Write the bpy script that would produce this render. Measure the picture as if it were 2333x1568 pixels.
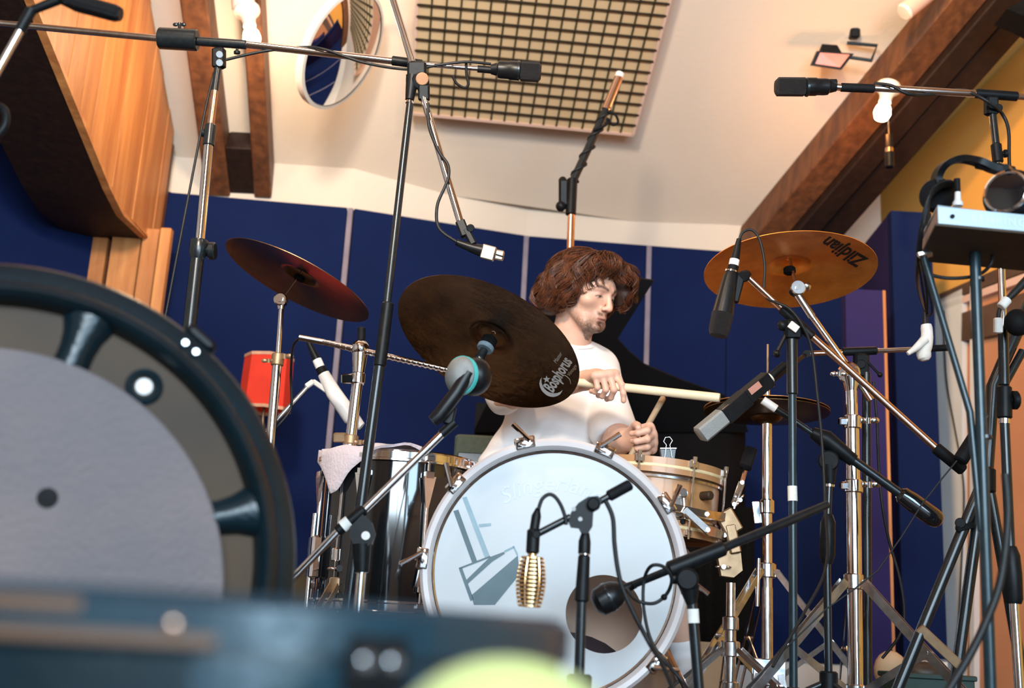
import bpy, math, random
import numpy as np
from mathutils import Vector, Matrix
random.seed(7)
rng = np.random.default_rng(7)
for _o in list(bpy.data.objects):
    bpy.data.objects.remove(_o, do_unlink=True)
SC = bpy.context.scene
COL = SC.collection

# ------------------------------------------------------------------ camera
W_, H_, F_ = 2333.0, 1568.0, 2650.0
PITCH, ROLL, CAMZ = math.radians(14.3), 0.055, 0.18
_R0, _U0 = Vector((1, 0, 0)), Vector((0, -math.sin(PITCH), math.cos(PITCH)))
FWD = Vector((0, math.cos(PITCH), math.sin(PITCH)))
RIGHT = math.cos(ROLL) * _R0 + math.sin(ROLL) * _U0
UP = -math.sin(ROLL) * _R0 + math.cos(ROLL) * _U0
CAM = Vector((0, 0, CAMZ))
cd = bpy.data.cameras.new('camera')
cam = bpy.data.objects.new('camera', cd)
COL.objects.link(cam)
m = Matrix((RIGHT, UP, -FWD)).transposed().to_4x4()
m.translation = CAM
cam.matrix_world = m
cd.sensor_fit = 'HORIZONTAL'
cd.sensor_width = 36.0
cd.lens = 36.0 * F_ / W_
cd.clip_start = 0.02
cd.dof.use_dof = True
cd.dof.focus_distance = 2.95
cd.dof.aperture_fstop = 2.8
cd.dof.aperture_blades = 9
SC.camera = cam

# ------------------------------------------------------------------ world, lights, exposure
SC.view_settings.view_transform = 'Standard'
SC.view_settings.look = 'None'
SC.view_settings.gamma = 1.0
SC.view_settings.use_curve_mapping = False
SC.view_settings.exposure = -0.06
wd = bpy.data.worlds.new('world')
SC.world = wd
wd.use_nodes = True
wd.node_tree.nodes['Background'].inputs[0].default_value = (0.62, 0.8, 1.0, 1)
wd.node_tree.nodes['Background'].inputs[1].default_value = 0.2


def lamp(name, kind, loc, energy, color, aim=None, size=None, size_y=None, spot=None, blend=0.5):
    d = bpy.data.lights.new(name, kind)
    d.energy = energy
    d.color = color
    o = bpy.data.objects.new(name, d)
    COL.objects.link(o)
    o.location = loc
    if aim is not None:
        o.rotation_euler = (Vector(aim) - Vector(loc)).to_track_quat('-Z', 'Y').to_euler()
    if kind == 'AREA':
        d.shape = 'RECTANGLE'
        d.size = size
        d.size_y = size_y or size
    elif kind == 'SPOT':
        d.spot_size = math.radians(spot)
        d.spot_blend = blend
        d.shadow_soft_size = size or 0.05
    else:
        d.shadow_soft_size = size or 0.03
    return o


# daylight through the studio window behind the camera, and unseen warm spots added to light wood, ceiling, right wall and drummer
lamp('window_daylight', 'AREA', (0.0, -1.72, 1.55), 205, (0.72, 0.88, 1.0), (0.2, 2.7, 0.6), 1.9, 1.25)
lamp('glass_door_daylight', 'AREA', (1.75, -1.72, 1.1), 115, (0.55, 0.80, 1.0), (0.6, 2.7, 0.8), 1.1, 1.9)
lamp('warm_fill_spot', 'SPOT', (0.7, 1.6, 2.75), 105, (1.0, 0.76, 0.55), (-1.3, 3.6, 2.3), 0.08, None, 70, 0.7)
lamp('warm_fill_spot', 'SPOT', (-0.6, 0.3, 2.25), 540, (1.0, 0.83, 0.66), (-0.1, 5.0, 2.35), 0.22, None, 85, 0.8)
lamp('warm_fill_spot', 'SPOT', (0.5, 2.2, 2.9), 235, (1.0, 0.55, 0.12), (2.45, 4.5, 1.9), 0.1, None, 72, 0.8)
lamp('warm_fill_spot', 'SPOT', (-1.0, 1.6, 2.7), 95, (1.0, 0.78, 0.58), (0.15, 3.5, 0.9), 0.1, None, 60, 0.8)


def ray(px, py):
    px, py = float(px), float(py)
    return FWD + ((px - W_ / 2) / F_) * RIGHT - ((py - H_ / 2) / F_) * UP


def P(px, py, Y):
    d = ray(px, py)
    return CAM + d * (Y / d.y)


def PZ(px, py, z):
    d = ray(px, py)
    return CAM + d * ((z - CAM.z) / d.z)


def PP(px, py, o, n):
    d = ray(px, py)
    return CAM + d * ((Vector(o) - CAM).dot(n) / d.dot(n))


def L(Y, *pts):
    out = []
    for q in pts:
        out.append(P(q[0], q[1], q[2] if len(q) > 2 else Y))
    return out


def rp(n, Y):
    return n * Y / F_


def smooth_path(pts, n=6, closed=False):
    pts = [Vector(p) for p in pts]
    if len(pts) < 3:
        return pts
    out = []
    N = len(pts)
    for i in range(N if closed else N - 1):
        p0 = pts[(i - 1) % N] if (closed or i > 0) else pts[0]
        p1, p2 = pts[i], pts[(i + 1) % N]
        p3 = pts[(i + 2) % N] if (closed or i + 2 < N) else pts[-1]
        for k in range(n):
            t = k / n
            out.append(0.5 * ((2 * p1) + (p2 - p0) * t + (2 * p0 - 5 * p1 + 4 * p2 - p3) * t * t + (3 * p1 - p0 - 3 * p2 + p3) * t ** 3))
    if not closed:
        out.append(pts[-1])
    return out


def frame(axis, hint=None):
    a = Vector(axis).normalized()
    h = Vector(hint) if hint is not None else (Vector((0, 0, 1)) if abs(a.z) < 0.9 else Vector((1, 0, 0)))
    x = (h - a * h.dot(a)).normalized()
    y = a.cross(x)
    return x, y, a


ORG = {}


class MB:
    """collects shapes given in world metres and links them as one mesh object"""

    def __init__(self):
        self.v, self.f = [], []

    def add(self, vs, fs):
        b = len(self.v)
        self.v += [tuple(p) for p in vs]
        self.f += [tuple(i + b for i in f) for f in fs]
        return self

    def tube(self, pts, r, seg=10, caps=True, closed=False):
        pts = [Vector(p) for p in pts]
        n = len(pts)
        rs = list(r) if hasattr(r, '__len__') else [r] * n
        if len(rs) != n:
            rs = [rs[0] + (rs[-1] - rs[0]) * i / (n - 1) for i in range(n)]
        tg = []
        for i in range(n):
            a = pts[(i - 1) % n] if (closed or i) else pts[0]
            b = pts[(i + 1) % n] if (closed or i < n - 1) else pts[-1]
            t = b - a
            tg.append(t.normalized() if t.length > 1e-9 else Vector((0, 0, 1)))
        x, y, _ = frame(tg[0])
        vs = []
        for i in range(n):
            if i:
                q = tg[i - 1].rotation_difference(tg[i])
                x = q @ x
                x = (x - tg[i] * x.dot(tg[i])).normalized()
            y = tg[i].cross(x)
            for k in range(seg):
                a = 2 * math.pi * k / seg
                vs.append(pts[i] + (x * math.cos(a) + y * math.sin(a)) * rs[i])
        fs = []
        for i in range(n if closed else n - 1):
            j = (i + 1) % n
            for k in range(seg):
                k2 = (k + 1) % seg
                fs.append((i * seg + k, i * seg + k2, j * seg + k2, j * seg + k))
        if caps and not closed:
            fs.append(tuple(reversed(range(seg))))
            fs.append(tuple((n - 1) * seg + k for k in range(seg)))
        return self.add(vs, fs)

    def lathe(self, o, axis, prof, seg=24, hint=None, caps=True, a0=0.0, a1=2 * math.pi):
        """prof: (radius, height along axis)"""
        x, y, a = frame(axis, hint)
        o = Vector(o)
        full = abs(a1 - a0 - 2 * math.pi) < 1e-6
        ns = seg if full else seg + 1
        vs = []
        for r, h in prof:
            for k in range(ns):
                t = a0 + (a1 - a0) * k / seg
                vs.append(o + a * h + (x * math.cos(t) + y * math.sin(t)) * r)
        fs = []
        for i in range(len(prof) - 1):
            for k in range(seg):
                k2 = (k + 1) % ns
                fs.append((i * ns + k, i * ns + k2, (i + 1) * ns + k2, (i + 1) * ns + k))
        if caps and full:
            if prof[0][0] > 1e-6:
                fs.append(tuple(reversed(range(ns))))
            if prof[-1][0] > 1e-6:
                fs.append(tuple((len(prof) - 1) * ns + k for k in range(ns)))
        return self.add(vs, fs)

    def cyl(self, p0, p1, r0, r1=None, seg=16, bev=0.0):
        p0, p1 = Vector(p0), Vector(p1)
        r1 = r0 if r1 is None else r1
        h = (p1 - p0).length
        if bev:
            prof = [(r0 - bev, 0), (r0, bev), (r1, h - bev), (r1 - bev, h)]
        else:
            prof = [(r0, 0), (r1, h)]
        return self.lathe(p0, p1 - p0, prof, seg)

    def ball(self, c, r, seg=14, axes=None):
        c = Vector(c)
        rr = r if hasattr(r, '__len__') else (r, r, r)
        ax = axes or (Vector((1, 0, 0)), Vector((0, 1, 0)), Vector((0, 0, 1)))
        rows = max(6, seg // 2)
        vs = [c - ax[2] * rr[2]]
        for i in range(1, rows):
            t = math.pi * i / rows - math.pi / 2
            for k in range(seg):
                a = 2 * math.pi * k / seg
                vs.append(c + ax[0] * rr[0] * math.cos(t) * math.cos(a) + ax[1] * rr[1] * math.cos(t) * math.sin(a) + ax[2] * rr[2] * math.sin(t))
        vs.append(c + ax[2] * rr[2])
        fs = []
        for k in range(seg):
            fs.append((0, 1 + (k + 1) % seg, 1 + k))
        for i in range(rows - 2):
            for k in range(seg):
                k2 = (k + 1) % seg
                fs.append((1 + i * seg + k, 1 + i * seg + k2, 1 + (i + 1) * seg + k2, 1 + (i + 1) * seg + k))
        b = 1 + (rows - 2) * seg
        for k in range(seg):
            fs.append((b + k, b + (k + 1) % seg, len(vs) - 1))
        return self.add(vs, fs)

    def box(self, c, hx, hy, hz, bev=0.0):
        """hx, hy, hz: half-extent vectors"""
        c, hx, hy, hz = Vector(c), Vector(hx), Vector(hy), Vector(hz)
        if bev <= 0:
            vs = [c + hx * a + hy * b + hz * d for d in (-1, 1) for b in (-1, 1) for a in (-1, 1)]
            fs = [(0, 2, 3, 1), (4, 5, 7, 6), (0, 1, 5, 4), (2, 6, 7, 3), (0, 4, 6, 2), (1, 3, 7, 5)]
            return self.add(vs, fs)
        lx, ly, lz = hx.length, hy.length, hz.length
        ux, uy, uz = hx / lx, hy / ly, hz / lz
        bev = min(bev, lx * .9, ly * .9, lz * .9)
        outl = []
        for sx, sy, order in ((1, 1, 0), (-1, 1, 1), (-1, -1, 0), (1, -1, 1)):
            p = [(sx * lx, sy * (ly - bev)), (sx * (lx - bev), sy * ly)]
            outl += p if order == 0 else p[::-1]
        vs, rings = [], [(-lz, bev), (-lz + bev, 0), (lz - bev, 0), (lz, bev)]
        for z, ins in rings:
            for (a, b) in outl:
                aa = math.copysign(max(abs(a) - ins, 0), a)
                bb = math.copysign(max(abs(b) - ins, 0), b)
                vs.append(c + ux * aa + uy * bb + uz * z)
        n = 8
        fs = []
        for i in range(3):
            for k in range(n):
                fs.append((i * n + k, i * n + (k + 1) % n, (i + 1) * n + (k + 1) % n, (i + 1) * n + k))
        fs.append(tuple(reversed(range(n))))
        fs.append(tuple(3 * n + k for k in range(n)))
        return self.add(vs, fs)

    def bar(self, p0, p1, w, t, hint=None, bev=0.0):
        """flat bar from p0 to p1, w wide along the hint direction, t thick"""
        p0, p1 = Vector(p0), Vector(p1)
        x, y, a = frame(p1 - p0, hint)
        return self.box((p0 + p1) / 2, x * w / 2, y * t / 2, a * (p1 - p0).length / 2, bev)

    def prism(self, poly, vec):
        poly = [Vector(p) for p in poly]
        vec = Vector(vec)
        n = len(poly)
        vs = poly + [p + vec for p in poly]
        fs = [tuple(range(n)), tuple(reversed(range(n, 2 * n)))]
        for k in range(n):
            k2 = (k + 1) % n
            fs.append((k, n + k, n + k2, k2))
        return self.add(vs, fs)

    def build(self, name, mat, parent=None, ang=38, **kw):
        me = bpy.data.meshes.new(name)
        o = bpy.data.objects.new(name, me)
        COL.objects.link(o)
        if parent is not None:
            o.parent = parent
            og = ORG[parent]
        else:
            if kw.get('origin') is not None:
                og = Vector(kw['origin'])
            else:
                a = np.array(self.v)
                og = Vector(((a[:, 0].min() + a[:, 0].max()) / 2, (a[:, 1].min() + a[:, 1].max()) / 2, a[:, 2].min()))
            o.location = og
        ORG[o] = og
        me.from_pydata([(p[0] - og.x, p[1] - og.y, p[2] - og.z) for p in self.v], [], self.f)
        me.materials.append(MAT[mat] if isinstance(mat, str) else mat)
        import bmesh
        bm = bmesh.new()
        bm.from_mesh(me)
        bmesh.ops.recalc_face_normals(bm, faces=bm.faces)
        bm.to_mesh(me)
        bm.free()
        for p in me.polygons:
            p.use_smooth = True
        me.set_sharp_from_angle(angle=math.radians(ang))
        for k in ('label', 'category', 'group', 'kind'):
            if kw.get(k):
                o[k] = kw[k]
        return o


def thing(name, label, cat, loc, group=None):
    o = bpy.data.objects.new(name, None)
    o.empty_display_size = 0.05
    COL.objects.link(o)
    o.location = Vector(loc)
    ORG[o] = Vector(loc)
    o['label'] = label
    o['category'] = cat
    if group:
        o['group'] = group
    return o


def floor_of(p):
    return Vector((p[0], p[1], 0))


def struct(name, mb, mat, label=None, parent=None, ang=30):
    kw = {'kind': 'structure'} if parent is None else {}
    if label:
        kw['label'] = label
    return mb.build(name, mat, parent, ang, **kw)


# ------------------------------------------------------------------ materials
MAT = {}


def mat(name, col, rough=0.5, metal=0.0, spec=0.5, noise=None, bump=None, coat=0.0, emit=None, trans=0.0, sheen=0.0, sss=0.0, alpha=1.0):
    """noise = (scale, second colour, detail, (stretch xyz)); bump = (scale, strength)"""
    M = bpy.data.materials.new(name)
    M.use_nodes = True
    nt = M.node_tree
    b = nt.nodes['Principled BSDF']
    b.inputs['Base Color'].default_value = (*col, 1)
    b.inputs['Roughness'].default_value = rough
    b.inputs['Metallic'].default_value = metal
    b.inputs['Specular IOR Level'].default_value = spec
    b.inputs['Coat Weight'].default_value = coat
    b.inputs['Coat Roughness'].default_value = 0.06
    b.inputs['Transmission Weight'].default_value = trans
    b.inputs['Alpha'].default_value = alpha
    b.inputs['Sheen Weight'].default_value = sheen
    if sss:
        b.inputs['Subsurface Weight'].default_value = sss
        b.inputs['Subsurface Radius'].default_value = (0.012, 0.005, 0.003)
    if emit:
        b.inputs['Emission Color'].default_value = (*emit[0], 1)
        b.inputs['Emission Strength'].default_value = emit[1]
    tc = nt.nodes.new('ShaderNodeTexCoord')
    if noise:
        mp = nt.nodes.new('ShaderNodeMapping')
        st = noise[3] if len(noise) > 3 else (1, 1, 1)
        mp.inputs['Scale'].default_value = st
        nt.links.new(tc.outputs['Object'], mp.inputs[0])
        n = nt.nodes.new('ShaderNodeTexNoise')
        n.inputs['Scale'].default_value = noise[0]
        n.inputs['Detail'].default_value = noise[2] if len(noise) > 2 else 4
        nt.links.new(mp.outputs[0], n.inputs[0])
        r = nt.nodes.new('ShaderNodeValToRGB')
        r.color_ramp.elements[0].position = 0.32
        r.color_ramp.elements[1].position = 0.68
        r.color_ramp.elements[0].color = (*col, 1)
        r.color_ramp.elements[1].color = (*noise[1], 1)
        nt.links.new(n.outputs[0], r.inputs[0])
        nt.links.new(r.outputs[0], b.inputs['Base Color'])
    if bump:
        n2 = nt.nodes.new('ShaderNodeTexNoise')
        n2.inputs['Scale'].default_value = bump[0]
        n2.inputs['Detail'].default_value = 3
        nt.links.new(tc.outputs['Object'], n2.inputs[0])
        bp = nt.nodes.new('ShaderNodeBump')
        bp.inputs['Strength'].default_value = bump[1]
        bp.inputs['Distance'].default_value = 0.01
        nt.links.new(n2.outputs[0], bp.inputs['Height'])
        nt.links.new(bp.outputs[0], b.inputs['Normal'])
    MAT[name] = M
    return M


mat('chrome', (0.82, 0.82, 0.84), 0.10, 1.0, noise=(30, (0.7, 0.7, 0.73), 2))
mat('chrome_worn', (0.74, 0.74, 0.75), 0.20, 1.0, noise=(60, (0.55, 0.54, 0.54), 4))
mat('brass_worn', (0.38, 0.25, 0.145), 0.45, 0.7, noise=(40, (0.28, 0.18, 0.10), 3))
mat('gold', (0.83, 0.55, 0.27), 0.27, 1.0, noise=(50, (0.7, 0.42, 0.2), 3))
mat('copper_lit_tube', (0.72, 0.5, 0.4), 0.2, 1.0, noise=(40, (0.6, 0.4, 0.3), 3))  # coppery tint puts warm reflected light into the chrome tubes
mat('black_metal', (0.006, 0.009, 0.011), 0.26, 0.0, 0.45, noise=(80, (0.010, 0.014, 0.017), 2))
mat('black_plastic', (0.004, 0.005, 0.006), 0.42, 0.0, 0.16, noise=(60, (0.008, 0.009, 0.010), 3))
mat('black_rubber', (0.004, 0.004, 0.005), 0.65, 0, 0.14, noise=(90, (0.007, 0.007, 0.008), 2))
mat('black_gloss', (0.004, 0.005, 0.006), 0.09, 0.0, 0.6, coat=0.6, noise=(5, (0.007, 0.008, 0.01), 2))
mat('black_lid', (0.003, 0.003, 0.004), 0.6, 0.0, 0.08, noise=(6, (0.005, 0.005, 0.006), 2))
mat('mic_black', (0.005, 0.006, 0.007), 0.36, 0, 0.25, noise=(120, (0.009, 0.009, 0.010), 2))
mat('cable', (0.006, 0.007, 0.008), 0.5, 0, 0.3, noise=(100, (0.011, 0.012, 0.013), 2))
mat('tape_white', (0.78, 0.76, 0.72), 0.75, noise=(60, (0.68, 0.66, 0.62), 4))
mat('plastic_white', (0.70, 0.68, 0.66), 0.4, noise=(20, (0.6, 0.58, 0.57), 3))
mat('grille_grey', (0.30, 0.32, 0.32), 0.5, 0.6, bump=(900, 0.35))
mat('teal_band', (0.05, 0.42, 0.40), 0.4, noise=(30, (0.06, 0.5, 0.47), 2))
mat('felt_blue', (0.09, 0.14, 0.18), 0.95, noise=(150, (0.12, 0.18, 0.22), 3))
mat('felt_black', (0.004, 0.004, 0.004), 0.95, 0, 0.1, noise=(150, (0.007, 0.007, 0.007), 3))
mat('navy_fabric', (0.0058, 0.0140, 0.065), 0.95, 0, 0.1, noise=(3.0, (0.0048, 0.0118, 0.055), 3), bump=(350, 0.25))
mat('navy_purple_lit', (0.028, 0.022, 0.098), 0.95, 0, 0.1, noise=(4.0, (0.023, 0.019, 0.085), 3), bump=(350, 0.25))  # navy fabric with purple light put into its colour
mat('batten_grey', (0.23, 0.20, 0.25), 0.8, noise=(12, (0.17, 0.15, 0.2), 4))
mat('plaster', (0.70, 0.60, 0.50), 0.9, 0, 0.2, noise=(1.4, (0.65, 0.56, 0.46), 5), bump=(60, 0.12))
mat('plaster_band', (0.62, 0.56, 0.48), 0.9, 0, 0.2, noise=(2.0, (0.58, 0.52, 0.45), 4))
mat('plaster_warm_lit', (0.66, 0.47, 0.16), 0.9, 0, 0.2, noise=(1.2, (0.6, 0.42, 0.14), 5), bump=(60, 0.12))  # plaster with warm yellow lamp light put into its colour
mat('plaster_orange_lit', (0.80, 0.42, 0.10), 0.9, 0, 0.2, noise=(1.0, (0.74, 0.38, 0.09), 4), bump=(60, 0.1))  # orange light on the right wall, put into its colour
mat('beam_wood', (0.15, 0.055, 0.02), 0.55, noise=(5, (0.07, 0.026, 0.012), 6, (6, 6, 0.8)), bump=(30, 0.3))
mat('beam_shaded', (0.020, 0.009, 0.006), 0.6, 0, 0.25, noise=(5, (0.012, 0.006, 0.005), 6, (6, 6, 0.8)), bump=(30, 0.3))  # beam wood darkened to carry the shade of the undersides
mat('clad_wood', (0.62, 0.27, 0.085), 0.5, noise=(7, (0.40, 0.14, 0.04), 7, (3, 3, 0.25)), bump=(40, 0.15))
mat('clad_wood2', (0.56, 0.235, 0.07), 0.5, noise=(6, (0.36, 0.12, 0.035), 7, (3, 3, 0.25)), bump=(40, 0.15))
mat('white_paint', (0.74, 0.72, 0.70), 0.5, noise=(4, (0.68, 0.66, 0.65), 4))
mat('terracotta', (0.55, 0.24, 0.12), 0.8, noise=(3, (0.48, 0.2, 0.1), 4))
mat('brown_trim', (0.12, 0.07, 0.05), 0.6, noise=(6, (0.08, 0.045, 0.03), 4))
mat('floor_wood', (0.13, 0.075, 0.045), 0.4, noise=(4, (0.08, 0.045, 0.028), 6, (1, 8, 1)))
mat('rug', (0.10, 0.035, 0.03), 0.95, noise=(14, (0.05, 0.02, 0.03), 4), bump=(300, 0.4))
mat('mirror', (0.9, 0.9, 0.9), 0.02, 1.0, noise=(3, (0.86, 0.87, 0.88), 2))
mat('porcelain', (0.85, 0.82, 0.76), 0.3, noise=(8, (0.8, 0.77, 0.7), 2))
mat('bulb_glow', (1, 0.9, 0.75), 0.4, emit=((1.0, 0.78, 0.5), 45))
mat('bulb_glow_red', (1, 0.8, 0.7), 0.4, emit=((1.0, 0.72, 0.5), 30))
mat('flood_glass', (0.62, 0.25, 0.2), 0.25, noise=(10, (0.55, 0.2, 0.16), 2))
mat('pink_tube', (0.75, 0.52, 0.45), 0.35, noise=(10, (0.7, 0.47, 0.4), 2))
mat('grid_back', (0.60, 0.43, 0.24), 0.85, noise=(3, (0.56, 0.39, 0.22), 3))
mat('grid_edge', (0.68, 0.46, 0.36), 0.8, noise=(3, (0.6, 0.4, 0.32), 3))
mat('grid_wire', (0.016, 0.011, 0.008), 0.6, noise=(20, (0.03, 0.022, 0.01), 2))
mat('grid_wire_olive', (0.07, 0.05, 0.014), 0.6, noise=(20, (0.05, 0.035, 0.012), 2))
mat('lamp_red', (0.72, 0.035, 0.012), 0.8, noise=(12, (0.62, 0.028, 0.01), 3))
mat('lamp_trim', (0.62, 0.35, 0.22), 0.7, noise=(40, (0.52, 0.28, 0.18), 3))
mat('case_brown', (0.052, 0.027, 0.010), 0.6, 0, 0.3, noise=(6, (0.030, 0.017, 0.008), 4))
mat('case_grey', (0.155, 0.125, 0.125), 0.8, noise=(5, (0.110, 0.100, 0.107), 6), bump=(120, 0.3))
mat('case_black', (0.003, 0.013, 0.019), 0.28, 0, 0.4, noise=(14, (0.002, 0.009, 0.013), 4), bump=(150, 0.12))
mat('case_front', (0.004, 0.030, 0.046), 0.27, 0, 0.8, noise=(5, (0.003, 0.022, 0.035), 4), bump=(90, 0.08))
mat('band_dark', (0.105, 0.052, 0.026), 0.6, noise=(10, (0.075, 0.036, 0.018), 4))
mat('rivet', (0.62, 0.66, 0.7), 0.25, 1.0, noise=(20, (0.55, 0.58, 0.6), 2))
mat('strap_brown', (0.40, 0.21, 0.11), 0.6, noise=(10, (0.30, 0.15, 0.075), 4))
mat('yellow_cloth', (0.42, 0.46, 0.15), 0.9, noise=(9, (0.36, 0.40, 0.12), 4), bump=(60, 0.3), sheen=0.2)
mat('drum_head', (0.80, 0.84, 0.87), 0.42, noise=(2.2, (0.77, 0.815, 0.85), 4))
mat('hoop_white', (0.66, 0.61, 0.60), 0.35, noise=(6, (0.56, 0.51, 0.51), 4))
mat('decal', (0.085, 0.135, 0.16), 0.6, noise=(12, (0.11, 0.165, 0.19), 5))
mat('decal_faint', (0.22, 0.33, 0.39), 0.6, noise=(20, (0.30, 0.42, 0.47), 5))
mat('script_faint', (0.52, 0.60, 0.64), 0.6, noise=(30, (0.60, 0.66, 0.69), 4))
mat('kick_inside', (0.78, 0.56, 0.43), 0.6, noise=(5, (0.68, 0.47, 0.35), 4))
mat('pillow_dark', (0.03, 0.017, 0.022), 0.9, noise=(10, (0.04, 0.024, 0.03), 3))
mat('maple', (0.40, 0.205, 0.085), 0.4, noise=(5, (0.27, 0.125, 0.048), 6, (0.4, 0.4, 2.5)), coat=0.15)
mat('maple_hoop', (0.43, 0.225, 0.10), 0.4, noise=(5, (0.33, 0.165, 0.07), 5, (0.4, 0.4, 3)), coat=0.15)
mat('inlay', (0.72, 0.6, 0.36), 0.4, noise=(30, (0.55, 0.45, 0.26), 3))
mat('head_clear', (0.09, 0.045, 0.03), 0.4, noise=(6, (0.06, 0.03, 0.02), 3))
mat('towel', (0.66, 0.58, 0.62), 0.9, noise=(16, (0.58, 0.5, 0.55), 4), bump=(120, 0.3), sheen=0.2)
mat('amp_green', (0.06, 0.085, 0.07), 0.8, noise=(60, (0.045, 0.065, 0.055), 3))
mat('stick_wood', (0.70, 0.60, 0.42), 0.5, noise=(8, (0.6, 0.5, 0.33), 4))
mat('stick_dark', (0.36, 0.25, 0.15), 0.55, noise=(8, (0.28, 0.19, 0.11), 4))
mat('mixer_front', (0.42, 0.50, 0.56), 0.35, 0.5, noise=(10, (0.38, 0.46, 0.52), 3))
mat('mixer_text', (0.62, 0.7, 0.75), 0.5, noise=(10, (0.55, 0.63, 0.7), 2))
mat('mixer_side', (0.45, 0.33, 0.29), 0.5, noise=(10, (0.4, 0.29, 0.25), 3))
mat('tray_brown', (0.03, 0.017, 0.01), 0.7, noise=(15, (0.045, 0.025, 0.012), 3))
mat('steel_blue', (0.010, 0.024, 0.031), 0.3, 0.2, noise=(60, (0.016, 0.034, 0.043), 3))
mat('salmon_label', (0.52, 0.25, 0.19), 0.5, noise=(30, (0.46, 0.21, 0.16), 3))
mat('print_dark', (0.05, 0.03, 0.025), 0.6, noise=(30, (0.06, 0.04, 0.03), 2))
mat('silver_mic', (0.55, 0.47, 0.36), 0.35, 0.8, noise=(40, (0.48, 0.4, 0.3), 3))
mat('cymbal_print', (0.003, 0.004, 0.005), 0.7, noise=(30, (0.006, 0.006, 0.007), 2))
mat('print_silver', (0.52, 0.55, 0.56), 0.55, noise=(25, (0.42, 0.46, 0.47), 3))
mat('print_gold', (0.45, 0.40, 0.28), 0.5, noise=(25, (0.36, 0.32, 0.22), 3))
mat('bag_olive', (0.065, 0.055, 0.03), 0.9, noise=(14, (0.045, 0.04, 0.022), 4))
mat('crate_green', (0.02, 0.055, 0.05), 0.6, noise=(14, (0.016, 0.045, 0.04), 3))
mat('card_tan', (0.60, 0.42, 0.26), 0.8, noise=(6, (0.54, 0.37, 0.22), 3))
mat('shoe_white', (0.7, 0.67, 0.62), 0.6, noise=(14, (0.6, 0.57, 0.52), 3))
mat('leather_dark', (0.03, 0.02, 0.016), 0.5, noise=(20, (0.045, 0.03, 0.022), 3))


def cymbal_mat(name, a, b, rough, dirt, metal=1.0):
    M = mat(name, a, rough, metal)
    nt = M.node_tree
    bs = nt.nodes['Principled BSDF']
    tc = nt.nodes['Texture Coordinate']
    n = nt.nodes.new('ShaderNodeTexNoise')
    n.inputs['Scale'].default_value = 9
    n.inputs['Detail'].default_value = 8
    n.inputs['Roughness'].default_value = 0.65
    nt.links.new(tc.outputs['Object'], n.inputs[0])
    r = nt.nodes.new('ShaderNodeValToRGB')
    r.color_ramp.elements[0].position = 0.35
    r.color_ramp.elements[1].position = 0.66
    r.color_ramp.elements[0].color = (*a, 1)
    r.color_ramp.elements[1].color = (*b, 1)
    nt.links.new(n.outputs[0], r.inputs[0])
    nt.links.new(r.outputs[0], bs.inputs['Base Color'])
    # lathe grooves and hammer marks
    w = nt.nodes.new('ShaderNodeTexNoise')
    w.inputs['Scale'].default_value = 55
    w.inputs['Detail'].default_value = 2
    nt.links.new(tc.outputs['Object'], w.inputs[0])
    bp = nt.nodes.new('ShaderNodeBump')
    bp.inputs['Strength'].default_value = dirt
    bp.inputs['Distance'].default_value = 0.004
    nt.links.new(w.outputs[0], bp.inputs['Height'])
    nt.links.new(bp.outputs[0], bs.inputs['Normal'])
    bs.inputs['Anisotropic'].default_value = 0.75
    tg = nt.nodes.new('ShaderNodeTangent')
    tg.direction_type = 'RADIAL'
    tg.axis = 'Z'
    nt.links.new(tg.outputs[0], bs.inputs['Tangent'])
    return M


cymbal_mat('cymbal_dark', (0.115, 0.060, 0.026), (0.045, 0.024, 0.013), 0.34, 0.35)
cymbal_mat('cymbal_brown', (0.19, 0.11, 0.048), (0.11, 0.064, 0.028), 0.3, 0.12)
cymbal_mat('cymbal_orange', (0.97, 0.36, 0.055), (0.68, 0.21, 0.028), 0.38, 0.15, 0.6)
cymbal_mat('cymbal_hat', (0.62, 0.29, 0.09), (0.40, 0.17, 0.05), 0.36, 0.15, 0.7)

# a drum head lets some light through
_h = MAT['drum_head'].node_tree
_tr = _h.nodes.new('ShaderNodeBsdfTranslucent')
_tr.inputs[0].default_value = (0.85, 0.86, 0.86, 1)
_mx = _h.nodes.new('ShaderNodeMixShader')
_mx.inputs[0].default_value = 0.42
_h.links.new(_h.nodes['Principled BSDF'].outputs[0], _mx.inputs[1])
_h.links.new(_tr.outputs[0], _mx.inputs[2])
_h.links.new(_mx.outputs[0], _h.nodes['Material Output'].inputs[0])

# ================================================================== THE ROOM
Z = Vector((0, 0, 1))
ZTOP = 2.0
# top line of the blue panels, read as points of one height
_wt = [(-330, 222), (0, 335), (390, 447), (798, 482), (1198, 545), (1475, 567), (1650, 580), (2010, 612)]
WT = [PZ(a, b, ZTOP) for a, b in _wt]
struct('floor', MB().box((0, 1.8, -0.05), (3.6, 0, 0), (0, 4.6, 0), (0, 0, 0.05)), 'floor_wood', 'dark wooden studio floor')
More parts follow.
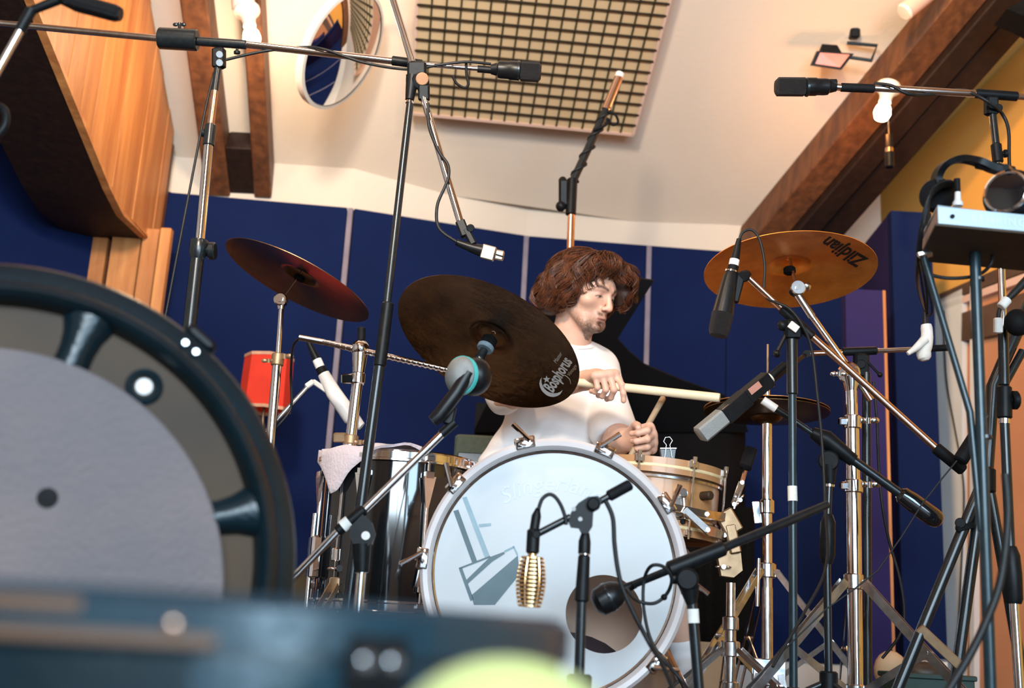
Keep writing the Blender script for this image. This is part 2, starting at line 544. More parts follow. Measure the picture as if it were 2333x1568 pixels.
# the wall behind: plaster shell with a navy fabric panel on each stretch
ZC = 2.12
mb = MB()
for a, b in zip(WT[:-1], WT[1:]):
    n = (b - a).cross(Z).normalized()
    if n.y > 0:
        n = -n
    mb.prism([Vector((a.x, a.y, 0)), Vector((b.x, b.y, 0)), Vector((b.x, b.y, ZC + 0.9)), Vector((a.x, a.y, ZC + 0.9))], -n * 0.12)
wall_back = struct('wall_back', mb, 'plaster_band', 'back wall of the studio, pale plaster above navy fabric panels')
for i, (a, b) in enumerate(zip(WT[:-1], WT[1:])):
    n = (b - a).cross(Z).normalized()
    if n.y > 0:
        n = -n
    ea = (b - a).normalized() * (0.012 if i in (3, 4, 5) else 0.001)
    eb = (b - a).normalized() * (0.012 if i + 1 in (3, 4, 5) else 0.001)
    z0 = 0.16
    MB().prism([Vector((a.x, a.y, z0)) + ea, Vector((b.x, b.y, z0)) - eb, Vector((b.x, b.y, ZTOP)) - eb, Vector((a.x, a.y, ZTOP)) + ea], n * 0.045).build('fabric_panel', 'navy_fabric', wall_back, 30)
    if i in (3, 4, 5):
        q = a + n * 0.028
        MB().box((q.x, q.y, (ZTOP + z0) / 2), Vector((0.011, 0, 0)), Vector((0, 0.03, 0)), Vector((0, 0, (ZTOP - z0) / 2 - 0.004))).build('batten', 'batten_grey', wall_back, 30)
mb = MB()
for a, b in zip(WT[:-1], WT[1:]):
    n = (b - a).cross(Z).normalized()
    if n.y > 0:
        n = -n
    mb.prism([Vector((a.x, a.y, 0)), Vector((b.x, b.y, 0)), Vector((b.x, b.y, 0.155)), Vector((a.x, a.y, 0.155))], n * 0.03)
struct('baseboard_back', mb, 'white_paint', 'white skirting board along the foot of the back wall')

# sloping ceiling above the back wall
SL = math.radians(34)
_wn = (WT[5] - WT[4]).cross(Z).normalized()
CO = PP(1300, 498, WT[4], _wn)
CU = (PZ(1650, 537, CO.z) - PZ(560, 428, CO.z)).normalized()
CS = Vector((CU.y, -CU.x, 0)) * math.cos(SL) + Z * math.sin(SL)      # up the slope, towards the camera
CN = CU.cross(CS)
if CN.z > 0:
    CN = -CN                                                        # faces down into the room


def PA(px, py, off=0.0):
    return PP(px, py, CO + CN * off, CN)


hb, ht = PA(1692, 540), PA(2200, -80)
hd = (ht - hb).normalized()
hip_top = hb + hd * 4.2
left_b = PA(-420, 250) + Vector((-0.8, 0, 0))
left_b = PP(-520, 225, CO, CN)
left_t = left_b + CS * 3.4
mb = MB().prism([left_b, hb, hip_top, left_t], -CN * 0.08)
struct('ceiling', mb, 'plaster', 'sloping beige plaster ceiling')
# right-hand wall, turned towards the camera
RW0 = P(2140, 900, 5.28)
RWD = Vector((math.sin(math.radians(20)), -math.cos(math.radians(20)), 0))
RWN = Vector((-RWD.y, RWD.x, 0))
if RWN.x > 0:
    RWN = -RWN


def PR(px, py, off=0.0):
    return PP(px, py, RW0 + RWN * off, RWN)


w0, w1 = PR(1930, 512), PR(2333, 100)
wdv = (w1 - w0).normalized()
wfar, wnear = w0 - wdv * 0.6, w1 + wdv * 1.6
mb = MB().prism([hb - hd * 0.1, wfar, wnear, hip_top], Vector((0, 0, 0.08)))
struct('ceiling', mb, 'plaster_warm_lit', 'plaster slope right of the roof beam, warm light put into its colour')
a, b = Vector((RW0.x, RW0.y, 0)) - RWD * 0.9, Vector((RW0.x, RW0.y, 0)) + RWD * 5.5
mb = MB().prism([a, b, Vector((b.x, b.y, 3.6)), Vector((a.x, a.y, 3.6))], -RWN * 0.1)
wall_right = struct('wall_right', mb, 'plaster_orange_lit', 'right plaster wall, orange light put into its colour')
# white door casing and terracotta door leaf on the right wall
d = struct('door_1', MB().prism([PR(2150, 700), PR(2620, 520), PR(2620, 1700), PR(2150, 1560)], RWN * 0.02), 'terracotta', 'terracotta door leaf in a white casing')
for nm, ma, poly in (('casing', 'white_paint', [(2142, 690), (2204, 660), (2204, 1590), (2142, 1562)]),
                     ('casing', 'white_paint', [(2222, 655), (2232, 652), (2232, 1590), (2222, 1590)]),
                     ('head_rail', 'brown_trim', [(2122, 685), (2620, 470), (2620, 520), (2122, 706)]),
                     ('head_rail', 'pink_tube', [(2122, 708), (2620, 525), (2620, 548), (2122, 722)]),
                     ('head_rail', 'brown_trim', [(2202, 716), (2620, 580), (2620, 700), (2202, 780)])):
    MB().prism([PR(x, y, 0.021) for x, y in poly], RWN * 0.03).build(nm, ma, d)

# tall navy acoustic screen standing in the right corner, purple-lit screen before it
t = thing('acoustic_screen', 'tall navy fabric acoustic screen standing in the right corner', 'acoustic screen', floor_of(P(2085, 1400, 4.75)))
ya, yb = 4.75, 5.3
pts = [P(2030, 480, ya), P(2140, 484, ya)]
zt = pts[0].z
A0, A1 = floor_of(pts[0]), floor_of(P(2140, 1000, ya))
B0 = floor_of(P(1962, 900, yb))
up = Vector((0, 0, zt))
z0 = Vector((0, 0, 0.2))
MB().prism([A0 + z0, A1 + z0, A1 + up, A0 + up], (0, 0.05, 0)).build('front_panel', 'navy_fabric', t)
_a0 = A0 + (B0 - A0) * 0.08
MB().prism([_a0 + z0, B0 + z0, B0 + up, _a0 + up], (0.05, 0.0, 0)).build('side_panel', 'navy_purple_lit', t)
MB().prism([A0 + Vector((0.0, 0.004, 0)), A1 + Vector((0, 0.004, 0)), A1 + z0 * 0.95 + Vector((0, 0.004, 0)), A0 + z0 * 0.95 + Vector((0, 0.004, 0))], (0, 0.04, 0)).build('foot_board', 'white_paint', t)
t = thing('acoustic_screen', 'navy fabric acoustic screen with purple light and an orange-lit edge coloured in', 'acoustic screen', floor_of(P(1975, 1400, 4.55)))
q0, q1 = P(1926, 658, 4.55), P(2010, 662, 4.55)
zt2 = (q0.z + q1.z) / 2
MB().prism([Vector((q0.x, q0.y, 0)), Vector((q1.x, q1.y, 0)), Vector((q1.x, q1.y, zt2)), Vector((q0.x, q0.y, zt2))], (0, 0.06, 0)).build('fabric_face', 'navy_purple_lit', t)
MB().prism([Vector((q1.x + 0.001, q1.y - .004, 0)), Vector((q1.x + 0.012, q1.y - .004, 0)), Vector((q1.x + 0.012, q1.y - .004, zt2)), Vector((q1.x + 0.001, q1.y - .004, zt2))], (0, 0.07, 0)).build('lit_edge', 'clad_wood', t)  # orange strip standing in for light along the screen's edge

# rear part of the room, behind the camera, with the window the daylight comes through
BY = -1.8
mb = MB()
for (x0, x1, z0_, z1_) in ((-3.3, -1.0, 0, 3.6), (1.0, 1.15, 0, 3.6), (2.35, 4.6, 0, 3.6), (1.15, 2.35, 2.1, 3.6), (-1.0, 1.0, 0, 0.88), (-1.0, 1.0, 2.22, 3.6)):
    mb.box(((x0 + x1) / 2, BY - 0.05, (z0_ + z1_) / 2), ((x1 - x0) / 2, 0, 0), (0, 0.05, 0), (0, 0, (z1_ - z0_) / 2))
struct('wall_front', mb, 'plaster', 'plaster wall behind the camera')
wn = struct('window_1', MB().box((0, BY - 0.05, 0.895), (1.0, 0, 0), (0, 0.06, 0), (0, 0, 0.015)), 'white_paint', 'daylight window behind the camera')
for x in (-0.97, 0.0, 0.97):
    MB().box((x, BY - 0.02, 1.55), (0.025, 0, 0), (0, 0.03, 0), (0, 0, 0.64)).build('window_frame', 'white_paint', wn)
MB().box((0, BY - 0.02, 2.2), (1.0, 0, 0), (0, 0.03, 0), (0, 0, 0.02)).build('window_frame', 'white_paint', wn)
dn = struct('door_2', MB().box((1.75, BY - 0.05, 0.03), (0.6, 0, 0), (0, 0.05, 0), (0, 0, 0.03)), 'white_paint', 'glazed daylight door behind the camera')
for x in (1.17, 1.75, 2.33):
    MB().box((x, BY - 0.02, 1.08), (0.025, 0, 0), (0, 0.03, 0), (0, 0, 1.02)).build('door_frame', 'white_paint', dn)
struct('wall_left', MB().box((-3.2, 1.6, 1.8), (0.05, 0, 0), (0, 3.4, 0), (0, 0, 1.8)), 'plaster', 'plaster wall on the left')
struct('ceiling', MB().box((0, 0.2, 3.62), (3.4, 0, 0), (0, 2.6, 0), (0, 0, 0.05)), 'clad_wood2', 'boarded ceiling above the camera')

# ------------------------------------------------------------------ roof beams
def rafter(name, lab, a, b, w, depth, ma, parent=None, shift=0.0, n=CN):
    d = (b - a).normalized()
    s = d.cross(n).normalized()
    if s.x < 0:
        s = -s
    a, b = a + s * shift, b + s * shift
    c = (a + b) / 2 + n * depth / 2
    mb = MB().box(c, s * w / 2, n * depth / 2, d * (b - a).length / 2, 0.006)
    if parent is None:
        return struct(name, mb, ma, lab)
    return mb.build(name, ma, parent)


la, lb = PA(508, 405), PA(452, -60)
t = rafter('trim_1', 'double dark roof beam on the left of the ceiling', la, lb + (lb - la) * 0.6, 0.105, 0.15, 'beam_wood')
la2, lb2 = PA(608, 408), PA(582, -60)
rafter('beam_half', None, la2, lb2 + (lb2 - la2) * 0.6, 0.075, 0.15, 'beam_wood', t)
m0, m1 = PA(563, 405), PA(553, 300)
rafter('beam_block', None, m0, m1, 0.12, 0.13, 'beam_shaded', t)
t = rafter('trim_2', 'double brown roof beam running up the right of the ceiling', hb - hd * 0.0, hip_top, 0.13, 0.16, 'beam_wood', None, 0.02)
rafter('beam_half', None, hb - hd * 0.02, hip_top, 0.10, 0.20, 'beam_shaded', t, 0.135)
rafter('beam_half', None, hb - hd * 0.04, hip_top, 0.11, 0.18, 'beam_shaded', t, 0.255)

# ------------------------------------------------------------------ wooden stair side on the left
XP = P(392, 300, 4.7).x
XN = Vector((1, 0, 0))


def PX(px, py, off=0.0):
    return PP(px, py, Vector((XP + off, 0, 0)), XN)


edge = [PX(-10, -210), PX(75, 0), PX(160, 210), PX(250, 430), PX(280, 490), PX(366, 572)]
yend = PX(396, 300).y


def z_low(y):
    for a, b in zip(edge[:-1], edge[1:]):
        if a.y <= y <= b.y:
            return a.z + (b.z - a.z) * (y - a.y) / (b.y - a.y)
    return edge[-1].z if y > edge[-1].y else edge[0].z


def ceil_z(x, y):
    return min(3.5, CO.z - (CN.x * (x - CO.x) + CN.y * (y - CO.y)) / CN.z)


stair = thing('staircase_side', 'orange timber-clad side of a staircase with a raking beam coloured dark as in shade', 'staircase', (XP - 0.1, 3.9, 0))
ys = [edge[0].y]
while ys[-1] < yend - 0.09:
    ys.append(ys[-1] + 0.132)
ys[-1] = yend
for i, (y0, y1) in enumerate(zip(ys[:-1], ys[1:])):
    e = 0.0022
    d = 0.018 + 0.003 * (i % 2)
    zt = ceil_z(XP, (y0 + y1) / 2) - 0.03
    poly = [Vector((XP - 0.02, y0 + e, z_low(y0 + e))), Vector((XP - 0.02, y1 - e, z_low(y1 - e))), Vector((XP - 0.02, y1 - e, ceil_z(XP, y1 - e) - 0.004)), Vector((XP - 0.02, y0 + e, ceil_z(XP, y0 + e) - 0.004))]
    mid = [y for y in (p.y for p in edge) if y0 + e < y < y1 - e]
    for y in mid:
        poly.insert(1, Vector((XP - 0.02, y, z_low(y))))
    MB().prism(poly, (d, 0, 0)).build('plank', 'clad_wood' if i % 2 else 'clad_wood2', stair)
# raking beam: the thick string under the planks, its shade put into the colour
low = [Vector((XP - 0.03, p.y, p.z)) for p in edge] + [Vector((XP - 0.03, yend, edge[-1].z - 0.01))]
hi = [Vector((p.x, p.y, p.z + 0.10)) for p in low]
MB().prism(low + hi[::-1], (-0.30, 0, 0)).build('string_beam', 'beam_shaded', stair)
MB().prism([Vector((p.x + 0.034, p.y, p.z - 0.004)) for p in low] + [Vector((p.x + 0.034, p.y, p.z + 0.014)) for p in low[::-1]], (-0.03, 0, 0)).build('edge_moulding', 'clad_wood', stair)
# boards of the newel below the string
zb = edge[-1].z + 0.03
for k, (xa, xb, yy) in enumerate(((188, 236, 4.62), (245, 312, 4.6), (314, 352, 4.58), (353, 378, 4.56))):
    p0, p1 = P(xa, 640, yy), P(xb, 640, yy)
    MB().box(((p0.x + p1.x) / 2, yy, zb / 2), ((p1.x - p0.x) / 2, 0, 0), (0, 0.02, 0), (0, 0, zb / 2), 0.003).build('newel_board', 'clad_wood' if k % 2 else 'clad_wood2', stair)
_ez = ceil_z(XP, yend + 0.04) - 0.03
MB().box((XP - 0.12, yend + 0.02, (_ez + 1.7) / 2), (0.12, 0, 0), (0, 0.018, 0), (0, 0, (_ez - 1.7) / 2)).build('end_board', 'beam_wood', stair)

# ------------------------------------------------------------------ ceiling panel with wire grid
gp = thing('ceiling_grid_panel', 'beige ceiling panel covered by a black wire grid', 'ceiling panel', PA(1220, 100))
c = [PA(957, -130, 0.09), PA(1548, -75, 0.09), PA(1442, 308, 0.09), PA(938, 259, 0.09)]
MB().prism([p - CN * 0.004 for p in c], -CN * 0.075).build('backing', 'grid_back', gp)
def lerp(a, b, t):
    return a + (b - a) * t
ew = (c[1] - c[0]).normalized()
ed = (c[2] - c[1]).normalized()
for a, b in ((c[0], c[3]), (c[3], c[2]), (c[2], c[1])):
    MB().bar(a - CN * 0.04, b - CN * 0.04, 0.085, 0.012, CN).build('frame_edge', 'grid_edge', gp)
for i in range(1, 15):
    t_ = i / 15
    MB().bar(lerp(c[0], c[3], t_) + CN * 0.004, lerp(c[1], c[2], t_) + CN * 0.004, 0.008, 0.006, CN).build('grid_wire', 'grid_wire', gp)
for i in range(1, 17):
    t_ = i / 17
    MB().bar(lerp(c[0], c[1], t_) - CN * 0.002, lerp(c[3], c[2], t_) - CN * 0.002, 0.006, 0.008, CN).build('grid_wire', 'grid_wire_olive', gp)


def disc_frame(cx, cy, Y, ratio, phi, flip=1):
    """centre, normal facing the camera side, for a disc seen as an ellipse; phi = tilt of its long axis in the picture, degrees, right end down"""
    c = P(cx, cy, Y)
    d = (c - CAM).normalized()
    a = math.radians(phi)
    mx = (RIGHT * math.cos(a) - UP * math.sin(a))
    mn = (-RIGHT * math.sin(a) - UP * math.cos(a)) * flip
    mx = (mx - d * mx.dot(d)).normalized()
    mn = (mn - d * mn.dot(d) - mx * mn.dot(mx)).normalized()
    n = -d * ratio + mn * math.sqrt(1 - ratio * ratio)
    return c, n.normalized(), mx


c, n, mx = disc_frame(783, 116, 4.1, 0.52, 116, -1)
r = rp(142, 4.35)
t = thing('round_mirror', 'round convex mirror with a thin pale rim hung under the ceiling', 'mirror', c)
prof = [(r * k / 10, 0.035 * (1 - (k / 10) ** 2)) for k in range(0, 11)]
prof[0] = (1e-5, prof[0][1])
MB().lathe(c, n, prof[::-1], 48, caps=False).build('mirror_glass', 'mirror', t, 60)
MB().lathe(c, n, [(r - 0.002, -0.03), (r + 0.012, -0.03), (r + 0.012, 0.002), (r - 0.002, 0.004)], 48, caps=False).build('rim', 'porcelain', t)
MB().lathe(c, n, [(1e-5, -0.03), (r, -0.03)], 48, caps=False).build('back_plate', 'grid_edge', t)
hit = PP(783, 60, CO, CN)
MB().tube([c - n * 0.02, PA(800, 60)], 0.008).build('hanger', 'black_metal', t)

# ------------------------------------------------------------------ lamps on the beams
def bulb(lab, px, py, Y, base_px, base_py, mname, energy, color):
    p = P(px, py, Y)
    b = P(base_px, base_py, Y + 0.03)
    ax = (p - b).normalized()
    t = thing('bulb_lamp', lab, 'lamp', b)
    MB().lathe(b, ax, [(0.001, 0), (0.05, 0), (0.05, 0.012), (0.034, 0.03), (0.026, 0.055), (0.024, 0.085)], 20).build('lamp_holder', 'porcelain', t)
    hgt = (p - b).length
    MB().lathe(b, ax, [(0.018, 0.08), (0.020, hgt - 0.045), (0.030, hgt - 0.025), (0.034, hgt), (0.028, hgt + 0.022), (0.014, hgt + 0.034), (0.001, hgt + 0.036)], 20).build('bulb', mname, t, 60)
    l = lamp('bulb_light', 'POINT', p + ax * 0.075, energy, color, size=0.04)
    return t


tb = bulb('white bulb glowing below a porcelain holder on the left beam', 574, 88, 4.02, 562, 22, 'bulb_glow', 15, (1.0, 0.7, 0.42))
MB().tube([P(555, 22, 4.08), P(550, -60, 4.02)], 0.045, 16).build('lamp_tube', 'porcelain', tb)
bulb('round bulb glowing red against the right-hand beam', 2010, 258, 4.3, 2024, 198, 'bulb_glow_red', 6, (1.0, 0.34, 0.08))

t = thing('floodlight', 'black halogen floodlight on a yoke bracket by the right beam', 'floodlight', P(1900, 120, 4.4))
Y = 4.4
fc = P(1895, 128, Y)
g = [P(1862, 116, Y - 0.04), P(1946, 122, Y - 0.04), P(1918, 158, Y - 0.02), P(1848, 148, Y - 0.02)]
nn = (g[1] - g[0]).cross(g[3] - g[0]).normalized()
if nn.y > 0:
    nn = -nn
MB().prism(g, -nn * 0.02).build('bezel', 'black_plastic', t)
ctr = sum(g, Vector()) / 4
MB().prism([ctr + (p - ctr) * 0.8 + nn * 0.004 for p in g], -nn * 0.006).build('glass', 'flood_glass', t)
back = [ctr + (p - ctr) * 0.62 - nn * 0.02 for p in g]
bk2 = [p + UP * 0.075 + Vector((0, 0.05, 0)) for p in [ctr + (p - ctr) * 0.42 for p in g]]
mb = MB()
mb.add(back + bk2, [(0, 1, 2, 3), (7, 6, 5, 4)] + [(k, k + 4, (k + 1) % 4 + 4, (k + 1) % 4) for k in range(4)])
mb.build('housing', 'black_plastic', t)
MB().tube(L(Y, (1930, 98), (1998, 104), (1985, 138), (1930, 130)), 0.008, 8).build('yoke', 'black_metal', t)
MB().box(P(1945, 78, Y), RIGHT * 0.02, FWD * 0.03, UP * 0.02, 0.005).build('junction_box', 'black_plastic', t)

t = thing('strip_lamp', 'pale pink tube lamp end poking in at the top right', 'lamp', P(2090, 10, 4.1))
MB().tube(L(4.1, (2062, 26), (2180, -70)), rp(24, 4.1), 18).build('tube', 'pink_tube', t)
MB().lathe(P(2062, 26, 4.1), P(2062, 26, 4.1) - P(2180, -70, 4.1), [(rp(24, 4.1), 0), (rp(20, 4.1), 0.01), (0.001, 0.012)], 18).build('end_cap', 'porcelain', t)
MB().prism(L(3.9, (2294, 20), (2380, -30), (2380, 60), (2333, 36)), (0, 0.12, 0)).build('bracket_block', 'black_plastic', None, label='dark bracket block at the top right corner of the beam', category='bracket')
t = thing('hanging_socket', 'small black lamp socket hanging below the right beam', 'socket', P(2027, 380, 4.3))
MB().tube(L(4.3, (2026, 308), (2026, 338)), rp(9, 4.3), 12).build('cap', 'black_plastic', t)
MB().cyl(P(2026, 338, 4.3), P(2026, 347, 4.3), rp(10, 4.3)).build('collar', 'copper_lit_tube', t)
MB().cyl(P(2026, 347, 4.3), P(2027, 382, 4.3), rp(12, 4.3), rp(11, 4.3), bev=0.003).build('socket_body', 'black_plastic', t)
MB().tube(L(4.3, (2026, 308), (2022, 230)), 0.003, 6).build('wire', 'cable', t)

# ================================================================== THE DRUM KIT
XF = {}


def child_local(o_parent, mb):
    inv = XF[o_parent].inverted()
    mb.v = [tuple(inv @ Vector(p)) for p in mb.v]
    return mb


_build0 = MB.build


def _build(self, name, mat, parent=None, ang=38, **kw):
    if parent is not None and parent in XF:
        child_local(parent, self)
    o = _build0(self, name, mat, parent, ang, **kw)
    if parent is not None and parent in XF:
        XF[o] = XF[parent]
    return o


MB.build = _build


def text_mesh(s, shear=0.0, bold=0.0, space=1.0):
    """outline polygons of a word, as (verts, faces), 1 unit high letters, from the built-in font"""
    cu = bpy.data.curves.new('word', 'FONT')
    cu.body = s
    cu.shear = shear
    cu.offset = bold
    cu.space_character = space
    cu.resolution_u = 3
    ob = bpy.data.objects.new('word', cu)
    COL.objects.link(ob)
    dg = bpy.context.evaluated_depsgraph_get()
    me = bpy.data.meshes.new_from_object(ob.evaluated_get(dg))
    vs = [tuple(v.co) for v in me.vertices]
    fs = [tuple(p.vertices) for p in me.polygons]
    bpy.data.objects.remove(ob, do_unlink=True)
    bpy.data.meshes.remove(me)
    return vs, fs


def cymbal(name, lab, cx, cy, Y, r, ratio, phi, ma, bell=0.055, bow=0.022, flip=1, grp=None, n=None):
    if n is None:
        c, nb, mx = disc_frame(cx, cy, Y, ratio, phi, flip)
        n = -nb
    else:
        c = P(cx, cy, Y)
        n = Vector(n)
    x, y, a = frame(n)
    M = Matrix((x, y, a)).transposed().to_4x4()
    M.translation = c
    k = r / 0.25

    def hgt(q):
        if q < bell:
            return bow * k + 0.020 * (1 - (q / bell) ** 2) ** 0.6
        t = (q - bell) / (r - bell)
        return bow * k * (1 - t ** 1.35)
    rad = [0.006] + [bell * i / 6 for i in range(1, 7)] + [bell + (r - bell) * i / 14 for i in range(1, 15)]
    prof = [(q, hgt(q)) for q in rad]
    prof2 = [(q, hgt(q) - 0.0016) for q in rad[::-1]]
    mb = MB().lathe((0, 0, 0), (0, 0, 1), prof + prof2 + [prof[0]], 72, caps=False)
    o = mb.build(name, ma, None, 50, origin=(0, 0, 0), label=lab, category='cymbal')
    o.matrix_world = M
    XF[o] = M
    ORG[o] = Vector((0, 0, 0))
    return o, c, n, hgt


def on_cymbal(px, py, c, n, hgt, lift=0.0004):
    """point of the cymbal's underside seen at a picture point"""
    h = 0.0
    for _ in range(6):
        q = PP(px, py, c + n * h, n)
        r = (q - c - n * (q - c).dot(n)).length
        h = hgt(r) - 0.0016 - lift
    return q


def stamp(o, c, n, hgt, word, x0, y0, x1, y1, mname, pname, shear=0.0, bold=0.0, hscale=1.0, space=1.0):
    """print a word on a cymbal: its baseline runs from (x0,y0) to (x1,y1) in the picture"""
    vs, fs = text_mesh(word, shear, bold, space)
    w = max(v[0] for v in vs)
    t = np.array((x1 - x0, y1 - y0)) / w
    u = np.array((t[1], -t[0])) * hscale
    out = [on_cymbal(x0 + t[0] * v[0] + u[0] * v[1], y0 + t[1] * v[0] + u[1] * v[1], c, n, hgt) for v in vs]
    MB().add(out, fs).build(pname, mname, o)


def wingnut(mb, p, ax, side, s=0.012):
    mb.cyl(Vector(p) - Vector(ax) * s * 0.5, Vector(p) + Vector(ax) * s * 0.5, s * 0.5, seg=10)
    for k in (-1, 1):
        q = Vector(p) + Vector(side) * s * 1.1 * k
        mb.ball(q, (s * 0.8, s * 0.3, s * 0.55), 8, (Vector(side), Vector(side).cross(Vector(ax)), Vector(ax)))


def tripod(t, base, h_top, spread, name, ma, foot='black_rubber', rot=0.3, w=0.016, double=True, angs=None):
    """drum-hardware tripod: collar, double flat legs, braces and rubber feet"""
    bx, by = base[0], base[1]
    MB().cyl((bx, by, h_top - 0.02), (bx, by, h_top + 0.02), 0.026, bev=0.003).build('leg_collar', ma, t)
    zl = h_top * 0.28
    MB().cyl((bx, by, zl - 0.015), (bx, by, zl + 0.015), 0.024, bev=0.003).build('brace_collar', ma, t)
    for k in range(3):
        a = (angs[k] if angs else rot + 2 * math.pi * k / 3)
        d = Vector((math.cos(a), math.sin(a), 0))
        sd = Vector((-d.y, d.x, 0))
        top = Vector((bx, by, h_top)) + d * 0.026
        knee = Vector((bx, by, h_top * 0.55)) + d * spread * 0.5
        ft = Vector((bx, by, 0.012)) + d * spread
        mb = MB()
        for s in ((-1, 1) if double else (0,)):
            o = sd * 0.011 * s
            mb.bar(top + o, knee + o, w, 0.003, d)
            mb.bar(knee + o, ft + o, w, 0.003, d)
        mb.cyl(knee - sd * 0.014, knee + sd * 0.014, 0.006, seg=8)
        lg = mb.build('leg', ma, t)
        MB().bar(Vector((bx, by, zl)) + d * 0.024, knee, w * 0.9, 0.003, d).build('brace', ma, lg)
        MB().tube([ft - d * 0.015 + Vector((0, 0, .006)), ft + d * 0.02], 0.0115, 10).build('rubber_foot', foot, lg)


# ------------------------------------------------------------------ bass drum
BD_Y = 2.62
bc = P(1262, 1303, BD_Y)
bn = Vector((-0.035, -1, 0.0)).normalized()        # out of the front head
R_H = 0.283
bass = thing('bass_drum', 'white-headed bass drum with a sound hole and chrome claws', 'drum', floor_of(bc))
bx_, by_, _ = frame(bn, Z)


def PB(px, py, off=0.0):
    return PP(px, py, bc + bn * off, bn)


hole_c = PB(1376, 1399)
hr = 0.084
seg = 72
vs, fs = [], []
for ring in range(5):
    t_ = ring / 4
    for k in range(seg):
        a = 2 * math.pi * k / seg
        dr = bx_ * math.cos(a) + by_ * math.sin(a)
        pi = hole_c + dr * hr
        # outer point along the same ray from the hole centre to the rim circle
        o = hole_c - bc
        b_ = o.dot(dr)
        tt = -b_ + math.sqrt(b_ * b_ - o.dot(o) + R_H * R_H)
        po = hole_c + dr * tt
        vs.append(lerp(pi, po, t_))
for ring in range(4):
    for k in range(seg):
        k2 = (k + 1) % seg
        fs.append((ring * seg + k, ring * seg + k2, (ring + 1) * seg + k2, (ring + 1) * seg + k))
n0 = len(vs)
vs += [p - bn * 0.0006 for p in vs]
fs += [tuple(reversed([i + n0 for i in f])) for f in fs]
head = MB().add(vs, fs).build('front_head', 'drum_head', bass)
MB().lathe(bc, bn, [(R_H - 0.012, 0.004), (R_H - 0.012, 0.010), (R_H - 0.004, 0.022), (R_H + 0.006, 0.024), (R_H + 0.013, 0.016), (R_H + 0.013, -0.014), (R_H + 0.006, -0.018), (R_H - 0.003, -0.016)], 96, caps=False).build('hoop', 'hoop_white', bass)
MB().lathe(bc, bn, [(R_H - 0.0105, 0.0012), (R_H - 0.0145, 0.0045), (R_H - 0.018, 0.0012)], 96, caps=False).build('flesh_hoop', 'chrome_worn', bass)
DEP = 0.36
MB().lathe(bc, bn, [(R_H - 0.004, -0.012), (R_H - 0.004, -DEP), (R_H - 0.012, -DEP), (R_H - 0.012, -0.012)], 72, caps=False).build('shell', 'kick_inside', bass)
MB().lathe(bc - bn * DEP, bn, [(1e-4, 0.0), (R_H - 0.01, 0.0), (R_H - 0.01, -0.001), (1e-4, -0.001)], 72, caps=False).build('batter_head', 'kick_inside', bass)
MB().lathe(bc - bn * (DEP + 0.006), bn, [(R_H - 0.01, -0.012), (R_H + 0.012, -0.012), (R_H + 0.012, 0.022), (R_H - 0.003, 0.022)], 72, caps=False).build('hoop', 'hoop_white', bass)
pl = bc - bn * 0.13 - Z * 0.20 + Vector((0.02, 0, 0))
MB().ball(pl, (0.15, 0.10, 0.075), 24).build('damping_pillow', 'pillow_dark', bass)
# claws with T-rods
for k in range(10):
    a = math.radians(-15.5 + 36 * k)
    d = (Z * math.cos(a) + Vector((1, 0, 0)) * math.sin(a))
    d = (d - bn * d.dot(bn)).normalized()
    s = d.cross(bn)
    q = bc + d * (R_H + 0.012)
    mb = MB()
    mb.box(q + bn * 0.004 + d * 0.004, s * 0.024, d * 0.006, bn * 0.024, 0.003)
    mb.box(q + bn * 0.026 - d * 0.004, s * 0.022, d * 0.012, bn * 0.003, 0.0015)
    cl = mb.build('claw', 'chrome', bass)
    mb = MB()
    mb.cyl(q + d * 0.016 - bn * 0.10, q + d * 0.016 + bn * 0.035, 0.0035, seg=8)
    tl = (s * 0.55 * (1 if k % 2 else -1) + d * 0.8).normalized()
    mb.tube([q + d * 0.016 + bn * 0.036 - tl * 0.022, q + d * 0.016 + bn * 0.036 + tl * 0.032], [0.0045, 0.006], 8)
    mb.build('tension_rod', 'chrome', cl)
# spurs
for sx in (-1, 1):
    a = bc - bn * 0.12 + Vector((sx * 0.25, 0, -0.13))
    MB().tube([a, Vector((a.x + sx * 0.10, a.y - 0.10, 0.006))], [0.008, 0.006], 8).build('spur', 'chrome', bass)


def decal(pts, ma, name='decal', off=0.0008, th=0.0004):
    return MB().prism([PB(x, y, off) for x, y in pts], bn * th).build(name, ma, head)


S4 = lambda x, y: (940 + x / 2.6667, 980 + y / 2.6667)
for pts, ma in (([(248, 492), (278, 484), (392, 797), (362, 806)], 'decal'), ([(303, 412), (328, 404), (468, 764), (440, 776)], 'decal_faint'),
                ([(280, 838), (470, 764), (474, 774), (298, 842)], 'decal'), ([(280, 838), (300, 836), (372, 1030), (352, 1040)], 'decal'),
                ([(326, 912), (470, 772), (556, 740), (560, 752), (484, 800), (334, 936)], 'decal'),
                ([(556, 734), (612, 706), (618, 716), (560, 744)], 'decal_faint'), ([(608, 706), (618, 704), (642, 758), (634, 764)], 'decal_faint'),
                ([(358, 1004), (640, 762), (648, 880), (500, 1062), (372, 1062)], 'decal'),
                ([(402, 572), (478, 566), (476, 582), (404, 590)], 'decal_faint')):
    decal([S4(x, y) for x, y in pts], ma)
vs, fs = text_mesh('Slingerland', 0.25, 0.0, 1.0)
wd_ = max(v[0] for v in vs)
out = []
for v in vs:
    u_ = v[0] / wd_
    ang_ = math.radians(-31 + 62 * u_)
    rr_ = 232 + v[1] * 52
    out.append(PB(1258 + math.sin(ang_) * rr_ * 0.93, 1350 - math.cos(ang_) * rr_, 0.0006))
MB().add(out, fs).build('maker_script', 'script_faint', head)

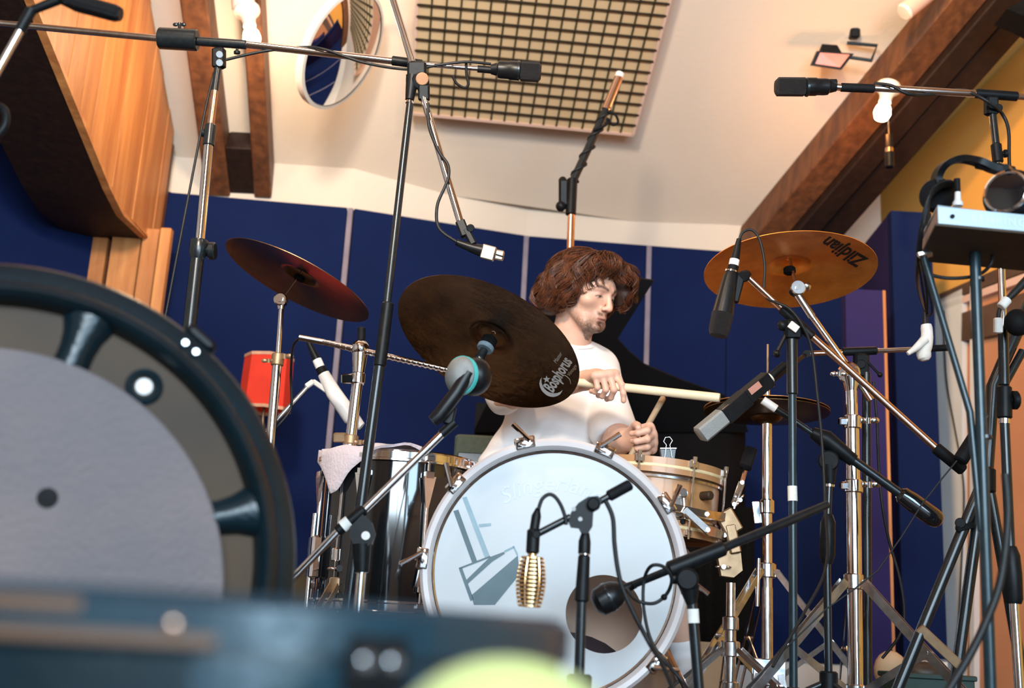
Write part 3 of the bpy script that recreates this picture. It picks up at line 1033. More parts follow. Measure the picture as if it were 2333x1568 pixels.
# bass drum pedal
ped = thing('bass_drum_pedal', 'chrome bass drum pedal behind the bass drum', 'pedal', floor_of(bc - bn * 0.6))
pb = floor_of(bc - bn * 0.62)
MB().box(pb + Vector((0, 0.0, 0.02)), (0.045, 0, 0), (0, 0.14, 0), (0, 0.0, 0.004), 0.003).build('base_plate', 'chrome_worn', ped)
MB().bar(pb + Vector((0, 0.13, 0.03)), pb + Vector((0, -0.12, 0.09)), 0.008, 0.075, Z).build('footboard', 'chrome_worn', ped)
for sx in (-1, 1):
    MB().bar(pb + Vector((sx * 0.05, -0.13, 0.01)), pb + Vector((sx * 0.05, -0.13, 0.22)), 0.02, 0.008, (0, 1, 0)).build('post', 'chrome', ped)
MB().tube([pb + Vector((-0.06, -0.13, 0.215)), pb + Vector((0.06, -0.13, 0.215))], 0.006, 8).build('axle', 'chrome', ped)
MB().tube([pb + Vector((0, -0.13, 0.215)), pb + Vector((0, -0.06, 0.34))], 0.004, 8).build('beater_rod', 'chrome', ped)
MB().ball(pb + Vector((0, -0.06, 0.34)), 0.025, 14).build('beater', 'felt_black', ped)

# ------------------------------------------------------------------ floor tom
FT = P(912, 1100, 3.12)
fx, fy, fr = FT.x, FT.y, 0.203
zt_, zb_ = 0.628, 0.235
tom = thing('floor_tom', 'glossy black floor tom with chrome rims and lugs', 'drum', (fx, fy, 0))
MB().lathe((fx, fy, zb_ + 0.02), Z, [(fr - 0.006, 0.0), (fr, 0.0), (fr, zt_ - zb_ - 0.03), (fr - 0.006, zt_ - zb_ - 0.03)], 64, caps=False).build('shell', 'black_gloss', tom)
for z, s, nm in ((zt_, 1, 'top_rim'), (zb_, -1, 'bottom_rim')):
    MB().lathe((fx, fy, z), (0, 0, s), [(fr - 0.002, -0.022), (fr + 0.012, -0.024), (fr + 0.012, -0.019), (fr + 0.004, -0.016), (fr + 0.004, 0.0), (fr + 0.009, 0.003), (fr + 0.006, 0.006), (fr + 0.001, 0.003), (fr - 0.001, -0.02)], 72, caps=False).build(nm, 'chrome', tom)
    MB().lathe((fx, fy, z - s * 0.012), (0, 0, s), [(1e-4, 0), (fr - 0.002, 0), (fr - 0.002, -0.001), (1e-4, -0.001)], 64, caps=False).build('drum_skin', 'drum_head', tom)
for k in range(8):
    a = math.radians(-66 + 45 * k)
    d = Vector((math.cos(a), math.sin(a), 0))
    s = Vector((-d.y, d.x, 0))
    q = Vector((fx, fy, 0)) + d * (fr + 0.012)
    mb = MB()
    mb.tube([q + Z * (zt_ - 0.012), q + Z * (zt_ - 0.09)], 0.0035, 8)
    mb.tube([q + Z * (zb_ + 0.012), q + Z * (zb_ + 0.09)], 0.0035, 8)
    mb.tube([q + Z * (zb_ + 0.075), q + Z * (zt_ - 0.075)], 0.0062, 10)
    lug = mb.build('lug_rod', 'chrome', tom)
    for z, sg in ((zt_ - 0.10, 1), (zb_ + 0.10, -1)):
        zz = Z * z
        mb = MB()
        mb.add([q + zz + s * 0.016 + Z * 0.04 * sg, q + zz - s * 0.016 + Z * 0.04 * sg, q + zz - Z * 0.045 * sg + s * .003, q + zz - Z * 0.045 * sg - s * .003,
                q + zz + s * 0.016 + Z * 0.04 * sg + d * .013, q + zz - s * 0.016 + Z * 0.04 * sg + d * .013, q + zz - Z * 0.045 * sg + d * .005 + s * .003, q + zz - Z * 0.045 * sg + d * .005 - s * .003],
               [(0, 1, 3, 2), (4, 6, 7, 5), (0, 2, 6, 4), (1, 5, 7, 3), (0, 4, 5, 1), (2, 3, 7, 6)])
        mb.box(q + Z * (z + 0.044 * sg) + d * 0.004, s * 0.012, d * 0.009, Z * 0.010, 0.002)
        mb.build('lug_casing', 'chrome', lug)
        MB().box(q + Z * (z + 0.086 * sg) + d * 0.002, s * 0.011, d * 0.009, Z * 0.007, 0.002).build('rim_claw', 'chrome', lug)
for k in range(3):
    a = math.radians(-152 + 118 * k)
    d = Vector((math.cos(a), math.sin(a), 0))
    q = Vector((fx, fy, 0)) + d * (fr + 0.026)
    lg = MB().tube([q + Z * 0.47, q + Z * 0.06, q + d * 0.02 + Z * 0.02], 0.0065, 10).build('leg', 'chrome', tom)
    s = Vector((-d.y, d.x, 0))
    MB().box(q - d * 0.008 + Z * 0.36, s * 0.02, d * 0.014, Z * 0.055, 0.006).build('leg_bracket', 'chrome', lg)
    MB().tube([q + d * 0.012 + Z * 0.035, q + d * 0.024 + Z * 0.006], 0.012, 10).build('rubber_foot', 'black_rubber', lg)

# towel on the tom
tw = []
nx, ny = 22, 14
vs, fs = [], []
for j in range(ny):
    for i in range(nx):
        u, v = i / (nx - 1), j / (ny - 1)
        # strip across the front of the tom; its free edge hangs over the rim
        x = fx - 0.235 + 0.30 * u
        yb = fy - 0.215 + 0.20 * v
        rr = math.hypot(x - fx, yb - fy)
        z = zt_ + 0.011 + 0.004 * math.sin(9 * u + 4 * v) + 0.003 * math.sin(23 * u)
        if rr > fr + 0.008:
            ov = rr - fr - 0.008
            k = (fr + 0.017) / rr
            x, yb = fx + (x - fx) * k, fy + (yb - fy) * k
            z -= ov * 1.25 * (0.9 + 0.5 * math.sin(5 * u))
        vs.append(Vector((x, yb, z)))
for j in range(ny - 1):
    for i in range(nx - 1):
        a = j * nx + i
        fs.append((a, a + 1, a + nx + 1, a + nx))
n0 = len(vs)
vs2 = [p + Vector((0, 0, 0.006)) + (Vector((p.x - fx, p.y - fy, 0)).normalized() * 0.004) for p in vs]
edge_f = []
for i in range(nx - 1):
    edge_f += [(i, i + n0, i + 1 + n0, i + 1), ((ny - 1) * nx + i, (ny - 1) * nx + i + 1, (ny - 1) * nx + i + 1 + n0, (ny - 1) * nx + i + n0)]
for j in range(ny - 1):
    edge_f += [(j * nx, (j + 1) * nx, (j + 1) * nx + n0, j * nx + n0), (j * nx + nx - 1, j * nx + nx - 1 + n0, (j + 1) * nx + nx - 1 + n0, (j + 1) * nx + nx - 1)]
MB().add(vs + vs2, fs + [tuple(k + n0 for k in f[::-1]) for f in fs] + edge_f).build('damping_cloth', 'towel', None, 60, label='pale lilac cloth draped over the rim of the black floor tom', category='cloth')

# ------------------------------------------------------------------ snare drum on its stand
SN = P(1492, 1110, 3.2)
sx_, sy_, sr = SN.x, SN.y, 0.172
tilt = Matrix.Rotation(math.radians(4), 3, Vector((0.2, 1, 0)).normalized())
sax = tilt @ Z
szt, szb = 0.672, 0.475
so = Vector((sx_, sy_, 0.57))
snare = thing('snare_drum', 'natural maple snare drum with wooden hoops', 'drum', so - sax * 0.1)
hz = (szt - szb) / 2
MB().lathe(so, sax, [(sr - 0.006, -hz + 0.02), (sr, -hz + 0.02), (sr, hz - 0.02), (sr - 0.006, hz - 0.02)], 64, caps=False).build('shell', 'maple', snare)
for s in (1, -1):
    MB().lathe(so + sax * s * hz, sax * s, [(sr + 0.002, -0.040), (sr + 0.012, -0.040), (sr + 0.012, 0.0), (sr + 0.004, 0.0), (sr + 0.002, -0.012)], 64, caps=False).build('hoop', 'maple_hoop', snare)
    MB().lathe(so + sax * s * hz, sax * s, [(sr + 0.0122, -0.026), (sr + 0.0128, -0.025), (sr + 0.0128, -0.019), (sr + 0.0122, -0.018)], 64, caps=False).build('inlay_band', 'inlay', snare)
    MB().lathe(so + sax * s * (hz - 0.012), sax * s, [(1e-4, 0), (sr + 0.002, 0), (sr + 0.002, -0.001), (1e-4, -0.001)], 64, caps=False).build('drum_skin', 'drum_head' if s > 0 else 'head_clear', snare)
MB().lathe(so + sax * (hz - 0.048), sax, [(sr, -0.006), (sr + 0.008, -0.004), (sr + 0.009, 0.002), (sr + 0.006, 0.006), (sr, 0.006)], 64, caps=False).build('counter_hoop', 'chrome_worn', snare)
MB().lathe(so - sax * (hz - 0.046), sax, [(sr, -0.006), (sr + 0.006, -0.003), (sr + 0.006, 0.003), (sr, 0.006)], 64, caps=False).build('counter_hoop', 'chrome_worn', snare)
for k in range(8):
    a = math.radians(-112 + 45 * k)
    d = tilt @ Vector((math.cos(a), math.sin(a), 0))
    s = d.cross(sax)
    q = so + d * (sr + 0.018)
    mb = MB().tube([q + sax * (hz + 0.012), q - sax * (hz + 0.006)], 0.0032, 8)
    mb.cyl(q + sax * (hz - 0.006), q + sax * (hz + 0.012), 0.006, seg=8)
    rod = mb.build('tension_rod', 'chrome_worn', snare)
    MB().box(q + sax * (hz - 0.008) - d * 0.004, s * 0.014, d * 0.006, sax * 0.012, 0.004).build('claw', 'chrome_worn', rod)
    MB().box(q - sax * (hz - 0.01) - d * 0.004, s * 0.009, d * 0.006, sax * 0.009, 0.003).build('claw', 'chrome_worn', rod)
# strainer, knob and air vent
for (px, py, rr, dd, ma) in ((1606, 1130, 0.012, 0.035, 'case_brown'), (1539, 1128, 0.013, 0.03, 'chrome_worn')):
    q = P(px, py, sy_ - sr + 0.03)
    dr = Vector((q.x - sx_, q.y - sy_, 0)).normalized()
    b0 = Vector((sx_, sy_, q.z)) + dr * (sr - 0.002)
    MB().cyl(b0, b0 + dr * dd, rr, bev=0.003).build('knob', ma, snare)
q = P(1540, 1140, 3.04)
dr = Vector((q.x - sx_, q.y - sy_, 0)).normalized()
b0 = Vector((sx_, sy_, q.z)) + dr * (sr + 0.002)
s = Vector((-dr.y, dr.x, 0))
mb = MB().box(b0 + dr * 0.006 - Z * 0.012, s * 0.012, dr * 0.007, Z * 0.035, 0.003)
mb.tube([b0 + dr * 0.018 + Z * 0.01 + s * .01, b0 + dr * 0.02 - Z * 0.05 + s * 0.014], 0.003, 6)
mb.build('strainer', 'chrome_worn', snare)
q = P(1549, 1190, 3.04)
dr = Vector((q.x - sx_, q.y - sy_, 0)).normalized()
b0 = Vector((sx_, sy_, q.z)) + dr * (sr - 0.002)
MB().cyl(b0, b0 + dr * 0.018, 0.007, seg=10).build('snare_gate', 'black_rubber', snare)
# binder clip on the hoop
Yc = sy_ - sr - 0.006
t = thing('binder_clip', 'small black binder clip with wire handles on the snare hoop', 'clip', P(1522, 1040, Yc))
MB().prism(L(Yc, (1505, 1022), (1540, 1022), (1537, 1044), (1508, 1044)), (0, 0.022, 0)).build('clip_body', 'black_metal', t)
MB().tube(L(Yc - 0.003, (1514, 1043), (1518, 1014), (1512, 1006), (1516, 997), (1526, 996), (1532, 1004), (1526, 1014), (1531, 1043)), 0.0012, 6).build('wire_handle', 'chrome', t)
MB().tube(L(Yc - 0.002, (1504, 1022), (1541, 1022)), 0.0022, 6).build('clip_spine', 'chrome', t)

ss = thing('snare_stand', 'chrome snare stand with three basket arms and rubber tips', 'drum stand', floor_of(P(1668, 1400, 3.1)))
sb = P(1665, 1300, 3.14)
bx0, by0 = sb.x, sb.y
MB().tube([(bx0, by0, 0.03), (bx0, by0, 0.26)], 0.0155, 16).build('lower_tube', 'chrome_worn', ss)
MB().tube([(bx0, by0, 0.25), (bx0, by0, 0.36)], 0.0125, 16).build('upper_tube', 'chrome_worn', ss)
for z in (0.09, 0.255):
    MB().cyl((bx0, by0, z - 0.018), (bx0, by0, z + 0.018), 0.022, bev=0.003).build('height_clamp', 'chrome_worn', ss)
Yq = by0 - 0.02
MB().prism(L(Yq, (1636, 1270), (1668, 1250), (1688, 1260), (1692, 1300), (1672, 1316), (1644, 1312)), (0, 0.03, 0)).build('tilter', 'brass_worn', ss)
mb = MB()
wingnut(mb, P(1648, 1292, Yq - 0.012), (0, 1, 0), (1, 0, 0), 0.012)
mb.build('wing_nut', 'chrome', ss)
MB().bar(P(1676, 1262, Yq), P(1662, 1195, Yq), 0.03, 0.024, RIGHT, 0.004).build('basket_stem', 'brass_worn', ss)
MB().bar(P(1675, 1215, Yq), P(1646, 1165, Yq), 0.05, 0.02, RIGHT, 0.004).build('basket_hub', 'brass_worn', ss)
for pts in (((1655, 1178, Yq), (1610, 1172, 3.02), (1520, 1152, 2.98)), ((1650, 1220, Yq), (1612, 1208, 3.0), (1560, 1162, 2.99)),
            ((1672, 1150, Yq), (1690, 1100, Yq), (1704, 1052, Yq + .03))):
    pl_ = L(3, *pts)
    mb = MB()
    mb.bar(pl_[0], pl_[1], 0.020, 0.004, UP)
    mb.bar(pl_[1], pl_[2], 0.018, 0.004, UP)
    mb.tube([pl_[0] - UP * 0.011, pl_[1] - UP * 0.012, pl_[2] - UP * 0.010], 0.003, 6)
    for q in pl_[:2]:
        mb.cyl(q - Vector((0, 0.006, 0)), q + Vector((0, 0.006, 0)), 0.006, seg=8)
    arm = mb.build('basket_arm', 'chrome_worn', ss)
    if pts[2][0] > 1690:
        MB().bar(P(1697, 1068, Yq), P(1712, 1022, Yq + .03), 0.034, 0.024, RIGHT, 0.005).build('rubber_tip', 'black_rubber', arm)
        mb = MB()
        wingnut(mb, P(1686, 1140, Yq - 0.01), (0, 1, 0), (0.5, 0, 0.8), 0.011)
        mb.build('wing_nut', 'chrome', arm)
tripod(ss, (bx0, by0), 0.19, 0.27, 'snare', 'chrome_worn', angs=[math.radians(k) for k in (-160, -40, 85)], w=0.014)

# ------------------------------------------------------------------ hi-hat
HX = P(1747, 1100, 3.28)
hx, hy = HX.x, HX.y
hat = thing('hi_hat_stand', 'chrome hi-hat stand with a pull rod and tripod legs', 'cymbal stand', (hx, hy, 0))
zt1 = P(1747, 955, 3.28).z
MB().tube([(hx, hy, 0.02), (hx, hy, 0.36)], 0.0165, 16).build('lower_tube', 'chrome_worn', hat)
MB().tube([(hx, hy, 0.34), (hx, hy, zt1)], 0.0150, 16).build('upper_tube', 'chrome', hat)
MB().cyl((hx, hy, zt1 - 0.005), (hx, hy, zt1 + 0.018), 0.022, 0.03, bev=0.002).build('seat_cup', 'black_rubber', hat)
MB().tube([(hx, hy, zt1), P(1749, 785, 3.28)], 0.0034, 8).build('pull_rod', 'chrome', hat)
mb = MB().cyl(P(1748, 905, 3.28), P(1748, 868, 3.28), 0.008, seg=10)
wingnut(mb, P(1750, 880, 3.28), (0, 1, 0), (1, 0, 0), 0.01)
mb.build('clutch', 'chrome', hat)
zc_ = P(1747, 1155, 3.28).z
mb = MB().cyl((hx, hy, zc_ - 0.02), (hx, hy, zc_ + 0.02), 0.021, bev=0.003)
mb.bar((hx - 0.035, hy - 0.01, zc_ + 0.012), (hx - 0.028, hy - 0.014, zc_ - 0.05), 0.022, 0.007, (1, 0, 0), 0.002)
mb.build('height_clamp', 'chrome', hat)
zl_ = P(1740, 1300, 3.28).z
tripod(hat, (hx, hy), zl_, 0.34, 'hat', 'chrome_worn', angs=[math.radians(k) for k in (-148, -25, 95)], w=0.015)
MB().tube([(hx - 0.03, hy - 0.03, zl_ + 0.03), (hx - 0.034, hy - 0.03, zl_ - 0.10)], 0.006, 10).build('spring_rod', 'chrome', hat)
mb = MB().bar((hx, hy - 0.05, 0.02), (hx, hy - 0.32, 0.05), 0.008, 0.08, Z)
mb.build('footboard', 'chrome_worn', hat)
mb = MB()
for s_ in (-1, 1):
    mb.bar((hx + s_ * 0.05, hy - 0.06, 0.008), (hx + s_ * 0.03, hy - 0.03, 0.13), 0.018, 0.006, (1, 0, 0))
mb.box((hx, hy - 0.02, 0.14), (0.045, 0, 0), (0, 0.012, 0), (0, 0, 0.03), 0.003)
mb.build('pedal_frame', 'chrome_worn', hat)
r14 = 0.178
cymbal('hi_hat_cymbal', 'upper hi-hat cymbal of warm brown bronze', 1746, 934, 3.28, r14, 0, 0, 'cymbal_hat', 0.045, 0.02, n=(0.01, 0.03, 1))
o_, c_, n_, h_ = cymbal('hi_hat_cymbal', 'lower hi-hat cymbal turned bell downwards', 1746, 941, 3.28, r14, 0, 0, 'cymbal_brown', 0.045, 0.02, n=(0.0, -0.02, -1))

# ------------------------------------------------------------------ cymbals on stands
# left crash
o_, lc_c, lc_n, _h = cymbal('crash_cymbal', 'dark brown crash cymbal tilted high on the left', 678, 641, 3.22, rp(183, 3.3), 0.265, 28, 'cymbal_brown')
t = thing('cymbal_stand', 'straight chrome cymbal stand beside the red lamp', 'cymbal stand', floor_of(P(615, 1030, 3.2)))
Y = 3.2
b0 = P(614, 1030, Y)
tp = lc_c + lc_n * 0.03
kn = P(640, 684, Y)
MB().tube([kn, lc_c + lc_n * 0.055], 0.0035, 8).build('tilter_rod', 'chrome', t)
MB().cyl(lc_c + lc_n * 0.004, lc_c + lc_n * 0.018, 0.017, bev=0.002).build('felt', 'felt_black', t)
MB().cyl(lc_c + lc_n * 0.046, lc_c + lc_n * 0.06, 0.014, bev=0.002).build('felt', 'felt_black', t)
mb = MB().cyl(kn - Vector((0, 0.014, 0)), kn + Vector((0, 0.014, 0)), 0.019, bev=0.003)
mb.cyl(kn - Vector((0, 0.018, 0)), kn + Vector((0, 0.018, 0)), 0.009, seg=10)
mb.tube([kn, P(640, 705, Y)], [0.014, 0.009], 10)
mb.build('tilter', 'chrome', t)
MB().tube(L(Y, (641, 700), (634, 808)), [0.0075, 0.0085], 12).build('upper_tube', 'chrome', t)
mb = MB().cyl(P(634, 806, Y), P(631, 834, Y), 0.018, bev=0.003)
wingnut(mb, P(648, 812, Y - .01), UP, RIGHT, 0.014)
wingnut(mb, P(612, 822, Y - .01), UP, RIGHT, 0.011)
mb.build('height_clamp', 'brass_worn', t)
d_ = (P(614, 1030, Y) - P(631, 834, Y))
low_ = P(631, 834, Y) + d_ * ((0.03 - P(631, 834, Y).z) / d_.z)
MB().tube([P(631, 834, Y), low_], 0.0135, 16).build('lower_tube', 'chrome', t)
tripod(t, (low_.x, low_.y), 0.3, 0.3, 'ls', 'chrome', angs=[math.radians(k) for k in (-100, 20, 140)])

# ride
rd, rc_, rn_, rh_ = cymbal('ride_cymbal', 'large dark hammered ride cymbal with silver lettering', 1110, 785, 2.97, rp(228, 3.02), 0.54, 28.2, 'cymbal_dark', 0.06, 0.024)
stamp(rd, rc_, rn_, rh_, 'Bosphorus', 1259, 896, 1304, 824, 'print_silver', 'lettering', 0.1, 0.03, 2.0)
stamp(rd, rc_, rn_, rh_, 'Master', 1267, 829, 1282, 806, 'print_silver', 'lettering', 0.3, 0.0, 1.4)
stamp(rd, rc_, rn_, rh_, 'Vintage', 1297, 859, 1315, 834, 'print_gold', 'lettering', 0.3, 0.0, 1.15)
# crescent and star
z10 = lambda x, y: (1200 + x / 10.45, 780 + y / 10.45)
cres = [(360, 830), (318, 900), (300, 985), (315, 1060), (350, 1140), (400, 1200), (470, 1260), (550, 1295), (640, 1304), (720, 1285), (790, 1245), (830, 1190), (856, 1138),
        (800, 1180), (730, 1210), (640, 1216), (560, 1200), (490, 1165), (430, 1115), (385, 1050), (355, 970), (350, 890)]
def poly_on(o, c, n, h, pts, ma, name):
    q = [on_cymbal(*z10(x, y), c, n, h) for x, y in pts]
    MB().add(q, [tuple(range(len(q)))]).build(name, ma, o)
half = len(cres) // 2
oute, inne = cres[:13], [cres[0]] + cres[13:][::-1] + [cres[12]]
qo = [on_cymbal(*z10(*p), rc_, rn_, rh_) for p in oute]
qi = [on_cymbal(*z10(*inne[min(int(round(k * (len(inne) - 1) / 12)), len(inne) - 1)]), rc_, rn_, rh_) for k in range(13)]
MB().add(qo + qi, [(k, k + 1, k + 14, k + 13) for k in range(12)]).build('crescent_print', 'print_silver', rd)
st = []
for k in range(10):
    a = math.radians(-92 + 36 * k)
    r_ = 95 if k % 2 == 0 else 40
    st.append((475 + r_ * math.cos(a), 885 + r_ * math.sin(a)))
cen = on_cymbal(*z10(475, 885), rc_, rn_, rh_)
q = [on_cymbal(*z10(*p), rc_, rn_, rh_) for p in st]
MB().add(q + [cen], [(k, (k + 1) % 10, 10) for k in range(10)]).build('star_print', 'print_silver', rd)
sw = [(845, 960), (820, 900), (830, 820), (900, 790), (970, 830), (1030, 900), (1045, 990)]
sp = smooth_path([on_cymbal(*z10(*p), rc_, rn_, rh_) for p in sw], 4)
MB().tube(sp, 0.0007, 5).build('flourish_print', 'print_gold', rd)

t = thing('boom_cymbal_stand', 'chrome boom cymbal stand carrying the dark ride', 'cymbal stand', floor_of(P(780, 1300, 2.98)))
Y = 2.98
hub = P(821, 795, Y)
MB().ball(hub, rp(22, Y), 18).build('boom_tilter', 'chrome', t)
MB().tube([hub, P(817, 855, Y)], [rp(20, Y), rp(13, Y)], 14).build('tilter_neck', 'chrome', t)
bt = rc_ - rn_ * 0.05
MB().tube(L(Y, (682, 769), (735, 779)), 0.0088, 12).build('boom_end', 'chrome_worn', t)
mb = MB().tube(L(Y, (735, 779), (1000, 838, Y - .02), (1040, 848, Y - .03)), 0.0080, 12)
for k in range(24):
    q0 = lerp(P(735, 779, Y), P(1030, 846, Y - 0.03), k / 24)
    q1 = lerp(P(735, 779, Y), P(1030, 846, Y - 0.03), (k + 0.45) / 24)
    mb.cyl(q0, q1, 0.0087, seg=10)
mb.build('boom_arm', 'chrome', t)
elbow = P(1078, 848, Y - .03)
MB().tube([P(1030, 846, Y - .03), elbow, rc_ - rn_ * 0.055, rc_ + rn_ * 0.05], 0.0042, 8).build('tilter_rod', 'chrome_worn', t)
mb = MB().cyl(rc_ - rn_ * 0.055, rc_ - rn_ * 0.018, 0.011, bev=0.002)
mb.ball(rc_ - rn_ * 0.05, 0.014, 12)
mb.build('tilter', 'black_metal', t)
MB().cyl(rc_ - rn_ * 0.018, rc_ - rn_ * 0.004, 0.023, bev=0.003).build('felt', 'felt_blue', t)
MB().cyl(rc_ - rn_ * 0.004, rc_ + rn_ * 0.022, 0.021, bev=0.003).build('felt', 'felt_black', t)
MB().cyl(P(823, 778, Y), P(824, 746, Y), rp(9.5, Y), bev=0.003).build('locking_stub', 'black_rubber', t)
mb = MB().cyl(P(817, 850, Y), P(815, 876, Y), rp(17, Y), bev=0.003)
mb.box(P(793, 863, Y - .005), RIGHT * 0.017, FWD * 0.012, UP * 0.013, 0.003)
mb.build('height_clamp', 'chrome', t)
MB().tube(L(Y, (815, 870), (799, 1002)), rp(13, Y), 16).build('upper_tube', 'chrome', t)
mb = MB().cyl(P(800, 992, Y), P(798, 1014, Y), rp(18, Y), bev=0.003)
mb.box(P(774, 997, Y - .005), RIGHT * 0.016, FWD * 0.012, UP * 0.012, 0.003)
wingnut(mb, P(820, 1008, Y - .012), UP, RIGHT, 0.012)
mb.build('height_clamp', 'brass_worn', t)
a_, b_ = P(797, 1012, Y), P(772, 1320, Y)
low_ = a_ + (b_ - a_) * ((0.03 - a_.z) / (b_.z - a_.z))
MB().tube([a_, low_], rp(15, Y), 16).build('lower_tube', 'chrome', t)
tripod(t, (low_.x, low_.y), 0.29, 0.3, 'rs', 'brass_worn', angs=[math.radians(k) for k in (-110, 10, 130)])
mb = MB().cyl(P(776, 1250, Y), P(774, 1280, Y), rp(20, Y), bev=0.003)
wingnut(mb, P(775, 1296, Y - .02), (0, 1, 0), RIGHT, 0.018)
mb.build('leg_clamp', 'chrome', t)

# right crash
zc, zc_c, zc_n, zc_h = cymbal('crash_cymbal', 'orange bronze crash cymbal with black script lettering on the right', 1799, 619, 3.08, rp(198, 3.16), 0.445, -5, 'cymbal_orange')
stamp(zc, zc_c, zc_n, zc_h, 'Zildjian', 1978, 590, 1884, 536, 'cymbal_print', 'lettering', 0.55, 0.03, 1.25)
t = thing('boom_cymbal_stand', 'chrome boom cymbal stand with flat folding legs on the right', 'cymbal stand', floor_of(P(1945, 1400, 3.05)))
Y = 3.05
tl_ = P(1816, 658, Y)
MB().tube([tl_, zc_c + zc_n * 0.055], 0.0048, 8).build('tilter_rod', 'chrome_worn', t)
MB().cyl(zc_c - zc_n * 0.006, zc_c + zc_n * 0.012, 0.017, bev=0.003).build('felt', 'felt_black', t)
mb = MB().cyl(tl_ - Vector((0, 0.015, 0)), tl_ + Vector((0, 0.015, 0)), rp(19, Y), bev=0.003)
mb.cyl(tl_ - Vector((0, 0.019, 0)), tl_ + Vector((0, 0.019, 0)), rp(8, Y), seg=10)
mb.ball(P(1837, 652, Y), 0.014, 10)
mb.build('tilter', 'chrome_worn', t)
MB().tube(L(Y, (1818, 672), (1850, 722)), rp(10, Y), 12).build('boom_sleeve', 'chrome_worn', t)
mb = MB().tube(L(Y, (1846, 716), (1980, 905)), rp(8, Y), 12)
mb.build('boom_arm', 'chrome', t)
MB().tube(L(Y, (1972, 894), (1984, 912)), rp(9, Y), 12).build('boom_cap', 'copper_lit_tube', t)
mb = MB().cyl(P(1934, 850, Y - .02), P(1936, 850, Y + .03), rp(26, Y), bev=0.004)
mb.tube(L(Y, (1937, 860), (1939, 892)), [rp(22, Y), rp(14, Y)], 14)
wingnut(mb, P(1912, 852, Y - .02), UP, RIGHT, 0.013)
mb.build('boom_clamp', 'chrome', t)
MB().tube(L(Y, (1939, 885), (1941, 960)), rp(14, Y), 16).build('upper_tube', 'chrome', t)
MB().tube(L(Y, (1941, 955), (1944, 1110)), rp(16, Y), 16).build('middle_tube', 'chrome', t)
b0 = floor_of(P(1946, 1420, Y))
MB().tube([P(1944, 1105, Y), (b0.x, b0.y, 0.03)], rp(17, Y), 16).build('lower_tube', 'chrome', t)
for (px, py) in ((1942, 962), (1945, 1108)):
    mb = MB().cyl(P(px, py - 14, Y), P(px, py + 16, Y), rp(21, Y), bev=0.003)
    mb.box(P(px - 22, py - 2, Y - .004), RIGHT * 0.010, FWD * 0.012, UP * 0.010, 0.003)
    wingnut(mb, P(px + 36, py - 4, Y - .01), UP, RIGHT, 0.016)
    mb.build('height_clamp', 'chrome', t)
zl_ = P(1945, 1326, Y).z
tripod(t, (b0.x, b0.y), zl_, 0.36, 'cs', 'chrome_worn', angs=[math.radians(k) for k in (-165, -35, 80)], w=0.022)

# ================================================================== MICROPHONES, STANDS AND CABLES
def knob(mb, p, d, s, r):
    mb.cyl(p, Vector(p) + Vector(d) * s, r * 0.45, seg=8)
    mb.cyl(Vector(p) + Vector(d) * s * 0.6, Vector(p) + Vector(d) * (s + r * 0.6), r, seg=12, bev=r * 0.15)


def to_floor(a, b, z=0.02):
    a, b = Vector(a), Vector(b)
    return a + (b - a) * ((z - a.z) / (b.z - a.z))


def mic_tripod(t, base, h=0.16, spread=0.3, angs=(-90, 30, 150), r=0.008):
    b = Vector((base[0], base[1], 0))
    MB().cyl(b + Z * (h - 0.03), b + Z * (h + 0.03), 0.022, bev=0.004).build('leg_hub', 'black_plastic', t)
    for a in angs:
        d = Vector((math.cos(math.radians(a)), math.sin(math.radians(a)), 0))
        lg = MB().tube([b + Z * h + d * 0.015, b + d * spread + Z * 0.014], r, 10).build('leg', 'black_metal', t)
        MB().tube([b + d * (spread - 0.03) + Z * 0.022, b + d * (spread + 0.012) + Z * 0.012], r * 1.45, 10).build('rubber_foot', 'black_rubber', lg)


def cable(lab, pts, r=0.003, Y=3.0, n=8):
    return MB().tube(smooth_path(L(Y, *pts), n), r, 8).build('microphone_cable', 'cable', None, 60, label=lab, category='cable')


# --- stand A: tall chrome stand on the left with a long horizontal boom
Y = 2.9
low_ = to_floor(P(455, 550, Y), P(432, 755, Y))
t = thing('microphone_stand', 'tall chrome and black stand with a long level boom and counterweight', 'mic stand', floor_of(low_))
MB().tube(L(Y, (-70, 46), (362, 88)), rp(8.5, Y), 14).build('boom_tail', 'chrome_worn', t)
MB().tube(L(Y, (560, 101), (895, 139)), rp(9, Y), 14).build('boom', 'chrome', t)
MB().tube(L(Y, (960, 146), (1095, 157)), rp(6, Y), 14).build('boom_tip', 'chrome', t)
MB().cyl(P(362, 87, Y), P(450, 92, Y), rp(27, Y), bev=0.003, seg=24).build('counterweight', 'black_metal', t)
mb = MB().cyl(P(409, 66, Y), P(409, 54, Y), 0.005, seg=8)
wingnut(mb, P(409, 56, Y), UP, RIGHT, 0.010)
mb.build('wing_screw', 'black_metal', t)
MB().cyl(P(450, 94, Y), P(562, 102, Y), rp(11.5, Y), bev=0.002).build('boom_sleeve', 'black_metal', t)
MB().cyl(P(893, 138, Y), P(962, 147, Y), rp(12, Y), bev=0.002).build('boom_joint', 'black_plastic', t)
blk = MB().box(P(499, 133, Y), RIGHT * rp(16, Y), FWD * 0.014, UP * rp(26, Y), 0.005).build('swivel_block', 'black_plastic', t)
for yy in (124, 143):
    MB().cyl(P(500, yy, Y - 0.013), P(500, yy, Y - 0.019), rp(9, Y), bev=0.001).build('rivet', 'rivet', blk)
mb = MB()
knob(mb, P(540, 112, Y - .01), -UP, 0.008, 0.009)
mb.build('boom_screw', 'black_plastic', t)
MB().tube(L(Y, (496, 155), (488, 212)), rp(9, Y), 12).build('neck', 'black_metal', t)
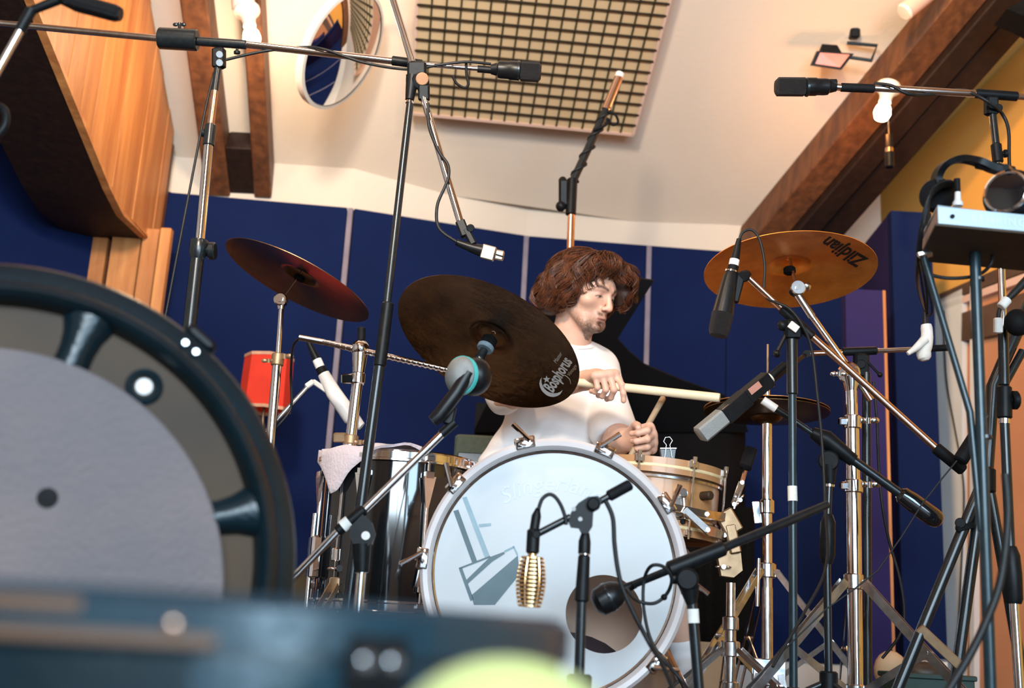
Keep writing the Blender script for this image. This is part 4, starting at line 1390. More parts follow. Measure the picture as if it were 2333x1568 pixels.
MB().tube(L(Y, (489, 208), (479, 290)), rp(9.5, Y), 14).build('upper_tube', 'copper_lit_tube', t)
mb = MB().cyl(P(480, 284, Y), P(475, 333, Y), rp(14, Y), bev=0.003)
knob(mb, P(470, 303, Y), -RIGHT, 0.006, 0.011)
mb.build('upper_clutch', 'black_metal', t)
MB().tube(L(Y, (475, 330), (455, 555)), rp(11.5, Y), 14).build('middle_tube', 'chrome', t)
mb = MB().lathe(P(455, 548, Y), P(449, 597, Y) - P(455, 548, Y), [(rp(20, Y), 0), (rp(22, Y), 0.006), (rp(22, Y), 0.036), (rp(16, Y), 0.05), (rp(15, Y), 0.054)], 18)
knob(mb, P(470, 572, Y), RIGHT, 0.010, 0.024)
mb.build('clutch', 'black_metal', t)
MB().tube([P(449, 592, Y), low_], rp(16, Y), 16).build('lower_tube', 'black_metal', t)
mic_tripod(t, low_, 0.2, 0.32)

def overhead_mic(lab, pts, Y, rr):
    """side-address condenser: clip collar, barrel, squared grille"""
    a, b, c, d = L(Y, *pts)
    t = thing('condenser_microphone', lab, 'microphone', a)
    ax = (d - a).normalized()
    MB().cyl(a, b, rr * 0.55, rr * 0.75, seg=14).build('connector', 'black_plastic', t)
    MB().lathe(b, ax, [(rr * 0.72, 0), (rr * 0.95, 0.004), (rr, 0.012), (rr, (c - b).length * 0.55), (rr * 1.08, (c - b).length * 0.6), (rr * 1.08, (c - b).length)], 24).build('barrel', 'mic_black', t)
    x, y, _ = frame(ax, UP)
    MB().box((c + d) / 2, x * rr * 1.02, y * rr * 0.9, ax * (d - c).length / 2, rr * 0.3).build('grille', 'grille_black', t)
    MB().cyl(c - ax * 0.004, c + ax * 0.003, rr * 1.12, bev=0.001).build('ring', 'black_metal', t)
    return t


mat('grille_black', (0.02, 0.021, 0.024), 0.5, 0.5, bump=(600, 0.8))
overhead_mic('black condenser microphone on the tip of the long level boom', ((1118, 158), (1132, 158), (1182, 161), (1233, 166)), Y, rp(22, Y))
MB().tube(L(Y, (1088, 157), (1125, 160)), rp(9, Y), 12).build('mic_adapter', 'black_plastic', t)
cable('black cable wound along the long level boom to its microphone', ((515, 136), (600, 117), (690, 108), (740, 113, 2.88), (830, 143, 2.88), (930, 158, 2.87), (1000, 148, 2.88), (1062, 141, 2.88), (1118, 146, 2.9)), 0.0042, Y)
MB().tube(smooth_path(L(2.89, (1062, 143), (1063, 170), (1067, 192), (1058, 200), (1040, 190), (1032, 174)), 4), 0.004, 6).build('cable_tie', 'black_rubber', None, label='black cable tie loop hanging from the long boom', category='cable tie')
cable('thin black cable running down beside the tall chrome stand', ((488, 165), (470, 240), (452, 330), (425, 470), (400, 600), (378, 715), (360, 800)), 0.0035, 2.92)

# --- stand B: tall black stand with steep chrome boom
Y = 2.72
low_ = to_floor(P(866, 832, Y), P(826, 1130, Y))
t = thing('microphone_stand', 'slender black stand with a steep chrome boom crossing the long boom', 'mic stand', floor_of(low_))
MB().tube(L(Y, (880, -50), (948, 170)), rp(9, Y), 14).build('boom_tail', 'chrome', t)
MB().tube(L(Y, (958, 200), (1050, 510)), rp(9, Y), 14).build('boom', 'chrome', t)
mb = MB().box(P(950, 160, Y), RIGHT * rp(24, Y), FWD * 0.013, UP * rp(22, Y), 0.006)
mb.cyl(P(958, 185, Y - .016), P(958, 185, Y + .016), rp(22, Y), bev=0.004, seg=20)
mb.box(P(966, 212, Y), RIGHT * rp(14, Y), FWD * 0.012, UP * rp(20, Y), 0.004)
mb.build('boom_clutch', 'black_plastic', t)
MB().cyl(P(962, 180, Y - .016), P(962, 180, Y - .022), rp(16, Y), bev=0.002, seg=20).build('clutch_cap', 'strap_brown', t)
MB().tube(L(Y, (940, 175), (933, 228)), [rp(18, Y), rp(11, Y)], 12).build('neck', 'black_plastic', t)
MB().cyl(P(934, 231, Y), P(933, 236, Y), rp(10.5, Y)).build('chrome_ring', 'chrome', t)
MB().tube(L(Y, (934, 236), (880, 705)), rp(9.5, Y), 14).build('upper_tube', 'black_metal', t)
MB().cyl(P(884, 690, Y), P(865, 836, Y), rp(14, Y), rp(15, Y), bev=0.003).build('clutch', 'black_plastic', t)
MB().tube([P(865, 830, Y), low_], rp(12.5, Y), 14).build('lower_tube', 'black_metal', t)
mic_tripod(t, low_, 0.14, 0.26)
mt = thing('condenser_microphone', 'small square-headed gold and black microphone hanging over the ride', 'microphone', P(1100, 572, Y))
MB().bar(P(1047, 502, Y), P(1062, 540, Y), 0.024, 0.02, RIGHT, 0.004).build('clip_block', 'black_plastic', mt)
MB().bar(P(1060, 522, Y), P(1080, 560, Y), 0.018, 0.022, RIGHT, 0.004).build('clip_arm', 'black_plastic', mt)
MB().cyl(P(1072, 520, Y - .015), P(1072, 520, Y + .015), 0.010, bev=0.002).build('clip_knob', 'black_plastic', mt)
MB().tube(L(Y, (1040, 552), (1075, 565), (1100, 572)), [0.008, 0.012, 0.016], 14).build('barrel', 'mic_black', mt)
q0, q1 = P(1098, 572, Y), P(1128, 580, Y)
MB().bar(q0, q1, rp(34, Y), rp(34, Y), UP, 0.002).build('square_body', 'silver_mic', mt)
MB().bar(q1, P(1148, 584, Y), rp(24, Y), rp(26, Y), UP, 0.003).build('head', 'silver_mic', mt)
MB().bar(P(1130, 580, Y - .013), P(1147, 585, Y - .013), rp(3, Y), 0.003, UP).build('head_slot', 'black_rubber', mt)
cable('black cable spiralling down the steep chrome boom', ((975, 235), (978, 290), (1000, 345), (1020, 375), (1022, 402), (1014, 425), (996, 470), (1000, 520), (1040, 551)), 0.004, Y - 0.02)

# --- stand C behind the drummer
Y = 4.0
t = thing('microphone_stand', 'copper-toned stand behind the drummer with its boom raised steeply', 'mic stand', floor_of(P(1296, 900, Y)))
MB().tube([P(1302, 485, Y), to_floor(P(1302, 485, Y), P(1298, 600, Y))], rp(9, Y), 12).build('upright', 'copper_lit_tube', t)
mb = MB().cyl(P(1300, 490, Y), P(1304, 408, Y), rp(13, Y), bev=0.003)
mb.box(P(1284, 440, Y), RIGHT * 0.018, FWD * 0.02, UP * 0.05, 0.008)
mb.ball(P(1278, 470, Y), 0.02, 10)
mb.ball(P(1282, 412, Y), 0.016, 10)
mb.build('boom_clutch', 'black_plastic', t)
MB().tube(L(Y, (1302, 420), (1384, 244)), rp(10, Y), 12).build('boom', 'black_metal', t)
MB().tube(L(Y, (1380, 250), (1410, 176)), rp(11, Y), 12).build('boom_tip', 'copper_lit_tube', t)
MB().cyl(P(1409, 178, Y), P(1413, 166, Y), rp(11, Y), bev=0.002).build('end_cap', 'porcelain', t)
b0 = to_floor(P(1302, 485, Y), P(1298, 600, Y))
mic_tripod(t, b0, 0.16, 0.28)
pts = []
for k in range(40):
    u = k / 39
    pts.append(P(1305 + 78 * u, 415 - 165 * u, Y) + (RIGHT * math.cos(u * 26) + FWD * math.sin(u * 26)) * 0.019)
MB().tube(pts, 0.005, 7).build('microphone_cable', 'cable', None, 60, label='black cable coiled round the steep boom behind the drummer', category='cable')
MB().tube(smooth_path(L(Y - .02, (1385, 255), (1402, 262), (1408, 278), (1396, 285), (1384, 270), (1380, 285), (1352, 297)), 5), 0.005, 6).build('cable_tie', 'black_rubber', None, label='loose cable tie bow on the steep boom behind the drummer', category='cable tie')

# --- stand D: right, boom pointing left
Y = 2.6
t = thing('microphone_stand', 'chrome stand at the right edge with a level boom pointing left', 'mic stand', floor_of(P(2310, 1500, Y)))
MB().tube(L(Y, (1985, 200), (2230, 214)), rp(9, Y), 14).build('boom', 'chrome', t)
MB().cyl(P(1915, 199, Y), P(1992, 202, Y), rp(11, Y), bev=0.002).build('boom_grip', 'black_rubber', t)
MB().cyl(P(2222, 213, Y), P(2318, 220, Y), rp(12, Y), bev=0.002).build('boom_sleeve', 'black_plastic', t)
MB().tube(L(Y, (2310, 220), (2420, 226)), rp(8, Y), 14).build('boom_tail', 'chrome', t)
mb = MB().box(P(2258, 242, Y), RIGHT * rp(15, Y), FWD * 0.014, UP * rp(24, Y), 0.005)
mb.cyl(P(2275, 246, Y - .015), P(2275, 246, Y + .015), rp(10, Y), bev=0.002)
mb.build('boom_clutch', 'black_plastic', t)
MB().tube(L(Y, (2262, 262), (2270, 335)), rp(9, Y), 14).build('neck', 'black_metal', t)
mb = MB().cyl(P(2269, 328, Y), P(2274, 372, Y), rp(13, Y), bev=0.003)
knob(mb, P(2283, 350, Y), RIGHT, 0.006, 0.010)
mb.build('upper_clutch', 'black_plastic', t)
MB().tube(L(Y, (2274, 370), (2286, 760)), rp(9, Y), 14).build('upper_tube', 'chrome', t)
MB().cyl(P(2285, 745, Y), P(2288, 880, Y), rp(12, Y), bev=0.003).build('middle_clutch', 'black_metal', t)
mb = MB().cyl(P(2288, 880, Y), P(2289, 955, Y), rp(17, Y), bev=0.004)
knob(mb, P(2300, 912, Y), RIGHT, 0.006, 0.022)
mb.build('clutch', 'black_plastic', t)
MB().cyl(P(2289, 955, Y), P(2289, 966, Y), rp(13, Y)).build('chrome_ring', 'chrome', t)
MB().tube(L(Y, (2289, 966), (2302, 1260)), rp(11, Y), 14).build('middle_tube', 'black_metal', t)
MB().lathe(P(2303, 1245, Y), P(2310, 1375, Y) - P(2303, 1245, Y), [(rp(12, Y), 0), (rp(19, Y), 0.02), (rp(21, Y), 0.06), (rp(20, Y), 0.115), (rp(16, Y), 0.125)], 16).build('lower_clutch', 'black_plastic', t)
low_ = to_floor(P(2310, 1375, Y), P(2318, 1500, Y))
MB().tube([P(2310, 1370, Y), low_], rp(11, Y), 14).build('lower_tube', 'chrome', t)
mic_tripod(t, low_, 0.07, 0.3, (100, 200, 340))
overhead_mic('black condenser microphone pointing left from the right-hand boom', ((1905, 198), (1890, 198), (1838, 199), (1766, 197)), Y, rp(21, Y))
MB().tube(L(Y, (1890, 192), (1905, 192)), rp(13, Y), 10).build('mic_adapter', 'black_plastic', t)
MB().cyl(P(1905, 198, Y), P(1916, 199, Y), rp(9, Y), seg=12).build('chrome_ring', 'chrome', t)
cable('black cable wrapped round the right-hand boom', ((1992, 190), (2030, 195, 2.58), (2070, 214, 2.57), (2120, 216, 2.6), (2190, 205, 2.62), (2230, 220, 2.57), (2262, 240, 2.57), (2285, 262), (2298, 300), (2300, 380), (2312, 520)), 0.0042, Y)

# --- stand G: black stand with gold-toned boom and big dynamic microphone over the right crash
Y = 2.82
b0 = floor_of(P(1807, 1490, Y))
t = thing('microphone_stand', 'black stand with a long slanting gold-lit boom over the hi-hat', 'mic stand', b0)
MB().tube(L(Y, (1700, 627), (1790, 712)), rp(8, Y), 14).build('boom', 'copper_lit_tube', t)
MB().tube(L(Y, (1845, 762), (2142, 1030)), rp(8.5, Y), 14).build('boom_tail', 'copper_lit_tube', t)
MB().cyl(P(1780, 702, Y), P(1852, 768, Y), rp(12, Y), bev=0.003).build('boom_sleeve', 'black_plastic', t)
MB().cyl(P(2130, 1019, Y), P(2196, 1073, Y), rp(14, Y), bev=0.004).build('boom_grip', 'black_rubber', t)
mb = MB().box(P(1806, 750, Y), RIGHT * rp(20, Y), FWD * 0.016, UP * rp(24, Y), 0.006)
mb.ball(P(1783, 742, Y), 0.014, 10)
mb.tube(L(Y, (1790, 765), (1772, 800)), 0.005, 8)
mb.ball(P(1770, 806, Y), 0.010, 8)
mb.build('boom_clutch', 'black_plastic', t)
MB().box(P(1808, 745, Y - .02), (RIGHT * .8 - UP * .6) * rp(12, Y), FWD * 0.004, (UP * .8 + RIGHT * .6) * rp(9, Y), 0.001).build('tape_label', 'tape_white', t)
MB().cyl(P(1804, 772, Y), P(1805, 900, Y), rp(13, Y), bev=0.003).build('upper_tube', 'black_metal', t)
MB().tube([P(1805, 895, Y), (b0.x, b0.y, 0.03)], rp(9.5, Y), 14).build('lower_tube', 'steel_blue', t)
MB().cyl(P(1805, 1108, Y), P(1806, 1142, Y), rp(11, Y)).build('tape_band', 'tape_white', t)
MB().lathe((b0.x, b0.y, 0), Z, [(0.12, 0), (0.12, 0.012), (0.06, 0.035), (0.022, 0.10), (0.014, 0.11)], 28).build('base', 'black_metal', t)
mt = thing('dynamic_microphone', 'large black dynamic microphone hanging beside the orange crash', 'microphone', P(1638, 766, Y))
ax = (P(1638, 766, Y) - P(1684, 548, Y)).normalized()
p0 = P(1684, 545, Y)
MB().tube([p0, p0 + ax * rp(52, Y)], [rp(6, Y), rp(11, Y)], 12).build('connector', 'black_plastic', mt)
MB().cyl(P(1674, 592, Y), P(1671, 606, Y), rp(12, Y)).build('white_ring', 'tape_white', mt)
MB().cyl(P(1671, 606, Y), P(1667, 625, Y), rp(13, Y)).build('collar', 'black_rubber', mt)
p1 = P(1667, 618, Y)
MB().cyl(p1, p1 + ax * 0.004, rp(16, Y)).build('chrome_ring', 'chrome', mt)
ln = (P(1638, 766, Y) - p1).length
MB().lathe(p1, ax, [(rp(14, Y), 0.003), (rp(18, Y), 0.02), (rp(24, Y), ln * 0.55), (rp(26, Y), ln * 0.68)], 24).build('body', 'mic_black', mt)
MB().lathe(p1, ax, [(rp(26.5, Y), ln * 0.67), (rp(25, Y), ln * 0.92), (rp(20, Y), ln), (0.001, ln + 0.003)], 24).build('grille', 'grille_black', mt)
mb = MB().bar(P(1690, 622, Y), P(1672, 690, Y), 0.022, 0.016, RIGHT, 0.004)
mb.cyl(P(1694, 630, Y - .012), P(1700, 628, Y + .012), rp(14, Y), bev=0.003)
mb.build('clip', 'black_plastic', mt)
cable('black cable arching from the top of the large dynamic microphone', ((1684, 548), (1692, 530), (1712, 524), (1730, 545), (1742, 600), (1741, 655), (1748, 680), (1770, 690, 2.8), (1800, 705, 2.79), (1830, 745, 2.79), (1850, 800, 2.8), (1862, 900, 2.8), (1872, 1000, 2.8), (1880, 1150, 2.78), (1882, 1290, 2.7), (1830, 1400, 2.65), (1760, 1520, 2.6)), 0.0036, Y)

# --- stand H: boom with clutch behind the crash stand, holding the hi-hat microphone
Y = 3.16
b0 = floor_of(P(1972, 1400, Y))
t = thing('microphone_stand', 'black stand with a short level chrome boom right of the hi-hat', 'mic stand', b0)
MB().tube([P(1974, 850, Y), (b0.x, b0.y, 0.03)], rp(10, Y), 14).build('upright', 'black_metal', t)
MB().tube(L(Y, (1838, 806), (1945, 802)), rp(6.5, Y), 12).build('boom', 'copper_lit_tube', t)
MB().tube(L(Y, (1990, 800), (2085, 796)), rp(6, Y), 12).build('boom_tail', 'chrome', t)
MB().cyl(P(2080, 796, Y), P(2168, 792, Y), rp(8, Y), bev=0.002).build('boom_grip', 'black_rubber', t)
MB().cyl(P(1918, 802, Y), P(1998, 799, Y), rp(10, Y), bev=0.003).build('boom_sleeve', 'black_plastic', t)
mb = MB().box(P(1962, 832, Y), RIGHT * rp(17, Y), FWD * 0.015, UP * rp(28, Y), 0.006)
mb.cyl(P(1962, 830, Y - .018), P(1962, 830, Y + .015), rp(11, Y), bev=0.002)
mb.tube(L(Y - .015, (1972, 820), (2002, 852)), 0.004, 8)
mb.ball(P(2005, 854, Y - .015), 0.008, 8)
mb.build('boom_clutch', 'black_plastic', t)
mb = MB().cyl(P(1838, 806, Y - .02), P(1838, 806, Y + .02), rp(9, Y), seg=12)
mb.tube(L(Y, (1838, 806), (1800, 835, 3.05), (1745, 882, 3.02)), 0.006, 8)
mb.build('mic_arm', 'black_plastic', t)
MB().cyl(floor_of(b0), b0 + Z * 0.02, 0.12, bev=0.006, seg=28).build('base', 'black_metal', t)
Y = 3.0
mt = thing('hi_hat_microphone', 'square-barrelled black microphone with salmon label aimed at the hi-hat', 'microphone', P(1655, 948, Y))
def sq(p, q, w, d, ma, nm, bev=0.002):
    return MB().bar(P(*p, Y), P(*q, Y), rp(w, Y), rp(d, Y), UP, bev).build(nm, ma, mt)
MB().tube(L(Y, (1790, 830), (1752, 864)), [rp(9, Y), rp(11, Y)], 12).build('connector', 'black_plastic', mt)
MB().cyl(P(1757, 860, Y), P(1747, 868, Y), rp(12, Y)).build('white_ring', 'tape_white', mt)
sq((1752, 862), (1690, 912), 36, 36, 'mic_black', 'rear_body')
sq((1700, 905), (1648, 950), 40, 40, 'mic_black', 'body')
sq((1650, 946), (1593, 993), 38, 40, 'grille_grey', 'grille', 0.005)
n_ = -FWD
dv = (P(1650, 946, Y) - P(1752, 862, Y)).normalized()
uv = dv.cross(n_).normalized()
if uv.dot(UP) < 0:
    uv = -uv
MB().bar(P(1646, 938, Y) + n_ * rp(21, Y), P(1690, 903, Y) + n_ * rp(21, Y), rp(16, Y), 0.002, UP).build('label_plate', 'salmon_label', mt)
MB().bar(P(1704, 893, Y) + n_ * rp(20, Y), P(1728, 874, Y) + n_ * rp(20, Y), rp(16, Y), 0.002, UP).build('label_plate', 'salmon_label', mt)
for k in range(9):
    q = lerp(P(1650, 935, Y), P(1686, 906, Y), (k + 0.5) / 9) + n_ * (rp(21, Y) + 0.0012)
    MB().bar(q - uv * 0.0025, q + uv * 0.0025, 0.0016, 0.0006, dv).build('label_print', 'print_dark', mt)
MB().bar(P(1700, 918, Y), P(1738, 888, Y), 0.016, 0.03, UP, 0.003).build('clip', 'black_plastic', mt)

# --- stand I: black boom stand holding a slim microphone under the hi-hat
Y = 2.9
b0 = floor_of(P(1886, 1400, Y))
t = thing('microphone_stand', 'all-black boom stand whose grip points down to the lower right', 'mic stand', b0)
MB().tube(L(Y, (1790, 945), (1862, 995)), rp(7, Y), 12).build('boom', 'black_metal', t)
MB().tube(L(Y, (1850, 985), (1880, 1000), (1945, 1050)), [rp(13, Y), rp(22, Y), rp(15, Y)], 14).build('boom_clutch', 'black_plastic', t)
MB().tube(L(Y, (1940, 1046), (2052, 1126)), rp(11, Y), 14).build('boom_tail', 'black_metal', t)
MB().tube(smooth_path(L(Y, (2048, 1123), (2075, 1142), (2125, 1178), (2145, 1190)), 3), [rp(13, Y), rp(20, Y), rp(20, Y), rp(22, Y), rp(22, Y), rp(22, Y), rp(22, Y), rp(20, Y), rp(16, Y), rp(8, Y)], 16).build('boom_grip', 'black_gloss', t)
mb = MB().cyl(P(1888, 1050, Y - .02), P(1888, 1050, Y + .02), rp(24, Y), bev=0.004, seg=18)
mb.tube(L(Y, (1888, 1060), (1890, 1105)), [rp(20, Y), rp(12, Y)], 12)
mb.build('swivel', 'black_plastic', t)
MB().cyl(P(1889, 1104, Y), P(1889, 1110, Y), rp(12, Y)).build('chrome_ring', 'chrome', t)
MB().tube(L(Y, (1889, 1108), (1886, 1180)), rp(8, Y), 12).build('upper_tube', 'black_metal', t)
MB().lathe(P(1887, 1172, Y), P(1884, 1285, Y) - P(1887, 1172, Y), [(rp(10, Y), 0), (rp(17, Y), 0.02), (rp(18, Y), 0.1), (rp(12, Y), 0.122)], 16).build('clutch', 'black_plastic', t)
MB().tube([P(1884, 1280, Y), (b0.x, b0.y, 0.03)], rp(9, Y), 12).build('lower_tube', 'black_metal', t)
mic_tripod(t, b0, 0.12, 0.24, (-60, 60, 180))
mt = thing('pencil_microphone', 'slim microphone with a white tip under the hi-hat', 'microphone', P(1745, 918, Y))
MB().tube(L(Y, (1738, 912), (1768, 932)), rp(10, Y), 14).build('capsule', 'plastic_white', mt)
MB().tube(L(Y, (1766, 930), (1800, 952)), rp(7.5, Y), 14).build('barrel', 'mic_black', mt)

# --- kick microphone stand
Y = 2.3
b0 = floor_of(P(1586, 1500, Y))
t = thing('microphone_stand', 'short black stand with a thick boom reaching to the sound hole', 'mic stand', b0)
MB().tube(L(Y, (1444, 1332, 2.34), (1530, 1297)), rp(9, Y), 12).build('boom', 'black_metal', t)
MB().cyl(P(1522, 1300, Y), P(1652, 1248, Y), rp(19, Y), rp(17, Y), bev=0.004).build('boom_sleeve', 'black_plastic', t)
MB().tube(L(Y, (1645, 1250), (1810, 1182, 2.36), (1884, 1150, 2.4)), [rp(10, Y), rp(11, Y), rp(10, Y)], 12).build('boom_tail', 'black_metal', t)
mb = MB().cyl(P(1566, 1320, Y - .022), P(1566, 1320, Y + .022), rp(26, Y), bev=0.005, seg=18)
knob(mb, P(1552, 1318, Y), -RIGHT, 0.012, 0.011)
mb.tube(L(Y, (1570, 1335), (1576, 1378)), [rp(24, Y), rp(12, Y)], 12)
mb.build('swivel', 'black_plastic', t)
MB().tube([P(1576, 1370, Y), to_floor(P(1576, 1370, Y), P(1588, 1520, Y))], rp(12, Y), 14).build('upright', 'black_metal', t)
MB().cyl(P(1578, 1388, Y), P(1580, 1420, Y), rp(13.5, Y)).build('tape_band', 'tape_white', t)
b0 = to_floor(P(1576, 1370, Y), P(1588, 1520, Y))
MB().lathe((b0.x, b0.y, 0), Z, [(0.11, 0), (0.11, 0.012), (0.05, 0.03), (0.02, 0.075), (0.013, 0.08)], 28).build('base', 'black_metal', t)
Y = 2.36
mt = thing('kick_microphone', 'black egg-shaped microphone in front of the bass drum sound hole', 'microphone', P(1390, 1365, Y))
ax = (P(1436, 1338, Y) - P(1380, 1368, Y)).normalized()
p0 = P(1352, 1380, Y)
MB().lathe(p0 + FWD * 0.0, ax, [(0.001, 0), (rp(20, Y), 0.003), (rp(31, Y), 0.012), (rp(33, Y), 0.03), (rp(33, Y), 0.038), (rp(30, Y), 0.05), (rp(22, Y), 0.062), (rp(12, Y), 0.068)], 24).build('head', 'mic_black', mt)
MB().lathe(p0, ax, [(rp(33.6, Y), 0.030), (rp(34.2, Y), 0.032), (rp(34.2, Y), 0.036), (rp(33.6, Y), 0.038)], 24, caps=False).build('ring', 'black_metal', mt)
MB().tube([p0 + ax * 0.066, P(1448, 1331, Y)], [rp(12, Y), rp(9, Y)], 14).build('neck', 'black_plastic', mt)
MB().cyl(P(1416, 1347, Y), P(1420, 1345, Y), rp(13, Y)).build('collar_ring', 'rivet', mt)
cable('black cable looping below the kick microphone boom', ((1428, 1342, 2.33), (1450, 1368), (1490, 1375), (1520, 1352), (1530, 1318, 2.26), (1512, 1292, 2.25), (1484, 1290, 2.25), (1468, 1320), (1466, 1380), (1480, 1450), (1508, 1500), (1560, 1560), (1600, 1640, 2.2)), 0.0035, 2.28)
MB().ball(P(1513, 1361, 2.28), 0.0065, 10).build('cable_bead', 'black_rubber', None, label='small black slide bead on the looping kick cable', category='cable bead')

# --- gold microphone stand in front of the bass drum
Y = 2.12
b0 = to_floor(P(1330, 1250, Y), P(1322, 1480, Y))
t = thing('microphone_stand', 'black stand in front of the bass drum holding the gold microphone', 'mic stand', b0)
MB().tube(L(Y, (1226, 1216), (1300, 1178)), rp(8, Y), 12).build('boom', 'black_metal', t)
MB().tube(L(Y, (1345, 1155), (1392, 1128)), rp(8, Y), 12).build('boom_tail', 'black_metal', t)
MB().cyl(P(1385, 1132, Y), P(1438, 1103, Y), rp(13, Y), bev=0.003).build('boom_grip', 'black_rubber', t)
fan = [(1296, 1186), (1302, 1166), (1318, 1146), (1340, 1132), (1362, 1130), (1372, 1140), (1366, 1158), (1352, 1166), (1350, 1200), (1340, 1216), (1328, 1216), (1320, 1202), (1302, 1200)]
MB().prism(L(Y - 0.012, *fan), (0, 0.024, 0)).build('boom_clutch', 'black_plastic', t)
for (x, y) in ((1307, 1160), (1322, 1183)):
    MB().cyl(P(x, y, Y - .013), P(x, y, Y - .016), rp(5, Y), seg=12).build('rivet', 'rivet', t)
MB().cyl(P(1352, 1148, Y - .026), P(1352, 1148, Y + .02), rp(15, Y), bev=0.003).build('clutch_knob', 'black_plastic', t)
MB().tube(L(Y, (1334, 1214), (1332, 1234), (1331, 1262)), [rp(9, Y), rp(14, Y), rp(14, Y)], 12).build('neck', 'black_plastic', t)
MB().cyl(P(1331, 1260, Y), P(1331, 1265, Y), rp(12.5, Y)).build('chrome_ring', 'chrome', t)
MB().cyl(P(1331, 1265, Y), P(1325, 1372, Y), rp(13.5, Y), rp(16, Y), bev=0.003).build('clutch', 'black_plastic', t)
MB().tube([P(1325, 1368, Y), b0], rp(11.5, Y), 14).build('lower_tube', 'black_metal', t)
mic_tripod(t, b0, 0.10, 0.25, (-20, 90, 200))
mt = thing('gold_microphone', 'gold slotted ribbon-style microphone hanging before the bass drum', 'microphone', P(1210, 1380, Y))
top, bot = P(1213, 1272, Y), P(1206, 1381, Y)
ax = (bot - top).normalized()
hl = (bot - top).length
x, y, _ = frame(ax, FWD)
MB().cyl(P(1216, 1206, Y), P(1213, 1262, Y), rp(15, Y), bev=0.003).build('mount_sleeve', 'black_plastic', mt)
MB().cyl(P(1222, 1218, Y - .014), P(1222, 1218, Y + .014), rp(10, Y), bev=0.002).build('mount_knob', 'black_plastic', mt)
MB().cyl(P(1213, 1260, Y), top + ax * 0.004, rp(10, Y)).build('neck', 'gold', mt)
def gw(u):
    return rp(25 + 8 * math.sin(math.pi * min(max(u, 0), 1)), Y)
MB().tube([top + ax * 0.004, top + ax * hl * 0.5, bot - ax * 0.004], [gw(0) * 0.78, gw(.5) * 0.8, gw(1) * 0.78], 16).build('inner_screen', 'black_rubber', mt)
NB = 12
for k in range(NB + 1):
    u = k / NB
    c0 = top + ax * hl * u
    w = gw(u)
    MB().lathe(c0 - ax * 0.0024, ax, [(w * 0.80, 0), (w, 0.0006), (w, 0.0042), (w * 0.80, 0.0048)], 28).build('grille_bar', 'gold', mt)
for k in range(6):
    a = 2 * math.pi * k / 6 + 0.45
    MB().tube([top + ax * hl * u + (x * math.cos(a) + y * math.sin(a)) * gw(u) * 0.96 for u in (0, .25, .5, .75, 1)], 0.0016, 6).build('grille_rib', 'gold', mt)
MB().tube(L(Y, (1226, 1158), (1222, 1176), (1217, 1208)), [rp(5, Y), rp(11, Y), rp(11, Y)], 12).build('connector', 'black_plastic', mt)
cable('dark cable arching above the gold microphone', ((1227, 1160), (1235, 1138), (1250, 1127), (1264, 1132), (1278, 1152), (1288, 1180), (1290, 1196)), 0.0035, Y - .01)
cable('dark cable hanging from the gold microphone stand across the bass drum', ((1380, 1142), (1396, 1180), (1400, 1240), (1408, 1300), (1420, 1345), (1450, 1410, 2.1), (1482, 1470, 2.1), (1512, 1520, 2.05), (1545, 1600, 2.0)), 0.0042, Y - .02)

# --- egg microphone with teal stripe on slanted boom
Y = 2.36
t = thing('microphone_stand', 'black stand with a slanting chrome boom left of the bass drum', 'mic stand', floor_of(P(824, 1400, Y)))
MB().tube(L(Y, (640, 1346), (775, 1206)), rp(9, Y), 14).build('boom_tail', 'chrome', t)
MB().tube(L(Y, (828, 1164), (1012, 984)), rp(9, Y), 14).build('boom', 'chrome', t)
MB().cyl(P(768, 1212, Y), P(832, 1160, Y), rp(13, Y), bev=0.003).build('boom_sleeve', 'black_plastic', t)
MB().cyl(P(780, 1201, Y - .001), P(796, 1188, Y - .001), rp(15, Y)).build('tape_band', 'tape_white', t)
mb = MB().prism(L(Y - .014, (798, 1200), (826, 1172), (846, 1190), (854, 1215), (846, 1240), (826, 1250), (806, 1240), (796, 1222)), (0, 0.028, 0))
mb.tube(L(Y, (824, 1240), (824, 1305)), [rp(22, Y), rp(17, Y)], 14)
mb.build('swivel', 'black_plastic', t)
MB().cyl(P(833, 1221, Y - .015), P(833, 1221, Y - .02), rp(10, Y), bev=0.001).build('swivel_cap', 'tape_white', t)
MB().cyl(P(823, 1298, Y), P(823, 1306, Y), rp(15, Y)).build('chrome_ring', 'chrome_worn', t)
b0 = to_floor(P(823, 1305, Y), P(820, 1340, Y))
MB().tube([P(823, 1305, Y), b0], rp(11, Y), 14).build('upright', 'chrome_worn', t)
mic_tripod(t, b0, 0.08, 0.22, (-30, 90, 210))
MB().tube(L(Y, (1005, 990), (1036, 962)), rp(11, Y), 12).build('mic_adapter', 'black_plastic', t)
mt = thing('dynamic_microphone', 'egg-headed grey microphone with a teal stripe before the ride', 'microphone', P(1050, 870, Y))
hc = P(1052, 856, Y)
hax = (P(1062, 812, Y - .01) - P(1030, 900, Y + .01)).normalized()
hn = (P(1025, 850, Y - 0.03) - hc).normalized()
x, y, a = frame(hn, hax)
MB().ball(hc, (rp(46, Y), rp(42, Y), rp(34, Y)), 24, (x, y, a)).build('grille', 'grille_grey', mt)
MB().lathe(hc, a, [(rp(43, Y), -0.004), (rp(46.5, Y), -0.004), (rp(46.5, Y), 0.004), (rp(43, Y), 0.004)], 32, hint=x, caps=False).build('teal_stripe', 'teal_band', mt)
MB().ball(hc - a * 0.018 + RIGHT * 0.016, (rp(46, Y), rp(42, Y), rp(36, Y)), 24, (x, y, a)).build('rear_shell', 'mic_black', mt)
